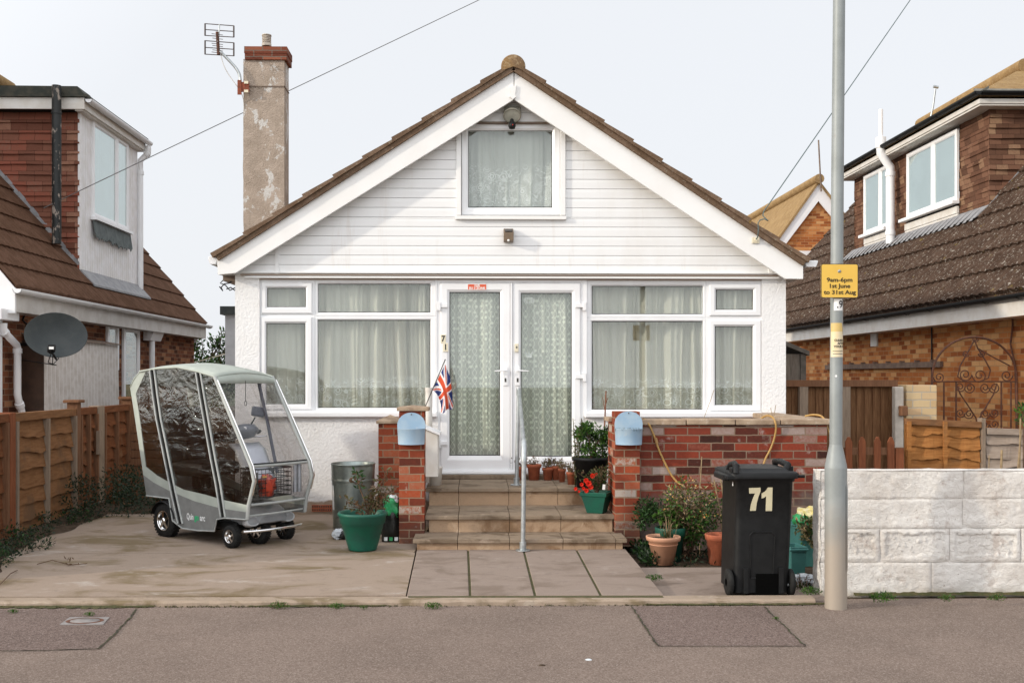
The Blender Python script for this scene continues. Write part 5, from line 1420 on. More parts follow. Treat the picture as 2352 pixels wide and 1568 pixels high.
c = G(787,1243,.087)
lb_ = thing('compost_bag', 'flat empty compost bag lying behind the round green planter', 'bag', c + V((.05,.15,0)))
blob_bag('sack', '', c + V((.08,.16,.045)), (.17,.1,.045), K['bagb'], 9, .3, lb_)
blob_bag('folded_lip', '', c + V((-.06,.13,.05)), (.05,.05,.045), K['bagw'], 12, .5, lb_)
# airbrick in the plinth
mb = MB(); a, b = P(716,1159,F-.012), P(762,1174,F-.012); mb.box((a.x,F-.012,b.z),(b.x,F+.01,a.z)); mb.build('air_brick', K['terra'], bung)
mb = MB()
for i in range(9):
    for j in range(2):
        x = a.x + (b.x-a.x)*(i+.5)/9; z = b.z + (a.z-b.z)*(j+.5)/2; mb.box((x-.007,F-.0135,z-.009),(x+.007,F-.0115,z+.009))
mb.build('air_hole', K['dark'], bung)['kind'] = 'stuff'
# ============================================================= RIGHT HAND GARDEN
def PG(u, v, z): return G(u, v, z)
c = PG(1523.5,1294,0.0); k = c.y/FPX
tp = pot(c, 40*k, 23*k, 64*k, 'flower_pot', 'pale terracotta pot with dry grassy seedlings standing nearest the path edge', 'terra_l', None, .16, 1.1, 36, soil=.9)
MB().lathe([(39*k*.83,64*k*.70),(39*k*.86,64*k*.705),(39*k*.86,64*k*.73),(39*k*.84,64*k*.735)], c, 36).build('moulded_band', K['terra_l'], tp)
fb, sb = MB(), MB(); top = c + V((0,0,.22))
blade_tuft(fb, top + V((.03,0,0)), 40, .13, r, .9, 0, .003); blade_tuft(fb, top + V((.05,0,0)), 20, .26, r, .35, 1, .003)
plant('seedlings', 'dry grassy seedlings sprouting in the pale terracotta pot', 'plant', top, [('leaves', fb, [LG3, STRAW])])
c = PG(1522,1268,.0); c = V((c.x, 9.42, -.01)); k = c.y/FPX
pot(c, 35*k, 26*k, .30, 'flower_pot', 'dull green pot with a broad leaved plant behind the pale terracotta pot', 'greenp', None, .25, 1.1, 32)
fb, sb = MB(), MB(); top = c + V((-.02,0,.28))
for s_ in range(7):
    b = top + V((r.uniform(-.09,.09), r.uniform(-.06,.06), 0)); h = r.uniform(.08,.2); sb.tube([b, b+V((r.uniform(-.02,.02),0,h))], .004, 5)
    for q in range(16):
        a = r.uniform(0,2*pi); o = V((cos(a), sin(a), r.uniform(-.2,.7))).normalized(); p = b + V((0,0,h*(.3+.7*r.random()))); L = r.uniform(.06,.11); sd = o.cross(V((0,0,1))).normalized()*L*.19
        m = p + o*L*.5; e = p + o*L + V((0,0,-L*.35)); fb.add([p, m+sd, e, m-sd, m+V((0,0,-.004))], [(0,1,4),(1,2,4),(2,3,4),(3,0,4)], r.choice((0,0,1)), True)
plant('leafy_plant', 'fresh green pointed leaves growing in the dull green pot', 'plant', top, [('leaves', fb, [LG2, LG1]), ('stem', sb, LG3)])
c = V((P(1652,1277,9.25).x, 9.25, -.01)); k = c.y/FPX
pot(c, 33*k, 24*k, .265, 'flower_pot', 'red brown square-shouldered pot half hidden behind the black bin', 'terra', None, .2, 1.1, 32)
# straggly shrub with yellow flowers
fb, sb, pb = MB(), MB(), MB()
b = V((P(1575,1262,9.5).x, 9.5, -.01)); tips = []
for (u, v) in ((1530,1130),(1548,1115),(1565,1105),(1585,1108),(1600,1128),(1620,1135),(1635,1150),(1545,1150),(1575,1140),(1605,1160),(1640,1120),(1620,1180),(1530,1165),(1560,1170),(1655,1165),(1590,1195),(1650,1190)):
    q = P(u, v, 9.5 + r.uniform(-.2,.2)); sb.tube([b + V((r.uniform(-.06,.06),0,0)), b.lerp(q,.55)+V((r.uniform(-.04,.04),0,.04)), q], [.007,.005,.003], 5, caps=False)
    for t in range(9):
        m = b.lerp(q, .35+.075*t) + V((0,0,.03)); leaves(fb, m, (.07,.07,.06), 18, .042, r, (0,1,2,0) if v > 1140 else (2,3,1,4), lift=.1)
    leaves(pb, q, (.05,.05,.04), 6, .022, r, (0,1), asp=.9)
plant('straggly_shrub', 'straggly shrub with small orange yellow flowers between the pots and the black bin', 'shrub', b, [('stem', sb, TWIG), ('foliage', fb, [LG1, LG2, LG3, LBR, STRAW]), ('blossom', pb, [mat('orange_petal', (.45,.22,.05)), mat('yellow_petal', (.55,.38,.12))])])
fb = MB()
for (u, v, y) in ((1483,1165,9.7),(1478,1190,9.65),(1490,1180,9.75),(1500,1170,9.75)): leaves(fb, P(u, v, y), (.10,.06,.10), 200, .036, r, (0,1,0))
tag(fb.build('ivy_clump', [LG1, LDK]), 'dark green leafy clump against the wall corner right of the right pier', 'plant')
fb = MB()
for k in range(22):
    u = r.uniform(1440,1500); v = 1238 + (u-1440)*.8 + r.uniform(0,20); p = PG(u, v, -.01); leaves(fb, p + V((0,0,.05)), (.09,.1,.07), 40, .05, r, (0,0,1), lift=.7)
for k in range(20):
    p = V((r.uniform(1.55,3.0), r.uniform(9.05,9.8), -.01)); leaves(fb, p + V((0,0,.03)), (.12,.1,.05), 26, .05, r, (0,0,2), lift=.5)
tag(fb.build('ground_ivy', [LDK, LG1, LBR]), 'low dark ivy between the path edge and the brick wall', 'ground cover', kind='stuff')
sb = MB()
for (u, v) in ((1652,1075),(1640,1100),(1660,1090)):
    b = V((P(1668,1240,9.55).x + r.uniform(-.03,.03), 9.55, -.01)); q = P(u, v, 9.55); sb.tube([b, b.lerp(q,.5)+V((.02,0,0)), q], .007, 5)
sb.tube([V((P(1607,1240,9.7).x, 9.7, -.01)), P(1608,1120,9.7), P(1612,1048,9.7)], .005, 5)
tag(sb.build('dry_stalks', STRAW), 'bare dry stalks leaning on the brick wall behind the black bin', 'plant')
# green boxes, bags to the right of the bin
c = V((P(1905,1265,9.1).x-.02, 9.1, .03)); 
def crate(c, w_, d_, h, name, label, m, rot=0):
    t = thing(name, label, 'box', c); M = Matrix.Rotation(rot, 3, 'Z')
    R_ = lambda z, k, e=0: [V(c) + M @ V((sx*(w_*k/2+e), sy*(d_*k/2+e), z)) for sx, sy in ((-1,-1),(1,-1),(1,1),(-1,1))]
    L = [R_(0,.84), R_(h*.86,.97), R_(h*.86,.97,.014), R_(h*.93,1,.014), R_(h*.94,1,.004), R_(h,1,.006), R_(h,1,-.008), R_(.02,.82)]
    MB().add([p for l in L for p in l], [(a*4+j, a*4+(j+1)%4, (a+1)*4+(j+1)%4, (a+1)*4+j) for a in range(len(L)-1) for j in range(4)] + [(3,2,1,0), tuple(range(len(L)*4-4,len(L)*4))]).build('body', K[m], t, bevel=.004)
    return t
c1 = V((P(1868,1262,9.25).x, 9.25, -.01)); h1 = P(1868,1188,9.25).z-.03
crate(c1, .36, .40, h1, 'recycling_box', 'dark teal recycling box with rubbish bags on top beside the white wall end', 'teal')
blob_bag('rubbish_bag', 'crumpled yellow rubbish bag on the teal recycling box', c1 + V((.0,0,h1+.05)), (.13,.13,.08), K['bagy'], 15, .45)
blob_bag('rubbish_bag', 'crumpled bright green bag at the left of the yellow bag', c1 + V((-.13,-.06,h1+.02)), (.06,.09,.05), K['bagg'], 17, .45)
c2 = V((P(1822,1330,8.75).x, 8.75, -.01)); h2_ = P(1822,1240,8.75).z-.03
crate(c2, .14, .22, h2_, 'food_caddy', 'small teal caddy tucked behind the right side of the black bin', 'teal', radians(8))
fb = MB()
for k in range(8): leaves(fb, P(1852+r.uniform(-12,12), 1225+r.uniform(-22,20), 9.0), (.06,.05,.06), 34, .05, r, (0,1,2,1))
tag(fb.build('leafy_weed', [LG1, LG3, STRAW]), 'leafy yellowing weed in front of the teal recycling box', 'plant')
blob_bag('rubbish_bag', 'white plastic bag on the ground between the bin and the white wall', P(1850,1334,8.3), (.10,.09,.055), K['bagw'], 19, .4)
sb, fb = MB(), MB(); b = P(1845,1362,8.1)
for k in range(12):
    a = r.uniform(0,2*pi); e = b + V((cos(a)*.10, sin(a)*.08, r.uniform(.03,.15))); sb.tube([b + V((cos(a)*.03,0,0)), b.lerp(e,.6)+V((0,0,.05)), e], .003, 4, caps=False)
leaves(fb, b + V((.02,0,.02)), (.09,.07,.05), 90, .035, r, (0,1))
plant('weed_clump', 'wiry weeds with green leaves at the foot of the white wall end', 'weeds', b, [('stem', sb, TWIG), ('leaves', fb, [LG1, LDK])])

# ============================================================= WHEELED BIN
by = 7.77; bz = .0
bx0, bx1 = P(1688,1360,by).x, P(1815,1360,by).x
tx0, tx1 = P(1694,1100,by).x, P(1825,1100,by).x
bn = thing('wheeled_bin', 'tall black wheeled bin numbered 71 standing at the kerb', 'bin', ((bx0+bx1)/2, by+.25, bz))
ztop = P(1760,1088,by).z; bd = .50
def rr_(x0, x1, y0, y1, z, rad, n=5):
    out = []
    for cx, cy, a0 in ((x1-rad, y0+rad, -pi/2), (x1-rad, y1-rad, 0), (x0+rad, y1-rad, pi/2), (x0+rad, y0+rad, pi)):
        for i in range(n+1):
            a = a0 + pi/2*i/n; out.append(V((cx+rad*cos(a), cy+rad*sin(a), z)))
    return out
def loft(mb, loops, mi=0, smooth=True, cap0=True, cap1=True):
    n = len(loops[0]); mb.add([p for l in loops for p in l], [(a*n+j, a*n+(j+1)%n, (a+1)*n+(j+1)%n, (a+1)*n+j) for a in range(len(loops)-1) for j in range(n)], mi, smooth)
    if cap0: mb.add(loops[0], [tuple(range(n-1,-1,-1))], mi)
    if cap1: mb.add(loops[-1], [tuple(range(n))], mi)
    return mb
def lrp(a, b, t): return a + (b-a)*t
loops = []
for t in (0,.03,.3,.6,.93,.94,1.0):
    x0, x1 = lrp(bx0,tx0,t), lrp(bx1,tx1,t); e = .0 if t < .935 else .012
    loops.append(rr_(x0-e, x1+e, by+.03*(1-t)-e, by+bd-.02*(1-t)+e, bz+.03+(ztop-bz-.03)*t, .045))
loft(MB(), loops).build('body', K['black'], bn)
# pressed panel low on the front, axle recess painted dark
ix0, ix1 = P(1738,1300,by).x, P(1790,1300,by).x
def fz(v): return P(1760, v, by).z
mb = MB()
pl = [(lrp(bx0,bx1,.30), fz(1330)), (lrp(bx0,bx1,.27), fz(1228)), (lrp(bx0,bx1,.33), fz(1220)), (lrp(bx0,bx1,.68), fz(1220)), (lrp(bx0,bx1,.74), fz(1228)), (lrp(bx0,bx1,.71), fz(1330))]
def fy_(z): return by + .03*(1-(z-bz-.03)/(ztop-bz-.03))
mb.ring([V((x, fy_(z)-.008, z)) for x, z in pl], [V((lrp(x,(bx0+bx1)/2,.08), fy_(z)-.008, z+(.012 if z < fz(1300) else -.012))) for x, z in pl], NY, .012, .004)
for t in (.16, .80): 
    x = lrp(bx0,bx1,t); mb.box((x, by-.0, bz+.03), (x+.035, by+.05, bz+.22))
mb.build('moulded_panel', K['black'], bn, bevel=.004)
MB().box((ix0, by+.015, bz+.01), (ix1, by+.022, fz(1318))).build('axle_recess_shade', K['void'], bn)  # flat black plate painted as the shade inside the recess
MB().tube([(bx0-.03, by+.06, bz+.085), (bx1+.03, by+.06, bz+.085)], .011, 10).build('axle', K['steel'], bn)
MB().box((ix0+.003, by-.012, bz+.005), (ix1-.003, by+.012, bz+.016)).build('axle_bar', K['steel'], bn)
for x in (bx0-.045, bx1+.005):
    mb = MB().lathe([(.03,-.0),(.085,0),(.1,.008),(.1,.034),(.085,.042),(.03,.042)], (x, by+.09, bz+.1), 24, 0, Matrix.Rotation(pi/2,3,'Y')); mb.build('wheel', K['rubber'], bn)
# lid: shallow tray with a lip, hinge handles at the two ends
lx0, lx1 = P(1650,1090,by).x+.03, P(1835,1090,by).x
lz = ztop + .002
L = [rr_(tx0-.055, tx1+.03, by-.035, by+bd+.03, lz-.035, .05), rr_(tx0-.06, tx1+.035, by-.04, by+bd+.035, lz, .05), rr_(tx0-.045, tx1+.02, by-.025, by+bd+.02, lz+.012, .05), rr_(tx0, tx1-.02, by+.02, by+bd-.03, lz+.014, .05), rr_(tx0+.02, tx1-.04, by+.05, by+bd-.05, lz+.036, .05)]
loft(MB(), L).build('lid', K['black'], bn)
mb = MB()
for (x, s_) in ((tx0-.02, -1), (tx1-.0, 1)):
    yy0, yy1 = (by-.03, by+.22) if s_ < 0 else (by+.10, by+bd)
    pts = [(x-.05*(s_>0)-.0, yy0, lz), (x+s_*-.01, yy0+.03, lz+.055), (x-s_*.02, (yy0+yy1)/2, lz+.068), (x-s_*.015, yy1-.04, lz+.055), (x, yy1, lz)]
    mb.tube(pts, [.022,.026,.024,.024,.02], 10)
    mb.box((x-.03, yy0+.02, lz-.0), (x+.03, yy0+.09, lz+.045))
    mb.build('handle', K['black'], bn, bevel=.006); mb = MB()
mb = MB().box((tx0-.10, by+.02, lz-.055), (tx0-.05, by+.35, lz-.01)); mb.box((tx0-.09, by-.03, lz-.045), (tx0-.0, by+.03, lz-.008)); mb.build('grip', K['black'], bn, bevel=.01)
MB().tube([(tx1+.03, by+.0, lz-.02), (tx1+.075, by+.0, lz-.02)], .012, 10).build('hinge_pin', K['black'], bn)
NUM = mat('pale_gold_vinyl', (.60,.54,.36), (.52,.47,.32), .5, 6)
def nump(pts): return MB().prism([V((P(1378+x*.4142, 918.75+y*.4142, by-.003).x, fy_(P(1750, 918.75+y*.4142, by).z)-.004, P(1750, 918.75+y*.4142, by).z)) for x, y in pts], (0,.003,0))
nump([(827,486),(891,484),(892,503),(880,535),(871,570),(866,612),(834,613),(838,580),(848,548),(861,516),(829,517)]).build('digit_seven', NUM, bn)
nump([(933,483),(958,483),(956,614),(921,614),(923,532),(911,540),(898,544),(898,517),(918,504)]).build('digit_one', NUM, bn)
MB().box((tx0+.02-.035, by+.08, fz(1118)), (tx0-.012, by+.10, fz(1108))).build('bin_label', K['white'], bn)

# ============================================================= WHITE BLOCK WALL
def stained_white():
    s = NT('flaking_white_masonry_paint')
    p = s.xyz()
    flat_ = s.comb(p[0], 0, p[2])
    dn = s.n('TexNoise'); dn.inputs['Scale'].default_value = 9; s.l(s.pos, dn.inputs['Vector'])
    dv = s.n('VectorMath', operation='MULTIPLY_ADD'); s.l(dn.outputs['Color'], dv.inputs[0]); dv.inputs[1].default_value = (.09,.09,.09); s.l(s.scale(s.pos,(.8,1,1.5)), dv.inputs[2])
    cr = s.vor(9, 'DISTANCE_TO_EDGE', dv.outputs[0]); cr2 = s.vor(24, 'DISTANCE_TO_EDGE', dv.outputs[0])
    msk = s.step(s.noise(5, 4, .6), .42, .6)
    c1 = s.math('MULTIPLY', s.step(cr, .030, .0), msk); c2 = s.math('MULTIPLY', s.step(cr2, .05, .0), s.math('SUBTRACT', 1, msk))
    c_ = s.mix(s.step(s.noise(2.2, 6, .65), .40, .68), (.76,.735,.695), (.62,.575,.525))
    c_ = s.mix(s.math('MULTIPLY', s.step(s.noise(4.5, 7, .75, dist=.5), .54, .66), .6), c_, (.44,.36,.31))
    c_ = s.mix(s.math('MULTIPLY', s.math('MAXIMUM', c1, s.math('MULTIPLY', c2, .5)), .16), c_, (.38,.31,.25))
    c_ = s.mix(s.step(s.noise(34, 4, .7), .66, .72), c_, (.34,.28,.23))
    c_ = s.mix(s.math('MULTIPLY', s.step(s.math('ADD', p[2], s.math('MULTIPLY', s.noise(9,4), .12)), .14, .05), .6), c_, (.30,.25,.17))
    h = s.math('ADD', s.math('MULTIPLY', s.noise(28,6,.7), .8), s.math('SUBTRACT', s.math('MULTIPLY', s.noise(80,4,.7), .4), s.math('MULTIPLY', s.math('MAXIMUM', c1, c2), .15)))
    s.pbr(c_, .85, 0, s.bump(h, .8, .018), .08)
    return s.m
K['wwall'] = stained_white()
ww = thing('block_wall', 'low white painted block wall with rock-faced blocks behind the lamp post', 'wall', (P(1885,1368,7.85).x, 7.85, 0))
wyf = 7.83; wx0 = P(1884,1200,wyf).x; wx1 = 6.2
wzs = [P(1900,v,wyf).z for v in (1369,1292,1214,1146,1080)]
wzs[0] = -.02
MB().box((wx0+.012, wyf+.012, -.05), (wx1, wyf+.165, wzs[-1]-.012)).build('core', K['wwall'], ww)
def crease(x, z, seed):
    q = 0
    for fx, fz_, am in ((3.2,8,1),(7,15,.7),(15,24,.4)):
        n_ = abs(mnoise.noise((x*fx, z*fz_, seed+fx))); q += am*max(0, 1-n_/.07)*(.5+.5*mnoise.noise((x*2.5, z*4, seed+9)))
    return q
def wall_strip(name, x0, x1, z0, z1, mode, seed, y=wyf):
    d_ = .0125; nx_, nz_ = max(4, int((x1-x0)/d_)), max(4, int((z1-z0)/d_)); vs = []
    for j in range(nz_+1):
        for i in range(nx_+1):
            x = lrp(x0, x1, i/nx_); z = lrp(z0, z1, j/nz_); xx = x + .012*mnoise.noise((x*3, z*6, 5)); zz_ = z + .012*mnoise.noise((x*3, z*6, 8))
            e = min(x-x0, x1-x, z-z0, z1-z)
            o = .008*mnoise.noise((x*5, z*7, seed)) + .004*mnoise.noise((x*19, z*22, seed)) - .007*crease(x, z, seed)
            if mode == 'frame':
                ee = min(xx-x0, x1-xx, (zz_-z0)*.9, (z1-zz_)*1.2) + .006*mnoise.noise((x*20, z*20, 2))
                if ee > .045: o = -.016 + .013*max(-.2, mnoise.noise((x*38, z*38, seed)))*2 + .004*mnoise.noise((x*80, z*80, seed))
                elif ee > .034: o += .004
            o -= max(0, .008-e)*.9
            vs.append((x, y - o, z))
    mb = MB().add(vs, [(j*(nx_+1)+i, j*(nx_+1)+i+1, (j+1)*(nx_+1)+i+1, (j+1)*(nx_+1)+i) for j in range(nz_) for i in range(nx_)], 0, True)
    rim = [0, nx_, (nz_+1)*(nx_+1)-1, nz_*(nx_+1)]
    q = [V(vs[i]) for i in rim]; qb = [V((p.x, y+.03, p.z)) for p in q]
    mb.add(q+qb, [(0,4,5,1),(1,5,6,2),(2,6,7,3),(3,7,4,0)], 0, False)
    return mb.build(name, K['wwall'], ww)
wx = lambda u: P(u,1200,wyf).x
wall_strip('block', wx0+.003, wx(2215), wzs[3]+.0005, wzs[4]-.003, '', 3); wall_strip('block', wx(2215)+.001, wx1, wzs[3]+.0005, wzs[4]-.003, '', 4)
wall_strip('block', wx0+.003, wx(2212), wzs[2]+.003, wzs[3]-.0005, '', 5); wall_strip('block', wx(2212)+.001, wx1, wzs[2]+.003, wzs[3]-.0005, '', 6)
for k, (u0, u1) in enumerate(((1884,2022),(2022,2182),(2182,2345),(2345,2505),(2505,2700))): wall_strip('rock_faced_block', wx(u0)+.002, wx(u1)-.002, wzs[1]+.002, wzs[2]-.003, 'frame', 11+k)
for k, (u0, u1) in enumerate(((1884,2140),(2140,2420),(2420,2700))): wall_strip('block', wx(u0)+.001, wx(u1)-.001, wzs[0], wzs[1]-.001, '', 21+k)
mb = MB(); n = 60; vs = []
for i in range(n+1):
    for j in range(7):
        x = lrp(wx0, wx1, i/n); y = lrp(wyf, wyf+.175, j/6); vs.append((x, y, wzs[-1]-.003 + .006*mnoise.noise((x*9, y*14, 1))))
mb.add(vs, [(i*7+j, (i+1)*7+j, (i+1)*7+j+1, i*7+j+1) for i in range(n) for j in range(6)], 0, True)
mb.build('top_face', K['wwall'], ww)
mb = MB(); n = 30; vs = []
for i in range(n+1):
    for j in range(7):
        z = lrp(-.05, wzs[-1], i/n); y = lrp(wyf, wyf+.175, j/6); vs.append((wx0 + .002 - .012*mnoise.noise((y*14, z*8, 3)) - .006*mnoise.noise((y*40, z*30, 3)), y, z))
mb.add(vs, [(i*7+j, (i+1)*7+j, (i+1)*7+j+1, i*7+j+1) for i in range(n) for j in range(6)], 0, True)
mb.build('end_face', K['wwall'], ww)

# ============================================================= LAMP POST AND ITS SIGNS
lx, ly = G(1924,1398,0).x, 7.42
K['post'] = mat('dull_grey_galvanising', (.33,.34,.33), (.27,.275,.265), .5, 3, metal=.3, bump=.12, bsc=60, grime=(.31,.26,.21), gsc=2.2, gth=(.62,.85))
def post_mat():
    s = NT('lamp_post_steel')
    c = s.mix(s.step(s.noise(3, 5, .6), .35, .65), (.30,.325,.325), (.245,.265,.26))
    z = s.math('ADD', s.xyz()[2], s.math('MULTIPLY', s.noise(3.5, 4), .7))
    c = s.mix(s.math('MULTIPLY', s.step(z, 1.25, .5), .85), c, (.37,.305,.24))
    c = s.mix(s.math('MULTIPLY', s.step(s.noise(6, 5, .7, stretch=(1,1,.25)), .60, .72), .5), c, (.20,.165,.14))
    s.pbr(c, .5, .15, s.bump(s.noise(60, 4), .12, .004), .35); return s.m
K['post'] = post_mat()
lpst = thing('lamp_post', 'tall grey steel lamp post standing on the pavement in front of the white wall', 'lamp post', (lx, ly, 0))
zz = lambda v: P(1924, v, ly).z
kx = ly/FPX
MB().tube([(lx,ly,-.02),(lx,ly,zz(1074))], 25*kx, 36).build('base_column', K['post'], lpst)
MB().lathe([(25*kx,zz(1074)+.0),(24.4*kx,zz(1068)),(14.6*kx,zz(1022)),(14.4*kx,zz(1020))], (lx,ly,0), 36).build('tapered_shoulder', K['post'], lpst)
MB().tube([(lx,ly,zz(1022)),(lx+.012,ly,zz(400)),(lx+.035,ly,5.6)], [14.4*kx,14*kx,13*kx], 32).build('upper_column', K['post'], lpst)
mb = MB().tube([(lx+.035,ly,5.6),(lx+.035,ly,6.0),(lx+.035,ly-.5,6.25),(lx+.035,ly-.9,6.28)], .03, 12); mb.build('bracket', K['post'], lpst)
MB().box((lx-.07,ly-1.35,6.2),(lx+.14,ly-.85,6.34)).build('lantern', K['post'], lpst, bevel=.04)
# access door on the right flank
M = Matrix.Rotation(0,3,'Z'); mb = MB().lathe([(25.6*kx,zz(1310)),(26.4*kx,zz(1300)),(26.4*kx,zz(1125)),(25.6*kx,zz(1112))], (lx,ly,0), 8, 0, None, True, radians(-48), radians(8)); mb.build('access_door', K['post'], lpst)
yel = mat('yellow_sign', (.78,.50,.085), (.74,.46,.075), .42, 3)
def sign_box(name, label, u0, u1, v0, v1, y, m, cat, th=.004, round_=.012):
    a, b = P(u0,v1,y), P(u1,v0,y); t = thing(name, label, cat, ((a.x+b.x)/2, y, a.z))
    L = []
    for cx, cz, a0 in ((b.x-round_, b.z-round_, 0), (a.x+round_, b.z-round_, pi/2), (a.x+round_, a.z+round_, pi), (b.x-round_, a.z+round_, -pi/2)):
        for i in range(6): L.append((cx+round_*cos(a0+pi/2*i/5), y, cz+round_*sin(a0+pi/2*i/5)))
    MB().prism(L, (0,th,0)).build('plate', m, t)
    return t, a, b, L
sy = ly - 14.2*kx - .022
sg, a, b, L = sign_box('parking_sign', 'yellow plate reading 9am-6pm 1st June to 31st Aug on the lamp post', 1886, 1971, 606, 684, sy, yel, 'sign')
cxn = V(((a.x+b.x)/2, 0, (a.z+b.z)/2))
MB().ring([V((p[0],sy-.0006,p[2])) for p in L], [V((lrp(p[0],cxn.x,.028), sy-.0006, lrp(p[2],cxn.z,.03))) for p in L], NY, .0006, .0001).build('black_border', K['ink'], sg)
kp = sy/FPX
for body, v, u, hgt in (('9am-6pm',643,1928.5,9.8),('1st June',657,1928,9.6),('to 31st Aug',671.5,1929,9.6)):
    text('lettering', body, hgt*kp/.72, V((P(u,v,sy).x, sy-.0012, P(u,v,sy).z)), mat('sign_black', (.045,.03,.01)) if 'sign_black' not in bpy.data.materials else bpy.data.materials['sign_black'], sg, bold=.0011, ext=.0004, sx=1.17)
c = P(1928,623,sy); MB().lathe([(0,-.003),(.0105,-.003),(.012,0)], (c.x, sy, c.z), 18, 0, Matrix.Rotation(pi/2,3,'X').inverted()).build('bolt_head', K['steel'], sg)
MB().box((c.x-.010, sy-.0044, c.z-.0012), (c.x+.010, sy-.003, c.z+.0012)).build('bolt_slot', K['iron'], sg)
mb = MB()
for v in (618,672): mb.tube([(lx,ly,zz(v)-.01),(lx,ly,zz(v)+.01)], 14.9*kx, 24)
mb.box((lx-.02, sy+.0045, zz(674)), (lx+.02, ly-14*kx, zz(616)))
mb.build('mounting_clip', K['steel'], sg)
# wrapped labels: cylinder patches on the post
def wrap(u0, u1, v0, v1, m, parent, name, rr=14.9, n=12):
    def ang(u): return math.asin(max(-1, min(1, (u-1924.5)/rr)))
    a0, a1 = ang(u0)-pi/2, ang(u1)-pi/2
    return MB().lathe([(rr*kx, zz(v1)), (rr*kx, zz(v0))], (lx+.003,ly,0), n, 0, None, True, a0, a1).build(name, m, parent)
def wrap_text(body, u, v, hgt, m, parent, rr=16.0, sx=1.0):
    """letters bent round the post"""
    o = text('lettering', body, hgt*kx/.72, V((0,0,0)), m, None, M=Matrix.Identity(3), ext=.0001, bold=.0006, sx=sx)
    org = ORG[o.name]; me = o.data; R_ = rr*kx; a_c = (u-1924.5)*kx/R_
    keep = []
    for vtx in me.vertices:
        q = vtx.co + org; th = a_c + q.x/R_
        vtx.co = V((lx+.003 + R_*sin(th), ly - (R_+q.z)*cos(th), zz(v)+q.y)) - ORG[parent.name]
    o.location = (0,0,0); o.parent = parent; ORG[o.name] = ORG[parent.name]
    return o
np_ = thing('number_plate', 'small white plate with a black 9 below the yellow sign on the lamp post', 'sign', (lx, ly-.05, zz(714)))
wrap(1915, 1939.5, 687, 714, K['white'], np_, 'plate')
wrap_text('.9', 1928, 700.5, 17, K['ink'], np_)
stk = thing('sticker', 'yellow and cream wrapped notice reading clean after your dog on the lamp post', 'sticker', (lx, ly-.05, zz(820)))
wrap(1910.3, 1938.7, 762, 820, mat('cream_sticker', (.72,.58,.33), (.70,.62,.46), .4, 12), stk, 'notice', 14.75)
wrap(1910.4, 1938.6, 742, 762, mat('yellow_sticker', (.66,.47,.16), (.60,.44,.18), .4, 20), stk, 'top_band', 14.75)
for bdy, v, u, h_ in (('CLEAN UP',782,1931,5),('AFTER',789,1932,5),('YOUR DOG',796,1932,5)): wrap_text(bdy, u, v, h_, K['ink'], stk, 15.5)
for v in (806, 812): wrap(1913, 1936, v, v+1.2, K['ink'], stk, 'small_print', 14.95)
c = P(1920,863,ly-14*kx); MB().lathe([(0,-.002),(.009,0)], (c.x,ly-14.0*kx,c.z), 14, 0, Matrix.Rotation(-pi/2,3,'X').inverted()).build('white_spot', K['white'], lpst)

# ============================================================= FENCES BEHIND THE WHITE WALL
K['close'] = wood_mat('dark_close_board', (.12,.058,.028), (.20,.105,.052), 'v')
cf = thing('fence', 'tall dark close-boarded fence closing the gap right of the bungalow', 'fence', (4.3, 12.5, .05))
x0, x1 = P(1800,900,12.5).x, P(2058,900,12.5).x; zt = P(1900,882,12.5).z
mb = MB(); x = x0; i = 0
while x < x1:
    mb.prism([(x,12.5,.05),(x+.1,12.515,.05),(x+.1,12.53,.05),(x,12.52,.05)], (0,0,zt-.08)); x += .098; i += 1
mb.build('boards', K['close'], cf)
MB().box((x0,12.44,zt-.03),(x1,12.54,zt+.05)).build('capping_rail', K['post_b'], cf, bevel=.004)
for u in (1845, 1942): 
    x = P(u,900,12.45).x; MB().box((x-.05,12.42,.05),(x+.05,12.499,zt-.031)).build('post', K['post_g'], cf)
a, b = P(2056,888,12.3), P(2076,1075,12.3)
cp = thing('concrete_post', 'pale concrete fence post between the dark fence and the yellow brick pillar', 'post', ((a.x+b.x)/2, 12.3, .05))
MB().box((a.x,12.3,.05),(b.x,12.4,a.z)).build('shaft', mat('pale_concrete', (.50,.46,.40), (.42,.38,.33), .9, 10), cp, bevel=.01)
a, b = P(2071,932,12.2), P(2086,955,12.2); MB().box((a.x,12.2,b.z),(b.x,12.299,a.z)).build('timber_block', K['post_b'], cp, bevel=.01)
a, b = P(2082,884,12.35), P(2152,1000,12.35)
yp = thing('brick_pillar', 'short yellow brick pillar behind the woven fence panel', 'pillar', ((a.x+b.x)/2, 12.35, .05))
MB().box((a.x,12.35,.05),(b.x,12.68,a.z)).build('shaft', brick_mat('yellow_brick', [(0,(.52,.37,.20)),(.5,(.60,.46,.27)),(1,(.55,.38,.22))], (.50,.43,.33), .215, .093, .008, off=(.05,.02)), yp, bevel=.008)
# picket fence
pf = thing('picket_fence', 'low reddish brown picket fence with pointed tops behind the lamp post', 'fence', (3.9, 10.2, .03))
py_ = 10.2
for u in (1921,1950,1981,2016,2047):
    a = P(u,1003,py_); w_ = .034
    MB().prism([(a.x-w_,py_,.05),(a.x+w_,py_,.05),(a.x+w_,py_,a.z-.05),(a.x+w_*.3,py_,a.z),(a.x-w_*.3,py_,a.z),(a.x-w_,py_,a.z-.05)], (0,.02,0)).build('picket', K['post_r'], pf, bevel=.003)
a, b = P(2058,1030,py_), P(2076,1080,py_)
MB().box((a.x,py_,.03),(b.x,py_+.06,a.z)).build('post', K['post_r'], pf)
for v in (1035, 1100): MB().box((P(1915,v,py_).x,py_+.021,P(1915,v,py_).z-.04),(P(2078,v,py_).x,py_+.05,P(1915,v,py_).z+.03)).build('rail', K['post_b'], pf)
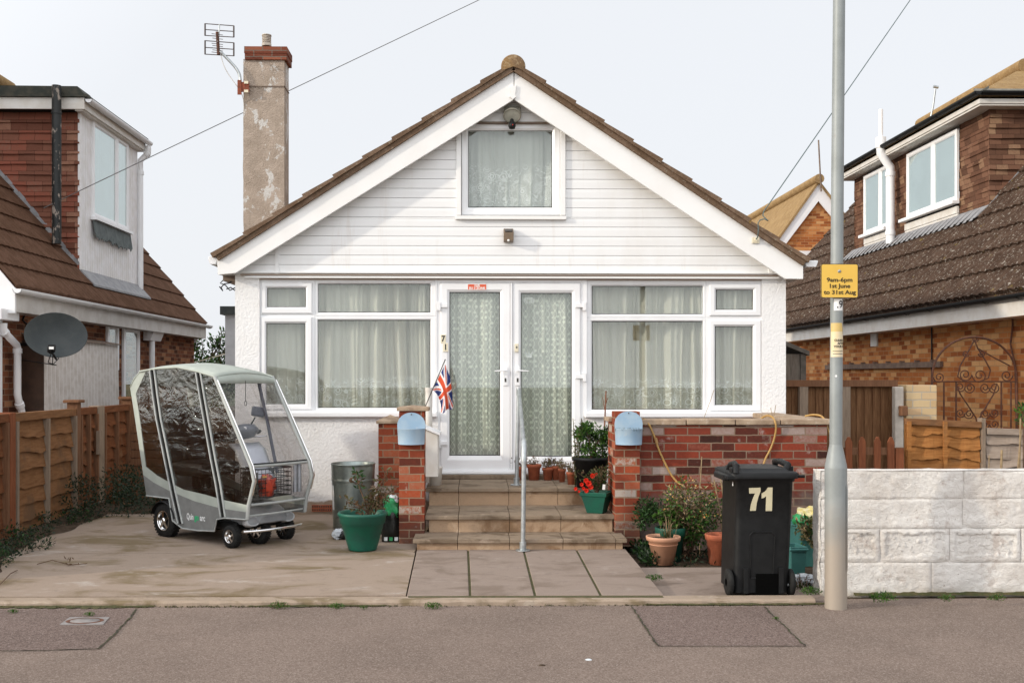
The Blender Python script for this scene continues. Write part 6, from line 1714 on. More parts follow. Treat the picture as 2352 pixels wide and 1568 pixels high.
# woven panels
wy_ = 10.5
wf_ = thing('fence', 'orange-brown waney edged fence panel behind the white block wall', 'fence', (5.0, wy_, .05))
a, b = P(2078,960,wy_), P(2248,968,wy_)
waney((a.x,wy_,0), (b.x,wy_,0), .25, a.z-.03, 8, NY, 33, b.z-a.z).build('panel', K['fence_o'], wf_)
mb = MB(); mb.prism([(a.x,wy_-.06,a.z-.06),(b.x,wy_-.06,b.z-.06),(b.x,wy_-.06,b.z),(a.x,wy_-.06,a.z)], (0,.08,0)); mb.build('top_rail', K['fence_t'], wf_)
for u in (2080, 2162): MB().box((P(u,1000,wy_).x-.012,wy_-.085,.2),(P(u,1000,wy_).x+.025,wy_-.06,a.z-.03)).build('batten', K['fence_o'], wf_)
MB().box((P(2250,1000,wy_).x,wy_-.05,.03),(P(2259,1000,wy_).x,wy_+.05,P(2250,960,wy_).z)).build('post', K['post_g'], wf_, bevel=.004)
gf = thing('fence', 'silvery grey weathered fence panel at the right edge behind the white wall', 'fence', (5.8, wy_, .05))
a, b = P(2262,982,wy_), P(2480,990,wy_)
waney((a.x,wy_,0), (b.x,wy_,0), .25, a.z-.03, 7, NY, 41, b.z-a.z).build('panel', K['fence_g'], gf)
mb = MB(); mb.prism([(a.x,wy_-.06,a.z-.06),(b.x,wy_-.06,b.z-.06),(b.x,wy_-.06,b.z),(a.x,wy_-.06,a.z)], (0,.08,0)); mb.build('top_rail', K['fence_g'], gf)
# garden canes
gcn = ['leaning bamboo cane right of the white cane', 'upright bamboo cane at the far right behind the white wall', 'short cut cane left of the leaning canes', 'thin twig cane at the left of the cut cane']
for i, (p0, p1, rd) in enumerate((((2322,1090),(2346,985),.008), ((2339,1090),(2344,960),.008), ((2294,1090),(2301,1033),.011), ((2268,1090),(2272,1045),.005))):
    tag(MB().tube([V((P(*p0,9.8).x,9.8,.03)), P(*p1,9.8)], rd, 7).build('garden_cane', STRAW), gcn[i], 'cane', 'garden canes behind the white wall')
fb = MB(); leaves(fb, P(2348,952,9.9), (.06,.05,.1), 90, .05, r, (0,1)); sb = MB().tube([V((P(2352,1000,9.9).x,9.9,.03)), P(2350,940,9.9)], .006, 5)
plant('climbing_plant', 'green leafy climber on canes at the right edge of the picture', 'plant', V((P(2352,1000,9.9).x,9.9,.03)), [('leaves', fb, [LG1,LG2]), ('stem', sb, TWIG)])
# wrought iron arch gate
gy = 12.9
ig = thing('iron_gate', 'rusty wrought iron gate with round arch and scrolls against the right brick wall', 'gate', (P(2240,980,gy).x, gy, .05))
def gp_(u, v): return P(u, v, gy)
ac = (2238, 865); ar = (97, 91)
arch = [(ac[0]+ar[0]*cos(pi-pi*i/28), ac[1]-ar[1]*sin(pi*i/28)) for i in range(29)]
mb = MB().tube([gp_(2141,900)] + [gp_(*q) for q in arch] + [gp_(2335,1010)], .014, 8)
mb.build('arch', K['iron'], ig)
mb = MB()
for u in (2168,2196,2300,2322): mb.tube([gp_(u,876), gp_(u,1010)], .011, 6)
mb.tube([gp_(2141,876), gp_(2336,876)], .010, 6); mb.tube([gp_(2168,996), gp_(2322,996)], .010, 6); mb.tube([gp_(2335,876),gp_(2336,1010)],.016,6)
mb.build('bars', K['iron'], ig)
def scroll(cu, cv, R_, turns, a0, sg=1):
    n = int(26*turns); return [gp_(cu + R_*(1-.8*i/n)*cos(a0+sg*2*pi*turns*i/n), cv + R_*(1-.8*i/n)*sin(a0+sg*2*pi*turns*i/n)) for i in range(n+1)]
mb = MB()
for (cu, cv, R_, a0, sg_) in ((2217,860,15,0,1),(2250,862,17,pi,-1),(2312,862,14,0,1),(2157,866,13,pi,-1),(2205,888,12,0,1),(2228,890,13,pi,-1),(2262,890,13,0,1),(2284,890,13,pi,-1),
        (2206,948,11,0,1),(2226,950,12,pi,-1),(2262,950,12,0,1),(2284,948,11,pi,-1),(2206,974,11,0,1),(2228,975,12,pi,-1),(2260,975,12,0,1),(2284,974,11,pi,-1),(2240,779,7,0,1),(2218,812,8,0,1),(2255,812,8,pi,-1)):
    mb.tube(scroll(cu, cv, R_, 1.6, a0, sg_), .0075, 5)
for L in ([(2238,780),(2246,800),(2262,825),(2275,850),(2270,868),(2250,876)], [(2196,880),(2206,905),(2226,935),(2242,960),(2248,990)], [(2290,880),(2282,905),(2264,935),(2250,960),(2242,990)], [(2246,800),(2285,822),(2320,840)], [(2238,780),(2228,800),(2205,840),(2200,865),(2216,876)]):
    mb.tube([gp_(*q) for q in L], .009, 6)
mb.build('scrollwork', K['iron'], ig)

# ============================================================= HOSE, WIRES, LIGHTS, SMALL SIGNS
K['hose'] = mat('yellow_hose', (.44,.27,.085), (.38,.22,.07), .5, 30)
hy = WY - .018
wtop = wz + .075
def hp(u, v, y=hy): return P(u, v, y)
pts = [hp(1572,1116,hy-.08), hp(1556,1108,hy-.02), hp(1541,1090), hp(1527,1062), hp(1514,1035), hp(1506,1010), hp(1499,992), hp(1490,972,hy-.02)]
pts += [V((hp(1478,962).x, WY+.05, wtop)), V((hp(1484,962).x, WY+.30, wz-.05)), V((hp(1600,962).x, WY+.36, wz-.16)), V((hp(1740,962).x, WY+.34, wz-.08)), V((hp(1769,958).x, WY+.2, wtop+.01)), V((hp(1776,962).x, WY+.03, wtop+.012))]
pts += [hp(1781,968,hy-.03), hp(1783,985,hy-.02), hp(1778,1010), hp(1768,1035), hp(1757,1054), hp(1748,1085)]
def chaikin(P_, n=2):
    for _ in range(n):
        o = [P_[0]]
        for a, b in zip(P_, P_[1:]): o += [a.lerp(b,.25), a.lerp(b,.75)]
        P_ = o + [P_[-1]]
    return P_
hs = thing('garden_hose', 'yellow garden hose looped over the brick wall beneath the right window', 'hose', pts[0])
MB().tube(chaikin(pts), .0095, 9).build('hose', K['hose'], hs)
MB().tube([pts[5].lerp(pts[4],.0)+V((-.002,-.001,.02)), pts[5]+V((.012,-.001,-.035))], .0155, 9).build('connector', mat('brown_connector', (.35,.20,.08)), hs)
pts = [V((P(1850,963,10.2).x, 10.2, wtop)), V((P(1870,958,10.1).x,10.1,wtop+.02)), V((P(1892,962,10.0).x,10.0,wtop+.005)), P(1901,985,9.95), P(1910,1010,9.95), P(1914,1040,9.95)]
tag(MB().tube(chaikin(pts), .0095, 9).build('garden_hose', K['hose']), 'short end of yellow hose hanging over the right end of the brick wall', 'hose')
fb = MB(); sb = MB()
for (u, v) in ((1770,936),(1782,930),(1765,950)): sb.tube([P(1776,964,WY+.25), P(u, v, WY+.25)], .003, 4)
tag(MB().tube([P(1616,962,WY+.2), P(1630,925,WY+.2), P(1640,895,WY+.2)], .0025, 4).build('dry_stalk', STRAW), 'single thin dry stalk in front of the right casement frame', 'weed')
tag(sb.build('dry_weed', STRAW), 'wispy dry weed rising behind the wall coping at the right window corner', 'weed')

def wire(p0, p1, rad, label, sag=.0, extra=None, tail=()):
    n = 24; pts = list(tail) + [p0.lerp(p1, i/n) + V((0,0,-sag*4*(i/n)*(1-i/n))) for i in range(n+1)]
    return tag(MB().tube(pts, rad, 5).build('overhead_wire', extra or mat('grey_cable', (.10,.095,.09))), label, 'wire')
wire(P(100,478,15.5), P(1430,-157,21), .0065, 'thin dark overhead wire slanting up from the left dormer across the chimney')
tl = [P(1736,550,11.45), P(1740,545,11.40), P(1742,528,11.40), P(1741,512,11.40), P(1746,505,11.38), P(1755,503,11.38), P(1764,507,11.38), P(1757,500,11.4), P(1752,495,11.4)]
wire(P(1754,486,11.4), P(2330,-345,17), .0065, 'thin overhead wire rising behind the lamp post from the right gable slope', 0, mat('green_grey_cable', (.10,.14,.14)), tl)
jb = thing('cable_bracket', 'small cream cable bracket on the right barge board', 'bracket', P(1736,557,11.49))
a, b = P(1727,545,11.498), P(1744,559,11.498); MB().box((a.x,11.48,b.z),(b.x,11.498,a.z)).build('plate', K['cream'], jb, bevel=.003)
MB().tube([P(1737,551,11.48),P(1737,551,11.44)],.014,10).build('hook', K['cream'], jb)
# flood light with sensor
fl_ = thing('flood_light', 'grey oval flood light with black motion sensor above the gable window', 'light', P(1176,284,11.6))
yb0 = YC - .012
a, b = P(1158,247,yb0), P(1195,264,yb0)
MB().prism([(a.x,yb0,a.z),(b.x,yb0,a.z),(b.x+.01,yb0,b.z),(a.x-.01,yb0,b.z)], (0,-.05,0)).build('back_box', mat('sand_grey_plastic', (.22,.21,.165), (.27,.25,.2), .5, 9), fl_, bevel=.01)
c = P(1176,265,yb0-.08); M = (V((0,-.82,-.57)).to_track_quat('Z','Y').to_matrix()) @ Matrix.Diagonal((1,.85,1))
MB().lathe([(0,-.07),(.07,-.06),(.098,-.01),(.102,.012),(.09,.02),(.084,.014)], c, 30, 0, M).build('housing', bpy.data.materials['sand_grey_plastic'], fl_)
MB().lathe([(0,.016),(.05,.015),(.086,.013)], c, 30, 0, M).build('lens', mat('lamp_lens', (.34,.34,.28), (.42,.41,.35), .15, 30, spec=.6), fl_)
c = P(1176,289,yb0-.075)
MB().lathe([(0,-.04),(.03,-.035),(.042,0),(.03,.04),(0,.045)], c, 20).build('sensor', K['black'], fl_)
MB().tube([c+V((0,.0,.03)), V((c.x, yb0-.05, c.z+.09))], .02, 10).build('sensor_arm', K['black'], fl_)
MB().lathe([(0,-.008),(.007,0),(0,.008)], c+V((.006,-.042,.0)), 10).build('sensor_led', mat('red_led', (.6,.02,.01)), fl_)
sl_ = thing('solar_light', 'small brown box light with dark solar top on the gable boards', 'light', P(1167,558,yb0))
a, b = P(1156.5,526,yb0), P(1179,557.5,yb0); zm = P(1167,537,yb0).z
MB().prism([(a.x,yb0,b.z),(a.x,yb0-.10,b.z+.01),(a.x,yb0-.115,zm),(a.x,yb0-.03,a.z),(a.x,yb0,a.z)], (b.x-a.x,0,0)).build('housing', mat('bronze_plastic', (.19,.14,.095), (.23,.17,.12), .45, 10), sl_, bevel=.005)
pn = [V((a.x+.012,yb0-.117,zm+.006)), V((b.x-.012,yb0-.117,zm+.006)), V((b.x-.012,yb0-.037,a.z-.008)), V((a.x+.012,yb0-.037,a.z-.008))]
MB().prism(pn, (0,-.003,.003)).build('solar_panel', mat('dark_solar_glass', (.035,.028,.026), None, .2), sl_)
c = P(1168,552,yb0-.112); MB().lathe([(0,-.010),(.010,-.006),(.013,0)], c + V((0,.006,0)), 14, 0, Matrix.Rotation(pi/2,3,'X').inverted()).build('sensor_dome', K['white'], sl_)
# house number tiles, sticker on the door
for ch_, u, v in (('7',1018,778),('1',1023.5,797.5)):
    t = thing('number_tile', 'cream tile with black ' + ('7 on the door frame, upper of the two' if ch_ == '7' else '1 on the door frame, lower of the two'), 'house number', P(u, v+10, F-.003))
    a, b = P(u-6,v-10,F), P(u+6,v+10,F)
    MB().box((a.x,F-.006,b.z),(b.x,F+.0035,a.z)).build('tile', K['cream'], t, bevel=.002)
    text('numeral', ch_, .088, V(((a.x+b.x)/2, F-.0068, (a.z+b.z)/2)), K['ink'], t, bold=.003, ext=.0005, sx=.9)
gs = thing('sticker', 'red and white GB EU 3 ZONE sticker at the top of the left door', 'sticker', P(1095,666,F))
a, b = P(1074,652,F), P(1117.5,666,F); ys_ = F + .0035
MB().box((a.x,ys_-.004,b.z),(b.x,ys_,a.z)).build('backing', K['white'], gs)
MB().box((a.x+.004,ys_-.0046,b.z+.004),(b.x-.004,ys_-.004,a.z-.004)).build('red_field', K['red'], gs)
text('lettering', 'GB', .036, V(((a.x+b.x)/2, ys_-.0052, P(1095,655.8,F).z)), K['white'], gs, bold=.0012, ext=.0003, sx=1.3)
text('lettering', 'EU 3 ZONE', .036, V(((a.x+b.x)/2, ys_-.0052, P(1095,662.0,F).z)), K['white'], gs, bold=.0014, ext=.0003, sx=.98)
# TV aerial on the chimney
ya_ = YH - .05
ta = thing('tv_aerial', 'four-panel television aerial on a bent mast bracketed to the chimney', 'aerial', P(558,205,ya_))
q = lambda u, v, dy=0: P(u, v, ya_+dy)
mb = MB().tube(chaikin([q(553,212), q(552,180), q(548,165), q(535,148), q(505,118)]), .018, 10); mb.build('mast', K['steel'], ta)
mb = MB().tube([q(502,126), q(499,74)], .02, 10); mb.build('boom_clamp', K['iron'], ta)
mb = MB(); dr = mat('dark_aerial_rod', (.07,.05,.045))
for (v0, v1) in ((55,83),(94,126)):
    for e in ((471,v0,v1-1),(537,v0+5,v1+3)): mb.tube([q(e[0],e[1]), q(e[0],e[2])], .010, 6)
    for t in (0,.5,1): mb.tube([q(470,v0+(v1-v0-1)*t), q(538,v0+5+(v1-v0-2)*t)], .006, 5)
mb.build('reflector_grid', dr, ta)
mb = MB()
for i, v in enumerate((78,88,100,105,110,115,120)): mb.tube([q(486+2*(i%2),v,-.1-.05*i), q(512,v+3,-.1-.05*i)], .004, 5)
mb.tube([q(500,95,-.02), q(499,98,-.5)], .008, 6)
mb.build('director_rods', dr, ta)
mb = MB().tube([q(504,57), q(503,84)], .008, 6); mb.build('support_rod', K['steel'], ta)
a, b = q(546,182), q(573,216)
MB().box((a.x,ya_-.012,P(0,209,ya_).z),(b.x,ya_-.0,P(0,186,ya_).z)).box((a.x-.0,ya_-.02,P(0,216,ya_).z),(a.x+.05,ya_-.0121,P(0,182,ya_).z)).build('wall_bracket', K['rust'], ta, bevel=.003)
for v in (188,208): MB().box((b.x-.06,ya_-.03,P(0,v+3,ya_).z),(b.x-.01,ya_-.0121,P(0,v-3,ya_).z)).build('bracket_plate', K['cream'], ta)
MB().tube(chaikin([q(507,125), q(513,150), q(525,172), q(540,192), q(556,215), P(561,240,YH+.01), P(560,400,YH+.02), P(560,520,YH+.02)]), .005, 5).build('aerial_cable', K['fascia'], ta)

# ============================================================= PAVEMENT DETAILS
dc = thing('drain_cover', 'small grey metal stopcock cover set in the pavement at bottom left', 'drain cover', G(180,1425,.005))
MB().prism([G(u, v, .008) for u, v in ((160,1416),(252,1416),(237,1433),(137,1433))], (0,0,-.02)).build('frame', mat('worn_grey_metal', (.30,.28,.27), (.22,.2,.19), .6, 20, metal=.3), dc)
c = G(195,1424.5,.0085); MB().lathe([(.058,0),(.066,.004),(.074,0)], c, 28, 0, Matrix.Diagonal((1.7,1.15,1))).build('lid_rim', K['iron'], dc)
MB().lathe([(0,.002),(.057,.002),(.0575,0)], c, 28, 0, Matrix.Diagonal((1.7,1.15,1))).build('lid', bpy.data.materials['worn_grey_metal'], dc)
mb = MB(); r = random.Random(77)
for i in range(900):
    u = r.uniform(-80,1880); 
    if 880 < u < 1430 and r.random() < .6: continue
    p = ka.lerp(kb, (u+300)/2174.0) + kn*(-r.random()**2*.035)
    blade_tuft(mb, V((p.x,p.y,0)), 2, r.uniform(.006,.02), r, 1.2, r.choice((0,0,1)), .003)
tag(mb.build('moss_line', [K['moss'], LG3]), 'line of moss and tiny grass along the foot of the kerb', 'moss', kind='stuff')
mb = MB()
for (u0, u1, v0, w_, sd) in ((-60,350,1397,.05,1),(560,880,1397,.03,2),(1480,1900,1391,.025,3),(130,290,1402,.07,4)):
    rr = random.Random(sd); n = 40; lo = []; hi = []
    for i in range(n+1):
        u = lrp(u0,u1,i/n); p = ka.lerp(kb, (u+300)/2174.0); e = w_*sin(pi*i/n)**.5*rr.uniform(.35,1.2) + .004
        lo.append(V((p.x, p.y-e, .0055))); hi.append(V((p.x, p.y+.012, .014)))
    mb.add(lo+hi, [(i, i+1, n+2+i, n+1+i) for i in range(n)], 0, True)
tag(mb.build('moss_bed', K['moss']), 'patchy dark moss strip where pavement meets kerb', 'moss', kind='stuff')
mb = MB(); rr = random.Random(9); n = 70; lo = []; hi = []
for i in range(n+1):
    x = lrp(wx0+.25, wx1, i/n); e = rr.uniform(.015,.06); lo.append(V((x, wyf-e, .006))); hi.append(V((x, wyf+.02, .035)))
mb.add(lo+hi, [(i, i+1, n+2+i, n+1+i) for i in range(n)], 0, True)
tag(mb.build('moss_bed', K['moss']), 'dirt and moss strip along the foot of the white wall', 'moss', kind='stuff')
ws = [(642,1394,.055,'bright weed with reddish stalks at the kerb left of centre'),(772,1394,.045,'flat mossy weed at the kerb right of the reddish one'),(835,1396,.025,'tiny weed at the kerb below the round planter'),(995,1394,.05,'single bright weed tuft at the kerb in front of the path'),(205,1412,.03,'grass tuft beside the drain cover'),(1502,1330,.055,'weed tuft growing beside the right path edge'),(2028,1376,.075,'bright green weed at the foot of the white wall right of the lamp post'),(2175,1376,.05,'small yellowish weed at the middle of the white wall foot'),(2290,1376,.05,'small weed at the far right of the white wall foot'),(1862,1360,.06,'weed at the left corner of the white wall'),(962,1255,.05,'weed in the corner between left pier and lowest step'),(1782,1420,.02,'moss tuft in the right pavement crack'),(30,1405,.03,'weed tuft at the kerb far left')]
for i, (u, v, s_, lb) in enumerate(ws):
    s_ *= .72; p = G(u, v, .01 if v > 1380 else .05); mb = MB()
    leaves(mb, p + V((0,0,s_*.3)), (s_*1.8,s_*.7,s_*.55), int(120+2600*s_), s_*.36, r, (0,0,1,2) if i in (0,7,8) else (0,0,1), lift=.8)
    blade_tuft(mb, p, 22, s_*1.3, r, .8, 0, .002)
    tag(mb.build('weed', [LG2, LG1, LBR]), lb, 'weed', 'weeds along the kerb and walls')
for i, (u, v, lb) in enumerate(((1245,1527,'dark speck of litter on the pavement at bottom centre'),(1352,1514,'pale scrap of litter on the pavement at bottom centre right'))):
    p = G(u, v, .0); tag(MB().lathe([(0,.006),(.012,.004),(.018,0)], p, 8, 0, Matrix.Diagonal((1.2,1,1))).build('litter', K['soil'] if i == 0 else K['bagw']), lb, 'litter')
# ============================================================= MOBILITY SCOOTER UNDER ITS CANOPY
SO = G(533,1257,.085)
an = radians(-38)
SF = V((cos(an), sin(an), 0)); SS = V((-sin(an), cos(an), 0)); SW = .645
scz = .085
scoot = thing('mobility_scooter', 'grey mobility scooter under a clear zipped canopy parked on the concrete driveway', 'mobility scooter', SO + SF*-.5 + SS*.3)
def SP(u, v, t=0.0):
    """(along, height) of a picture point on the upright plane t metres inside the near flank"""
    d = ray(u, v); o = SO + SS*t; k = (o.x*SS.x + o.y*SS.y) / (d.x*SS.x + d.y*SS.y); p = CAM + d*k
    return ((p.x-SO.x)*SF.x + (p.y-SO.y)*SF.y, p.z)
def SWd(s, z, t=0.0): 
    p = SO + SF*s + SS*t; return V((p.x, p.y, z))
def near(pts, t=-.02): return [SWd(*SP(u, v, t), t) for u, v in pts]
def both(pts, inner=.03):
    """the same outline on the near flank and mirrored onto the far one"""
    sz = [SP(u, v, -.02) for u, v in pts]
    return [SWd(s, z, -.02) for s, z in sz], [SWd(s, z, SW+.02) for s, z in sz]
K['skirt'] = mat('grey_canopy_fabric', (.20,.205,.20), (.165,.17,.165), .75, 9, bump=.3, bsc=300, bdist=.001)
K['band'] = mat('pale_grey_green_fabric', (.40,.435,.39), (.35,.385,.345), .7, 7, bump=.3, bsc=12, bdist=.006)
K['pipingm'] = mat('pale_grey_piping', (.42,.44,.42), (.35,.37,.36), .5, 9)
K['seat'] = mat('black_leatherette', (.006,.006,.006), (.01,.01,.01), .5, 14, bump=.2, bsc=90, bdist=.002)
K['silver'] = mat('silver_plastic', (.52,.54,.56), (.46,.48,.5), .3, 5, spec=.6)
K['vinyl'] = glass_mat('creased_clear_vinyl', (.80,.785,.77), .09, (3.8, 4, .55, None, (1,1,1.5), 1.8), .015, 0, 1.0)
K['vinyl_c'] = glass_mat('clear_vinyl', (.90,.90,.94), .04, None, .01, .10)
def sheet2(pts, name, m, th=.006):
    for side, P_ in enumerate(both(pts)):
        MB().prism(P_, SS * (th if side == 0 else -th)).build(name, m, scoot)
low = [(329,1090),(352,1107),(388,1126),(446,1150),(508,1167),(569,1176)]
upp = [(335,1071),(360,1091),(385,1105),(422,1124),(470,1135),(510,1147),(571,1160)]
sheet2(low + [(568,1192),(540,1193),(515,1189),(498,1192),(493,1218),(455,1217),(419,1212),(402,1202),(396,1192),(393,1160),(388,1145),(362,1140),(336,1138)], 'skirt_panel', K['skirt'])
sheet2(upp + low[::-1], 'band_panel', K['band'], .008)
sheet2([(321,853),(336,850),(312,903),(321,961),(335,1070),(329,1090),(306,935),(298.5,888)], 'rear_band', K['band'], .009)
win = [(336,851),(375,847),(407,846),(450,855),(490,867),(534,966),(577,1071),(583,1104),(577,1135)] + upp[::-1] + [(321,961),(312,903)]
sheet2(win, 'side_window', K['vinyl'], .002)
# piping along the seams, zips
def line(pts, rad, name, m, t=-.026, n=7, sides=(0,)):
    for sd in sides:
        sz = [SP(u, v, t) for u, v in pts]
        MB().tube([SWd(s, z, t if sd == 0 else SW - t) for s, z in sz], rad, n).build(name, m, scoot)
for zp in ([(349,848),(356,905),(364,961),(376,1019),(397,1125),(414,1202)], [(455,855),(464,910),(474,967),(489,1052),(501,1113),(512,1187)]):
    for du, m, rr2 in ((-5.2,'pipingm',.0105),(0,'rubber',.011),(5.2,'pipingm',.0105)):
        line([(u+du, v) for u, v in zp], rr2, 'zip', K[m])
line([(321,853),(360,846),(407,843),(455,853),(493,865)], .011, 'seam', K['band'], sides=(0,1))
line([(493,865),(534,966),(577,1071),(584,1104),(577,1135),(571,1159),(568,1192)], .018, 'front_pillar', K['pipingm'], sides=(0,1))
line([(500,873),(540,968),(582,1071),(588,1104),(580,1137)], .008, 'pillar_trim', K['chrome'], t=-.03, sides=(0,1))
line([(396,1195),(419,1213),(455,1218),(493,1219),(498,1192),(515,1189),(568,1193)], .007, 'hem', K['pipingm'], sides=(0,1))
line([(336,1138),(388,1144),(396,1195)], .007, 'hem', K['pipingm'], sides=(0,1))
# roof
prof = [SP(u, v, -.02) for u, v in ((298.5,888),(308,868),(321,853),(345,847.5),(375,844.5),(407,843),(430,846),(455,852),(480,860),(494,866))]
mb = MB(); nt_ = 10; vs = []
for (s_, z_) in prof:
    for j in range(nt_+1):
        t = -.024 + (SW+.048)*j/nt_; vs.append(SWd(s_ + .02*sin(pi*j/nt_)*(s_ > -.5), z_ + .045*sin(pi*j/nt_)**.7*(1 if s_ > -1.45 else .2), t))
mb.add(vs, [(i*(nt_+1)+j, (i+1)*(nt_+1)+j, (i+1)*(nt_+1)+j+1, i*(nt_+1)+j+1) for i in range(len(prof)-1) for j in range(nt_)], 0, True)
rf_ = mb.build('roof', K['band'], scoot); sol = rf_.modifiers.new('thickness','SOLIDIFY'); sol.thickness = .012
hs_, hz_ = SP(495,868,-.02); hs2, hz2 = SP(499,878,-.02)
mb = MB(); vs = []
for j in range(nt_+1):
    t = -.03 + (SW+.06)*j/nt_; b_ = .045*sin(pi*j/nt_)**.7; vs += [SWd(hs_-.01+.02*sin(pi*j/nt_), hz_+b_*.9, t), SWd(hs_+.028, hz_-.01+b_*.5, t), SWd(hs2+.02, hz2-.012, t), SWd(hs2-.02, hz2-.012, t)]
mb.add(vs, [(j*4+k, (j+1)*4+k, (j+1)*4+k+1, j*4+k+1) for j in range(nt_) for k in range(3)], 0, True)
mb.build('roof_header', K['band'], scoot)
# windscreen and lower front window
def front(p0, p1, name, m, bulge=0, th=.002):
    a, b = SP(*p0, -.02), SP(*p1, -.02); mb = MB(); vs = []
    for j in range(9):
        t = lrp(0, SW, j/8); q = bulge*sin(pi*j/8)
        vs += [SWd(a[0]+q, a[1], t), SWd(b[0]+q, b[1], t)]
    mb.add(vs, [(2*j, 2*j+2, 2*j+3, 2*j+1) for j in range(8)], 0, True); return mb.build(name, m, scoot)
front((497,875), (577,1071), 'windscreen', K['vinyl_c'], .015)
front((578,1075), (584,1104), 'lower_window', K['vinyl_c'], .02); front((584,1104), (572,1158), 'lower_window', K['vinyl_c'], .02)
front((571,1162), (568,1184), 'front_apron', K['vinyl'], .02)
def cross(p, rad, name, m, bulge=.0, dz=0, t0=0, t1=None):
    s_, z_ = SP(*p, -.02); t1 = SW if t1 is None else t1
    return MB().tube([SWd(s_+bulge*sin(pi*j/8), z_+dz, lrp(t0,t1,j/8)) for j in range(9)], rad, 8).build(name, m, scoot)
cross((577,1071), .015, 'cross_bar', K['pipingm'], .015); cross((578,1066), .006, 'cross_seal', K['rubber'], .018)
cross((572,1160), .012, 'cross_bar', K['pipingm'], .02); cross((568,1185), .009, 'cross_bar', K['pipingm'], .02)
# rear sheet
mb = MB(); 
for (p0, p1, m_) in (((298.5,888),(329,1090),0),((329,1090),(336,1138),1)):
    a, b = SP(*p0,-.02), SP(*p1,-.02); mb.prism([SWd(*a,-.0),SWd(*a,SW),SWd(*b,SW),SWd(*b,0)], SF*.004, m_)
mb.build('rear_panel', [K['vinyl'], K['skirt']], scoot)
# chassis, seat, tiller
def sbox(s0, s1, t0, t1, z0, z1, name, m, bevel=.02, lean=0):
    q = [SWd(s0+lean*0, z0, t0), SWd(s1, z0, t0), SWd(s1+lean, z1, t0), SWd(s0+lean, z1, t0)]
    return MB().prism(q, SS*(t1-t0)).build(name, m, scoot, bevel=bevel)
g0 = scz
sbox(-1.16, -.02, .06, SW-.06, g0+.14, g0+.22, 'floor_pan', K['black'])
sbox(-1.20, -.62, .08, SW-.08, g0+.22, g0+.46, 'rear_body', K['black'], .05)
sbox(-.92, -.80, .24, .40, g0+.46, g0+.60, 'seat_post', K['black'])
sbox(-1.05, -.55, .08, SW-.08, g0+.60, g0+.74, 'seat_cushion', K['seat'], .05)
sbox(-1.13, -1.02, .09, SW-.09, g0+.70, g0+1.26, 'backrest', K['seat'], .05, -.10)
for t in (.05, SW-.05):
    MB().tube([SWd(-1.08, g0+.72, t), SWd(-1.10, g0+.92, t), SWd(-.72, g0+.93, t)], .02, 8).build('armrest_frame', K['black'], scoot)
    sbox(-1.05, -.70, t-.035, t+.035, g0+.935, g0+.985, 'armrest', K['seat'], .02)
mb = MB(); pr2 = [SP(u, v, .14) for u, v in ((526,1018),(541,1034),(556,1077),(566,1107),(572,1134),(560,1150))]
mb.add([SWd(s_ - .05*sin(pi*j/6)*(-1), z_, lrp(.14,.50,j/6)) for s_, z_ in pr2 for j in range(7)], [(i*7+j, (i+1)*7+j, (i+1)*7+j+1, i*7+j+1) for i in range(len(pr2)-1) for j in range(6)], 0, True)
o = mb.build('leg_shield', K['silver'], scoot); sol = o.modifiers.new('t','SOLIDIFY'); sol.thickness = .02
a = SP(548,1028,.32)
MB().tube([SWd(.04, g0+.25, .32), SWd(-.10, g0+.62, .32), SWd(-.20, g0+.86, .32)], [.05,.045,.04], 12).build('tiller_column', K['black'], scoot)
c = SWd(*SP(560,992,.32), .32)
M = Matrix((SF*.13 + V((0,0,.02)), SS*.15, V((0,0,.085)))).transposed()
pod = MB().lathe([(.0,-.8),(.6,-.7),(1,-.1),(.96,.3),(.7,.75),(0,.95)], c, 22, 0, M).build('control_pod', mat('dark_grey_pod', (.10,.105,.115), (.13,.135,.145), .35, 5), scoot)
MB().obox(Matrix.Translation(c + V((.02,-.10,.045))) @ Matrix.Rotation(an,4,'Z') @ Matrix.Rotation(.5,4,'X'), .07, .012, .022).build('display', K['white'], pod)
for sg_ in (-1, 1):
    MB().tube([c + SS*(.10*sg_), c + SS*(.22*sg_) + SF*-.03, c + SS*(.29*sg_) + SF*-.14 + V((0,0,-.02))], .017, 10).build('handlebar', K['rubber'], scoot)
    MB().tube([c + SS*(.12*sg_)+V((0,0,-.05)), c + SS*(.26*sg_) + SF*.03 + V((0,0,-.045))], .007, 6).build('lever', K['chrome'], scoot)
m0, m1 = SWd(*SP(568,985,.45), .45), SWd(*SP(586,958,.45), .45)
mir = MB().tube([m0, m0.lerp(m1,.6)+V((0,0,-.01)), m1], .007, 8).build('mirror_stalk', K['black'], scoot)
mc = SWd(*SP(593,945,.45), .45)
MB().obox(Matrix.Translation(mc) @ Matrix.Rotation(an+radians(60),4,'Z') @ Matrix.Rotation(.15,4,'Y'), .13, .03, .095).build('mirror', mat('mirror_back', (.06,.06,.075), None, .35), mir, bevel=.02)
MB().tube([SWd(*SP(593,873,.5), .5), SWd(*SP(616,977,.5), .5), SWd(*SP(637,1085,.5), .5)], .016, 10).build('canopy_pole', mat('dark_pole', (.055,.055,.07), None, .5), scoot)
cdm = MB().tube([SWd(*SP(564,874,.2), .2), SWd(*SP(564,922,.2), .2)], .003, 5); q0 = SWd(*SP(564,926,.2), .2); cdm.tube([q0 + V((.012*cos(t), 0, .022*sin(t))) for t in [pi/2+i*pi/6 for i in range(13)]], .003, 5)
cdm.build('pull_cord', K['black'], scoot)
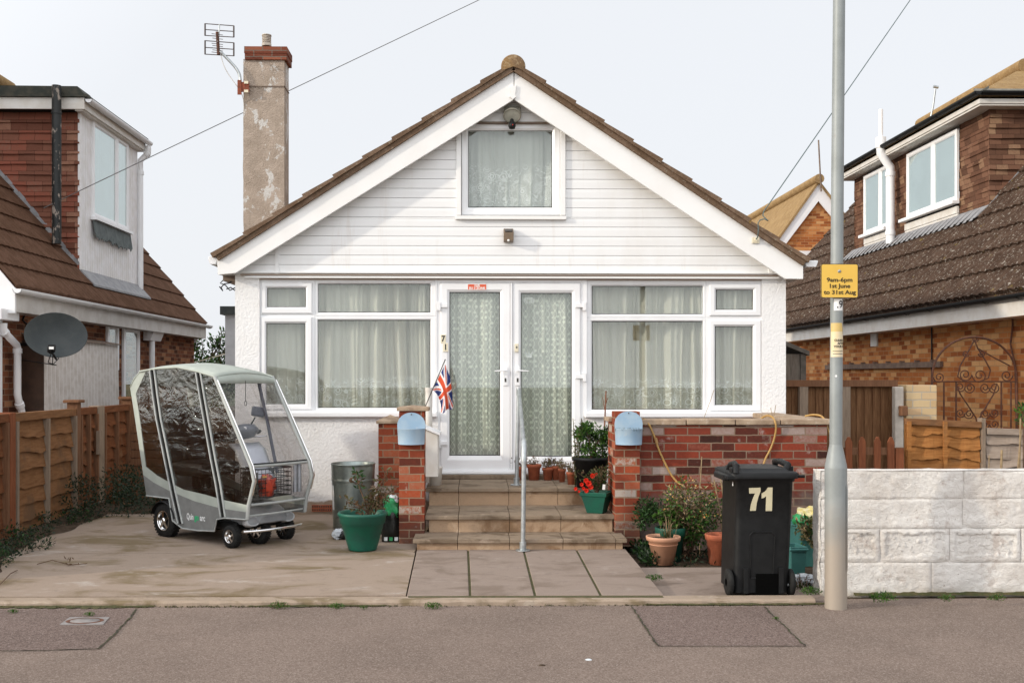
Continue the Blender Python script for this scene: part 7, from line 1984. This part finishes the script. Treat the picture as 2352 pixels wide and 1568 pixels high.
# basket with its load
def bk(u, v, t): return SWd(*SP(u, v, t), t)
s0, s1, t0, t1 = SP(600,1080,.10)[0]-.02, SP(600,1080,.10)[0]+.20, .10, .50
s1 = min(s1, .24); s0 = s1-.24; z0_, z1_ = g0+.46, g0+.72
mb = MB()
for k in range(7):
    z = lrp(z0_, z1_, k/6); mb.tube([SWd(s0,z,t0),SWd(s1,z,t0),SWd(s1,z,t1),SWd(s0,z,t1),SWd(s0,z,t0)], .004 if k < 6 else .008, 5)
for k in range(8):
    s_ = lrp(s0,s1,k/7); mb.tube([SWd(s_,z1_,t0),SWd(s_,z0_,t0),SWd(s_,z0_,t1),SWd(s_,z1_,t1)], .003, 4)
for k in range(10):
    t = lrp(t0,t1,k/9); mb.tube([SWd(s0,z1_,t),SWd(s0,z0_,t),SWd(s1,z0_,t),SWd(s1,z1_,t)], .003, 4)
bsk = mb.build('basket', K['rubber'], scoot)
MB().prism([SWd(s0+.01,z0_+.01,t0+.01),SWd(s1-.01,z0_+.01,t0+.01),SWd(s1-.01,z1_-.03,t0+.01),SWd(s0+.01,z1_-.03,t0+.01)], SS*.003).prism([SWd(s0+.01,z0_+.01,t0+.01),SWd(s0+.01,z0_+.01,t1-.01),SWd(s0+.01,z1_-.03,t1-.01),SWd(s0+.01,z1_-.03,t0+.01)], SF*.003).build('basket_liner', K['dark'], bsk)
blob_bag('shopping_bag', 'crumpled red bag inside the front basket of the mobility scooter', SWd((s0+s1)/2+.05, z0_+.10, .27), (.07,.10,.10), mat('red_bag', (.55,.06,.02), (.42,.04,.015), .6, 18), 23, .4)
MB().obox(Matrix.Translation(SWd(s1+.008, z1_-.07, .17)) @ Matrix.Rotation(an,4,'Z'), .006, .05, .018).build('amber_sticker', mat('amber', (.55,.30,.03)), bsk)
for k in (0,1): MB().tube([SWd(s1-.0,z1_+.03,t1+.05+.05*k), SWd(s1-.0,z0_+.02,t1+.05+.05*k)], .022, 10).build('coiled_spring', K['steel'], bsk)
# nose, headlights, bumper
mb = MB(); L = []
for s_, hw, zb, zt in ((-.16,.20,.20,.36),(.02,.24,.20,.38),(.14,.22,.20,.33),(.20,.16,.22,.28)):
    L.append([SWd(s_, g0+z, SW/2 + w_) for w_, z in ((-hw,zb),(hw,zb),(hw*1.0,lrp(zb,zt,.6)),(hw*.75,zt),(-hw*.75,zt),(-hw,lrp(zb,zt,.6)))])
loft(mb, L); mb.build('nose', mat('dark_silver', (.22,.23,.24), (.28,.29,.30), .3, 6), scoot, bevel=.01)
for t in (.10, SW-.12):
    c = SWd(.17, g0+.245, t); M = (SF.lerp(V((0,0,1)), .25).normalized().to_track_quat('Z','Y').to_matrix()) @ Matrix.Diagonal((1.25,.75,1))
    hd = MB().lathe([(.0,-.09),(.055,-.07),(.066,0),(.058,.012),(.05,.006)], c, 22, 0, M).build('headlight', K['silver'], scoot)
    MB().lathe([(0,.012),(.03,.010),(.05,.005)], c, 18, 0, M).build('headlight_lens', mat('dull_lens', (.30,.31,.32), None, .12, spec=.7), hd)
MB().tube(chaikin([SWd(.20, g0+.165, -.03), SWd(.30, g0+.17, .10), SWd(.34, g0+.175, SW/2), SWd(.30, g0+.17, SW-.10), SWd(.19, g0+.155, SW+.03)]), .0125, 10).build('bumper_bar', K['chrome'], scoot)
for t in (.22, SW-.22): MB().tube([SWd(.05, g0+.2, t), SWd(.32, g0+.173, t)], .011, 8).build('bumper_stay', K['black'], scoot)
# wheels
def wheel(s_, t, r_, wd, name='wheel'):
    M = Matrix((SF, V((0,0,1)), -SS)).transposed(); c = SWd(s_, g0+r_, t)
    tp_ = [(r_*.60,-wd/2),(r_*.86,-wd/2),(r_*.97,-wd*.36),(r_,-wd*.15),(r_,wd*.15),(r_*.97,wd*.36),(r_*.86,wd/2),(r_*.60,wd/2)]
    ty = MB().lathe(tp_, c, 32, 0, M); 
    for i in range(32):
        a = 2*pi*i/32; q = c + M @ V((r_*cos(a), r_*sin(a), 0)); 
        for e in (-1, 1): ty.obox(Matrix.Translation(c + M @ V((r_*1.002*cos(a+e*.05), r_*1.002*sin(a+e*.05), e*wd*.22))) @ M.to_4x4() @ Matrix.Rotation(a,4,'Z'), r_*.05, r_*.09, wd*.34)
    w_ = ty.build('wheel', K['rubber'], scoot)
    rm = MB().lathe([(r_*.60,-wd/2-.001),(r_*.62,wd*.46),(r_*.56,wd*.50),(r_*.53,wd*.40),(r_*.50,wd*.15),(0,wd*.12)], c, 32, 0, M)
    for i in range(5):
        a = 2*pi*i/5 + .4; d1 = V((cos(a), sin(a), 0)); d2 = V((-sin(a), cos(a), 0))
        rm.add([c + M @ (d1*r_*.14 + d2*r_*.10 + V((0,0,wd*.46))), c + M @ (d1*r_*.14 - d2*r_*.10 + V((0,0,wd*.46))), c + M @ (d1*r_*.56 - d2*r_*.07 + V((0,0,wd*.43))), c + M @ (d1*r_*.56 + d2*r_*.07 + V((0,0,wd*.43)))], [(0,1,2,3)])
    rm.lathe([(r_*.18,wd*.3),(r_*.18,wd*.5),(0,wd*.54)], c, 16, 0, M)
    rm.build('rim', K['chrome'], w_)
    dk = MB().lathe([(r_*.52,wd*.2),(0,wd*.2)], c, 20, 0, M); dk.build('rim_recess', K['rubber'], w_)
RLs = (G(368,1235,scz)-SO).dot(SF)
wheel(RLs, .03, .165, .105); wheel(RLs, SW-.03, .165, .105)
wheel(.0, .0, .104, .075); wheel(0.02, SW-.02, .108, .075)
wheel(.02, .30, .135, .09)
MB().tube([SWd(RLs,g0+.165,.03), SWd(RLs,g0+.165,SW-.03)], .02, 8).build('rear_axle', K['black'], scoot)
MB().tube([SWd(0.01,g0+.104,.0), SWd(.01,g0+.18,.15), SWd(.01,g0+.18,SW-.15), SWd(.02,g0+.108,SW-.02)], .016, 8).build('front_axle', K['black'], scoot)
for t in (.03, SW-.03):
    MB().lathe([(.185,-.065),(.195,-.055),(.195,.055),(.185,.065)], SWd(RLs,g0+.165,t), 16, 0, Matrix((SF, V((0,0,1)), -SS)).transposed(), True, radians(10), radians(165)).build('mudguard', K['black'], scoot)
MB().tube([SWd(-1.22,g0+.40,.10), SWd(-1.235,g0+.40,.10)], .025, 10).build('tail_light', mat('red_reflector', (.45,.02,.015), None, .25), scoot)
# lettering on the skirt
Ml = Matrix((SF, V((0,0,1)), -SS)).transposed()
GRN = mat('bright_green_vinyl', (.02,.42,.17)); LW_ = mat('pale_vinyl', (.72,.74,.74))
h = .115
def lett(body, u0, u1, v, m, sx):
    s_, z_ = SP((u0+u1)/2, v, -.0205); text('lettering', body, h*.70, SWd(s_, z_, -.0212), m, scoot, M=Ml, bold=.0022, ext=.0004, sx=sx)
lett('Quin', 428, 445.5, 1186, LW_, .64); lett('go', 446, 457.5, 1188, GRN, .78); lett('arc', 458.5, 472, 1189.5, LW_, .74)
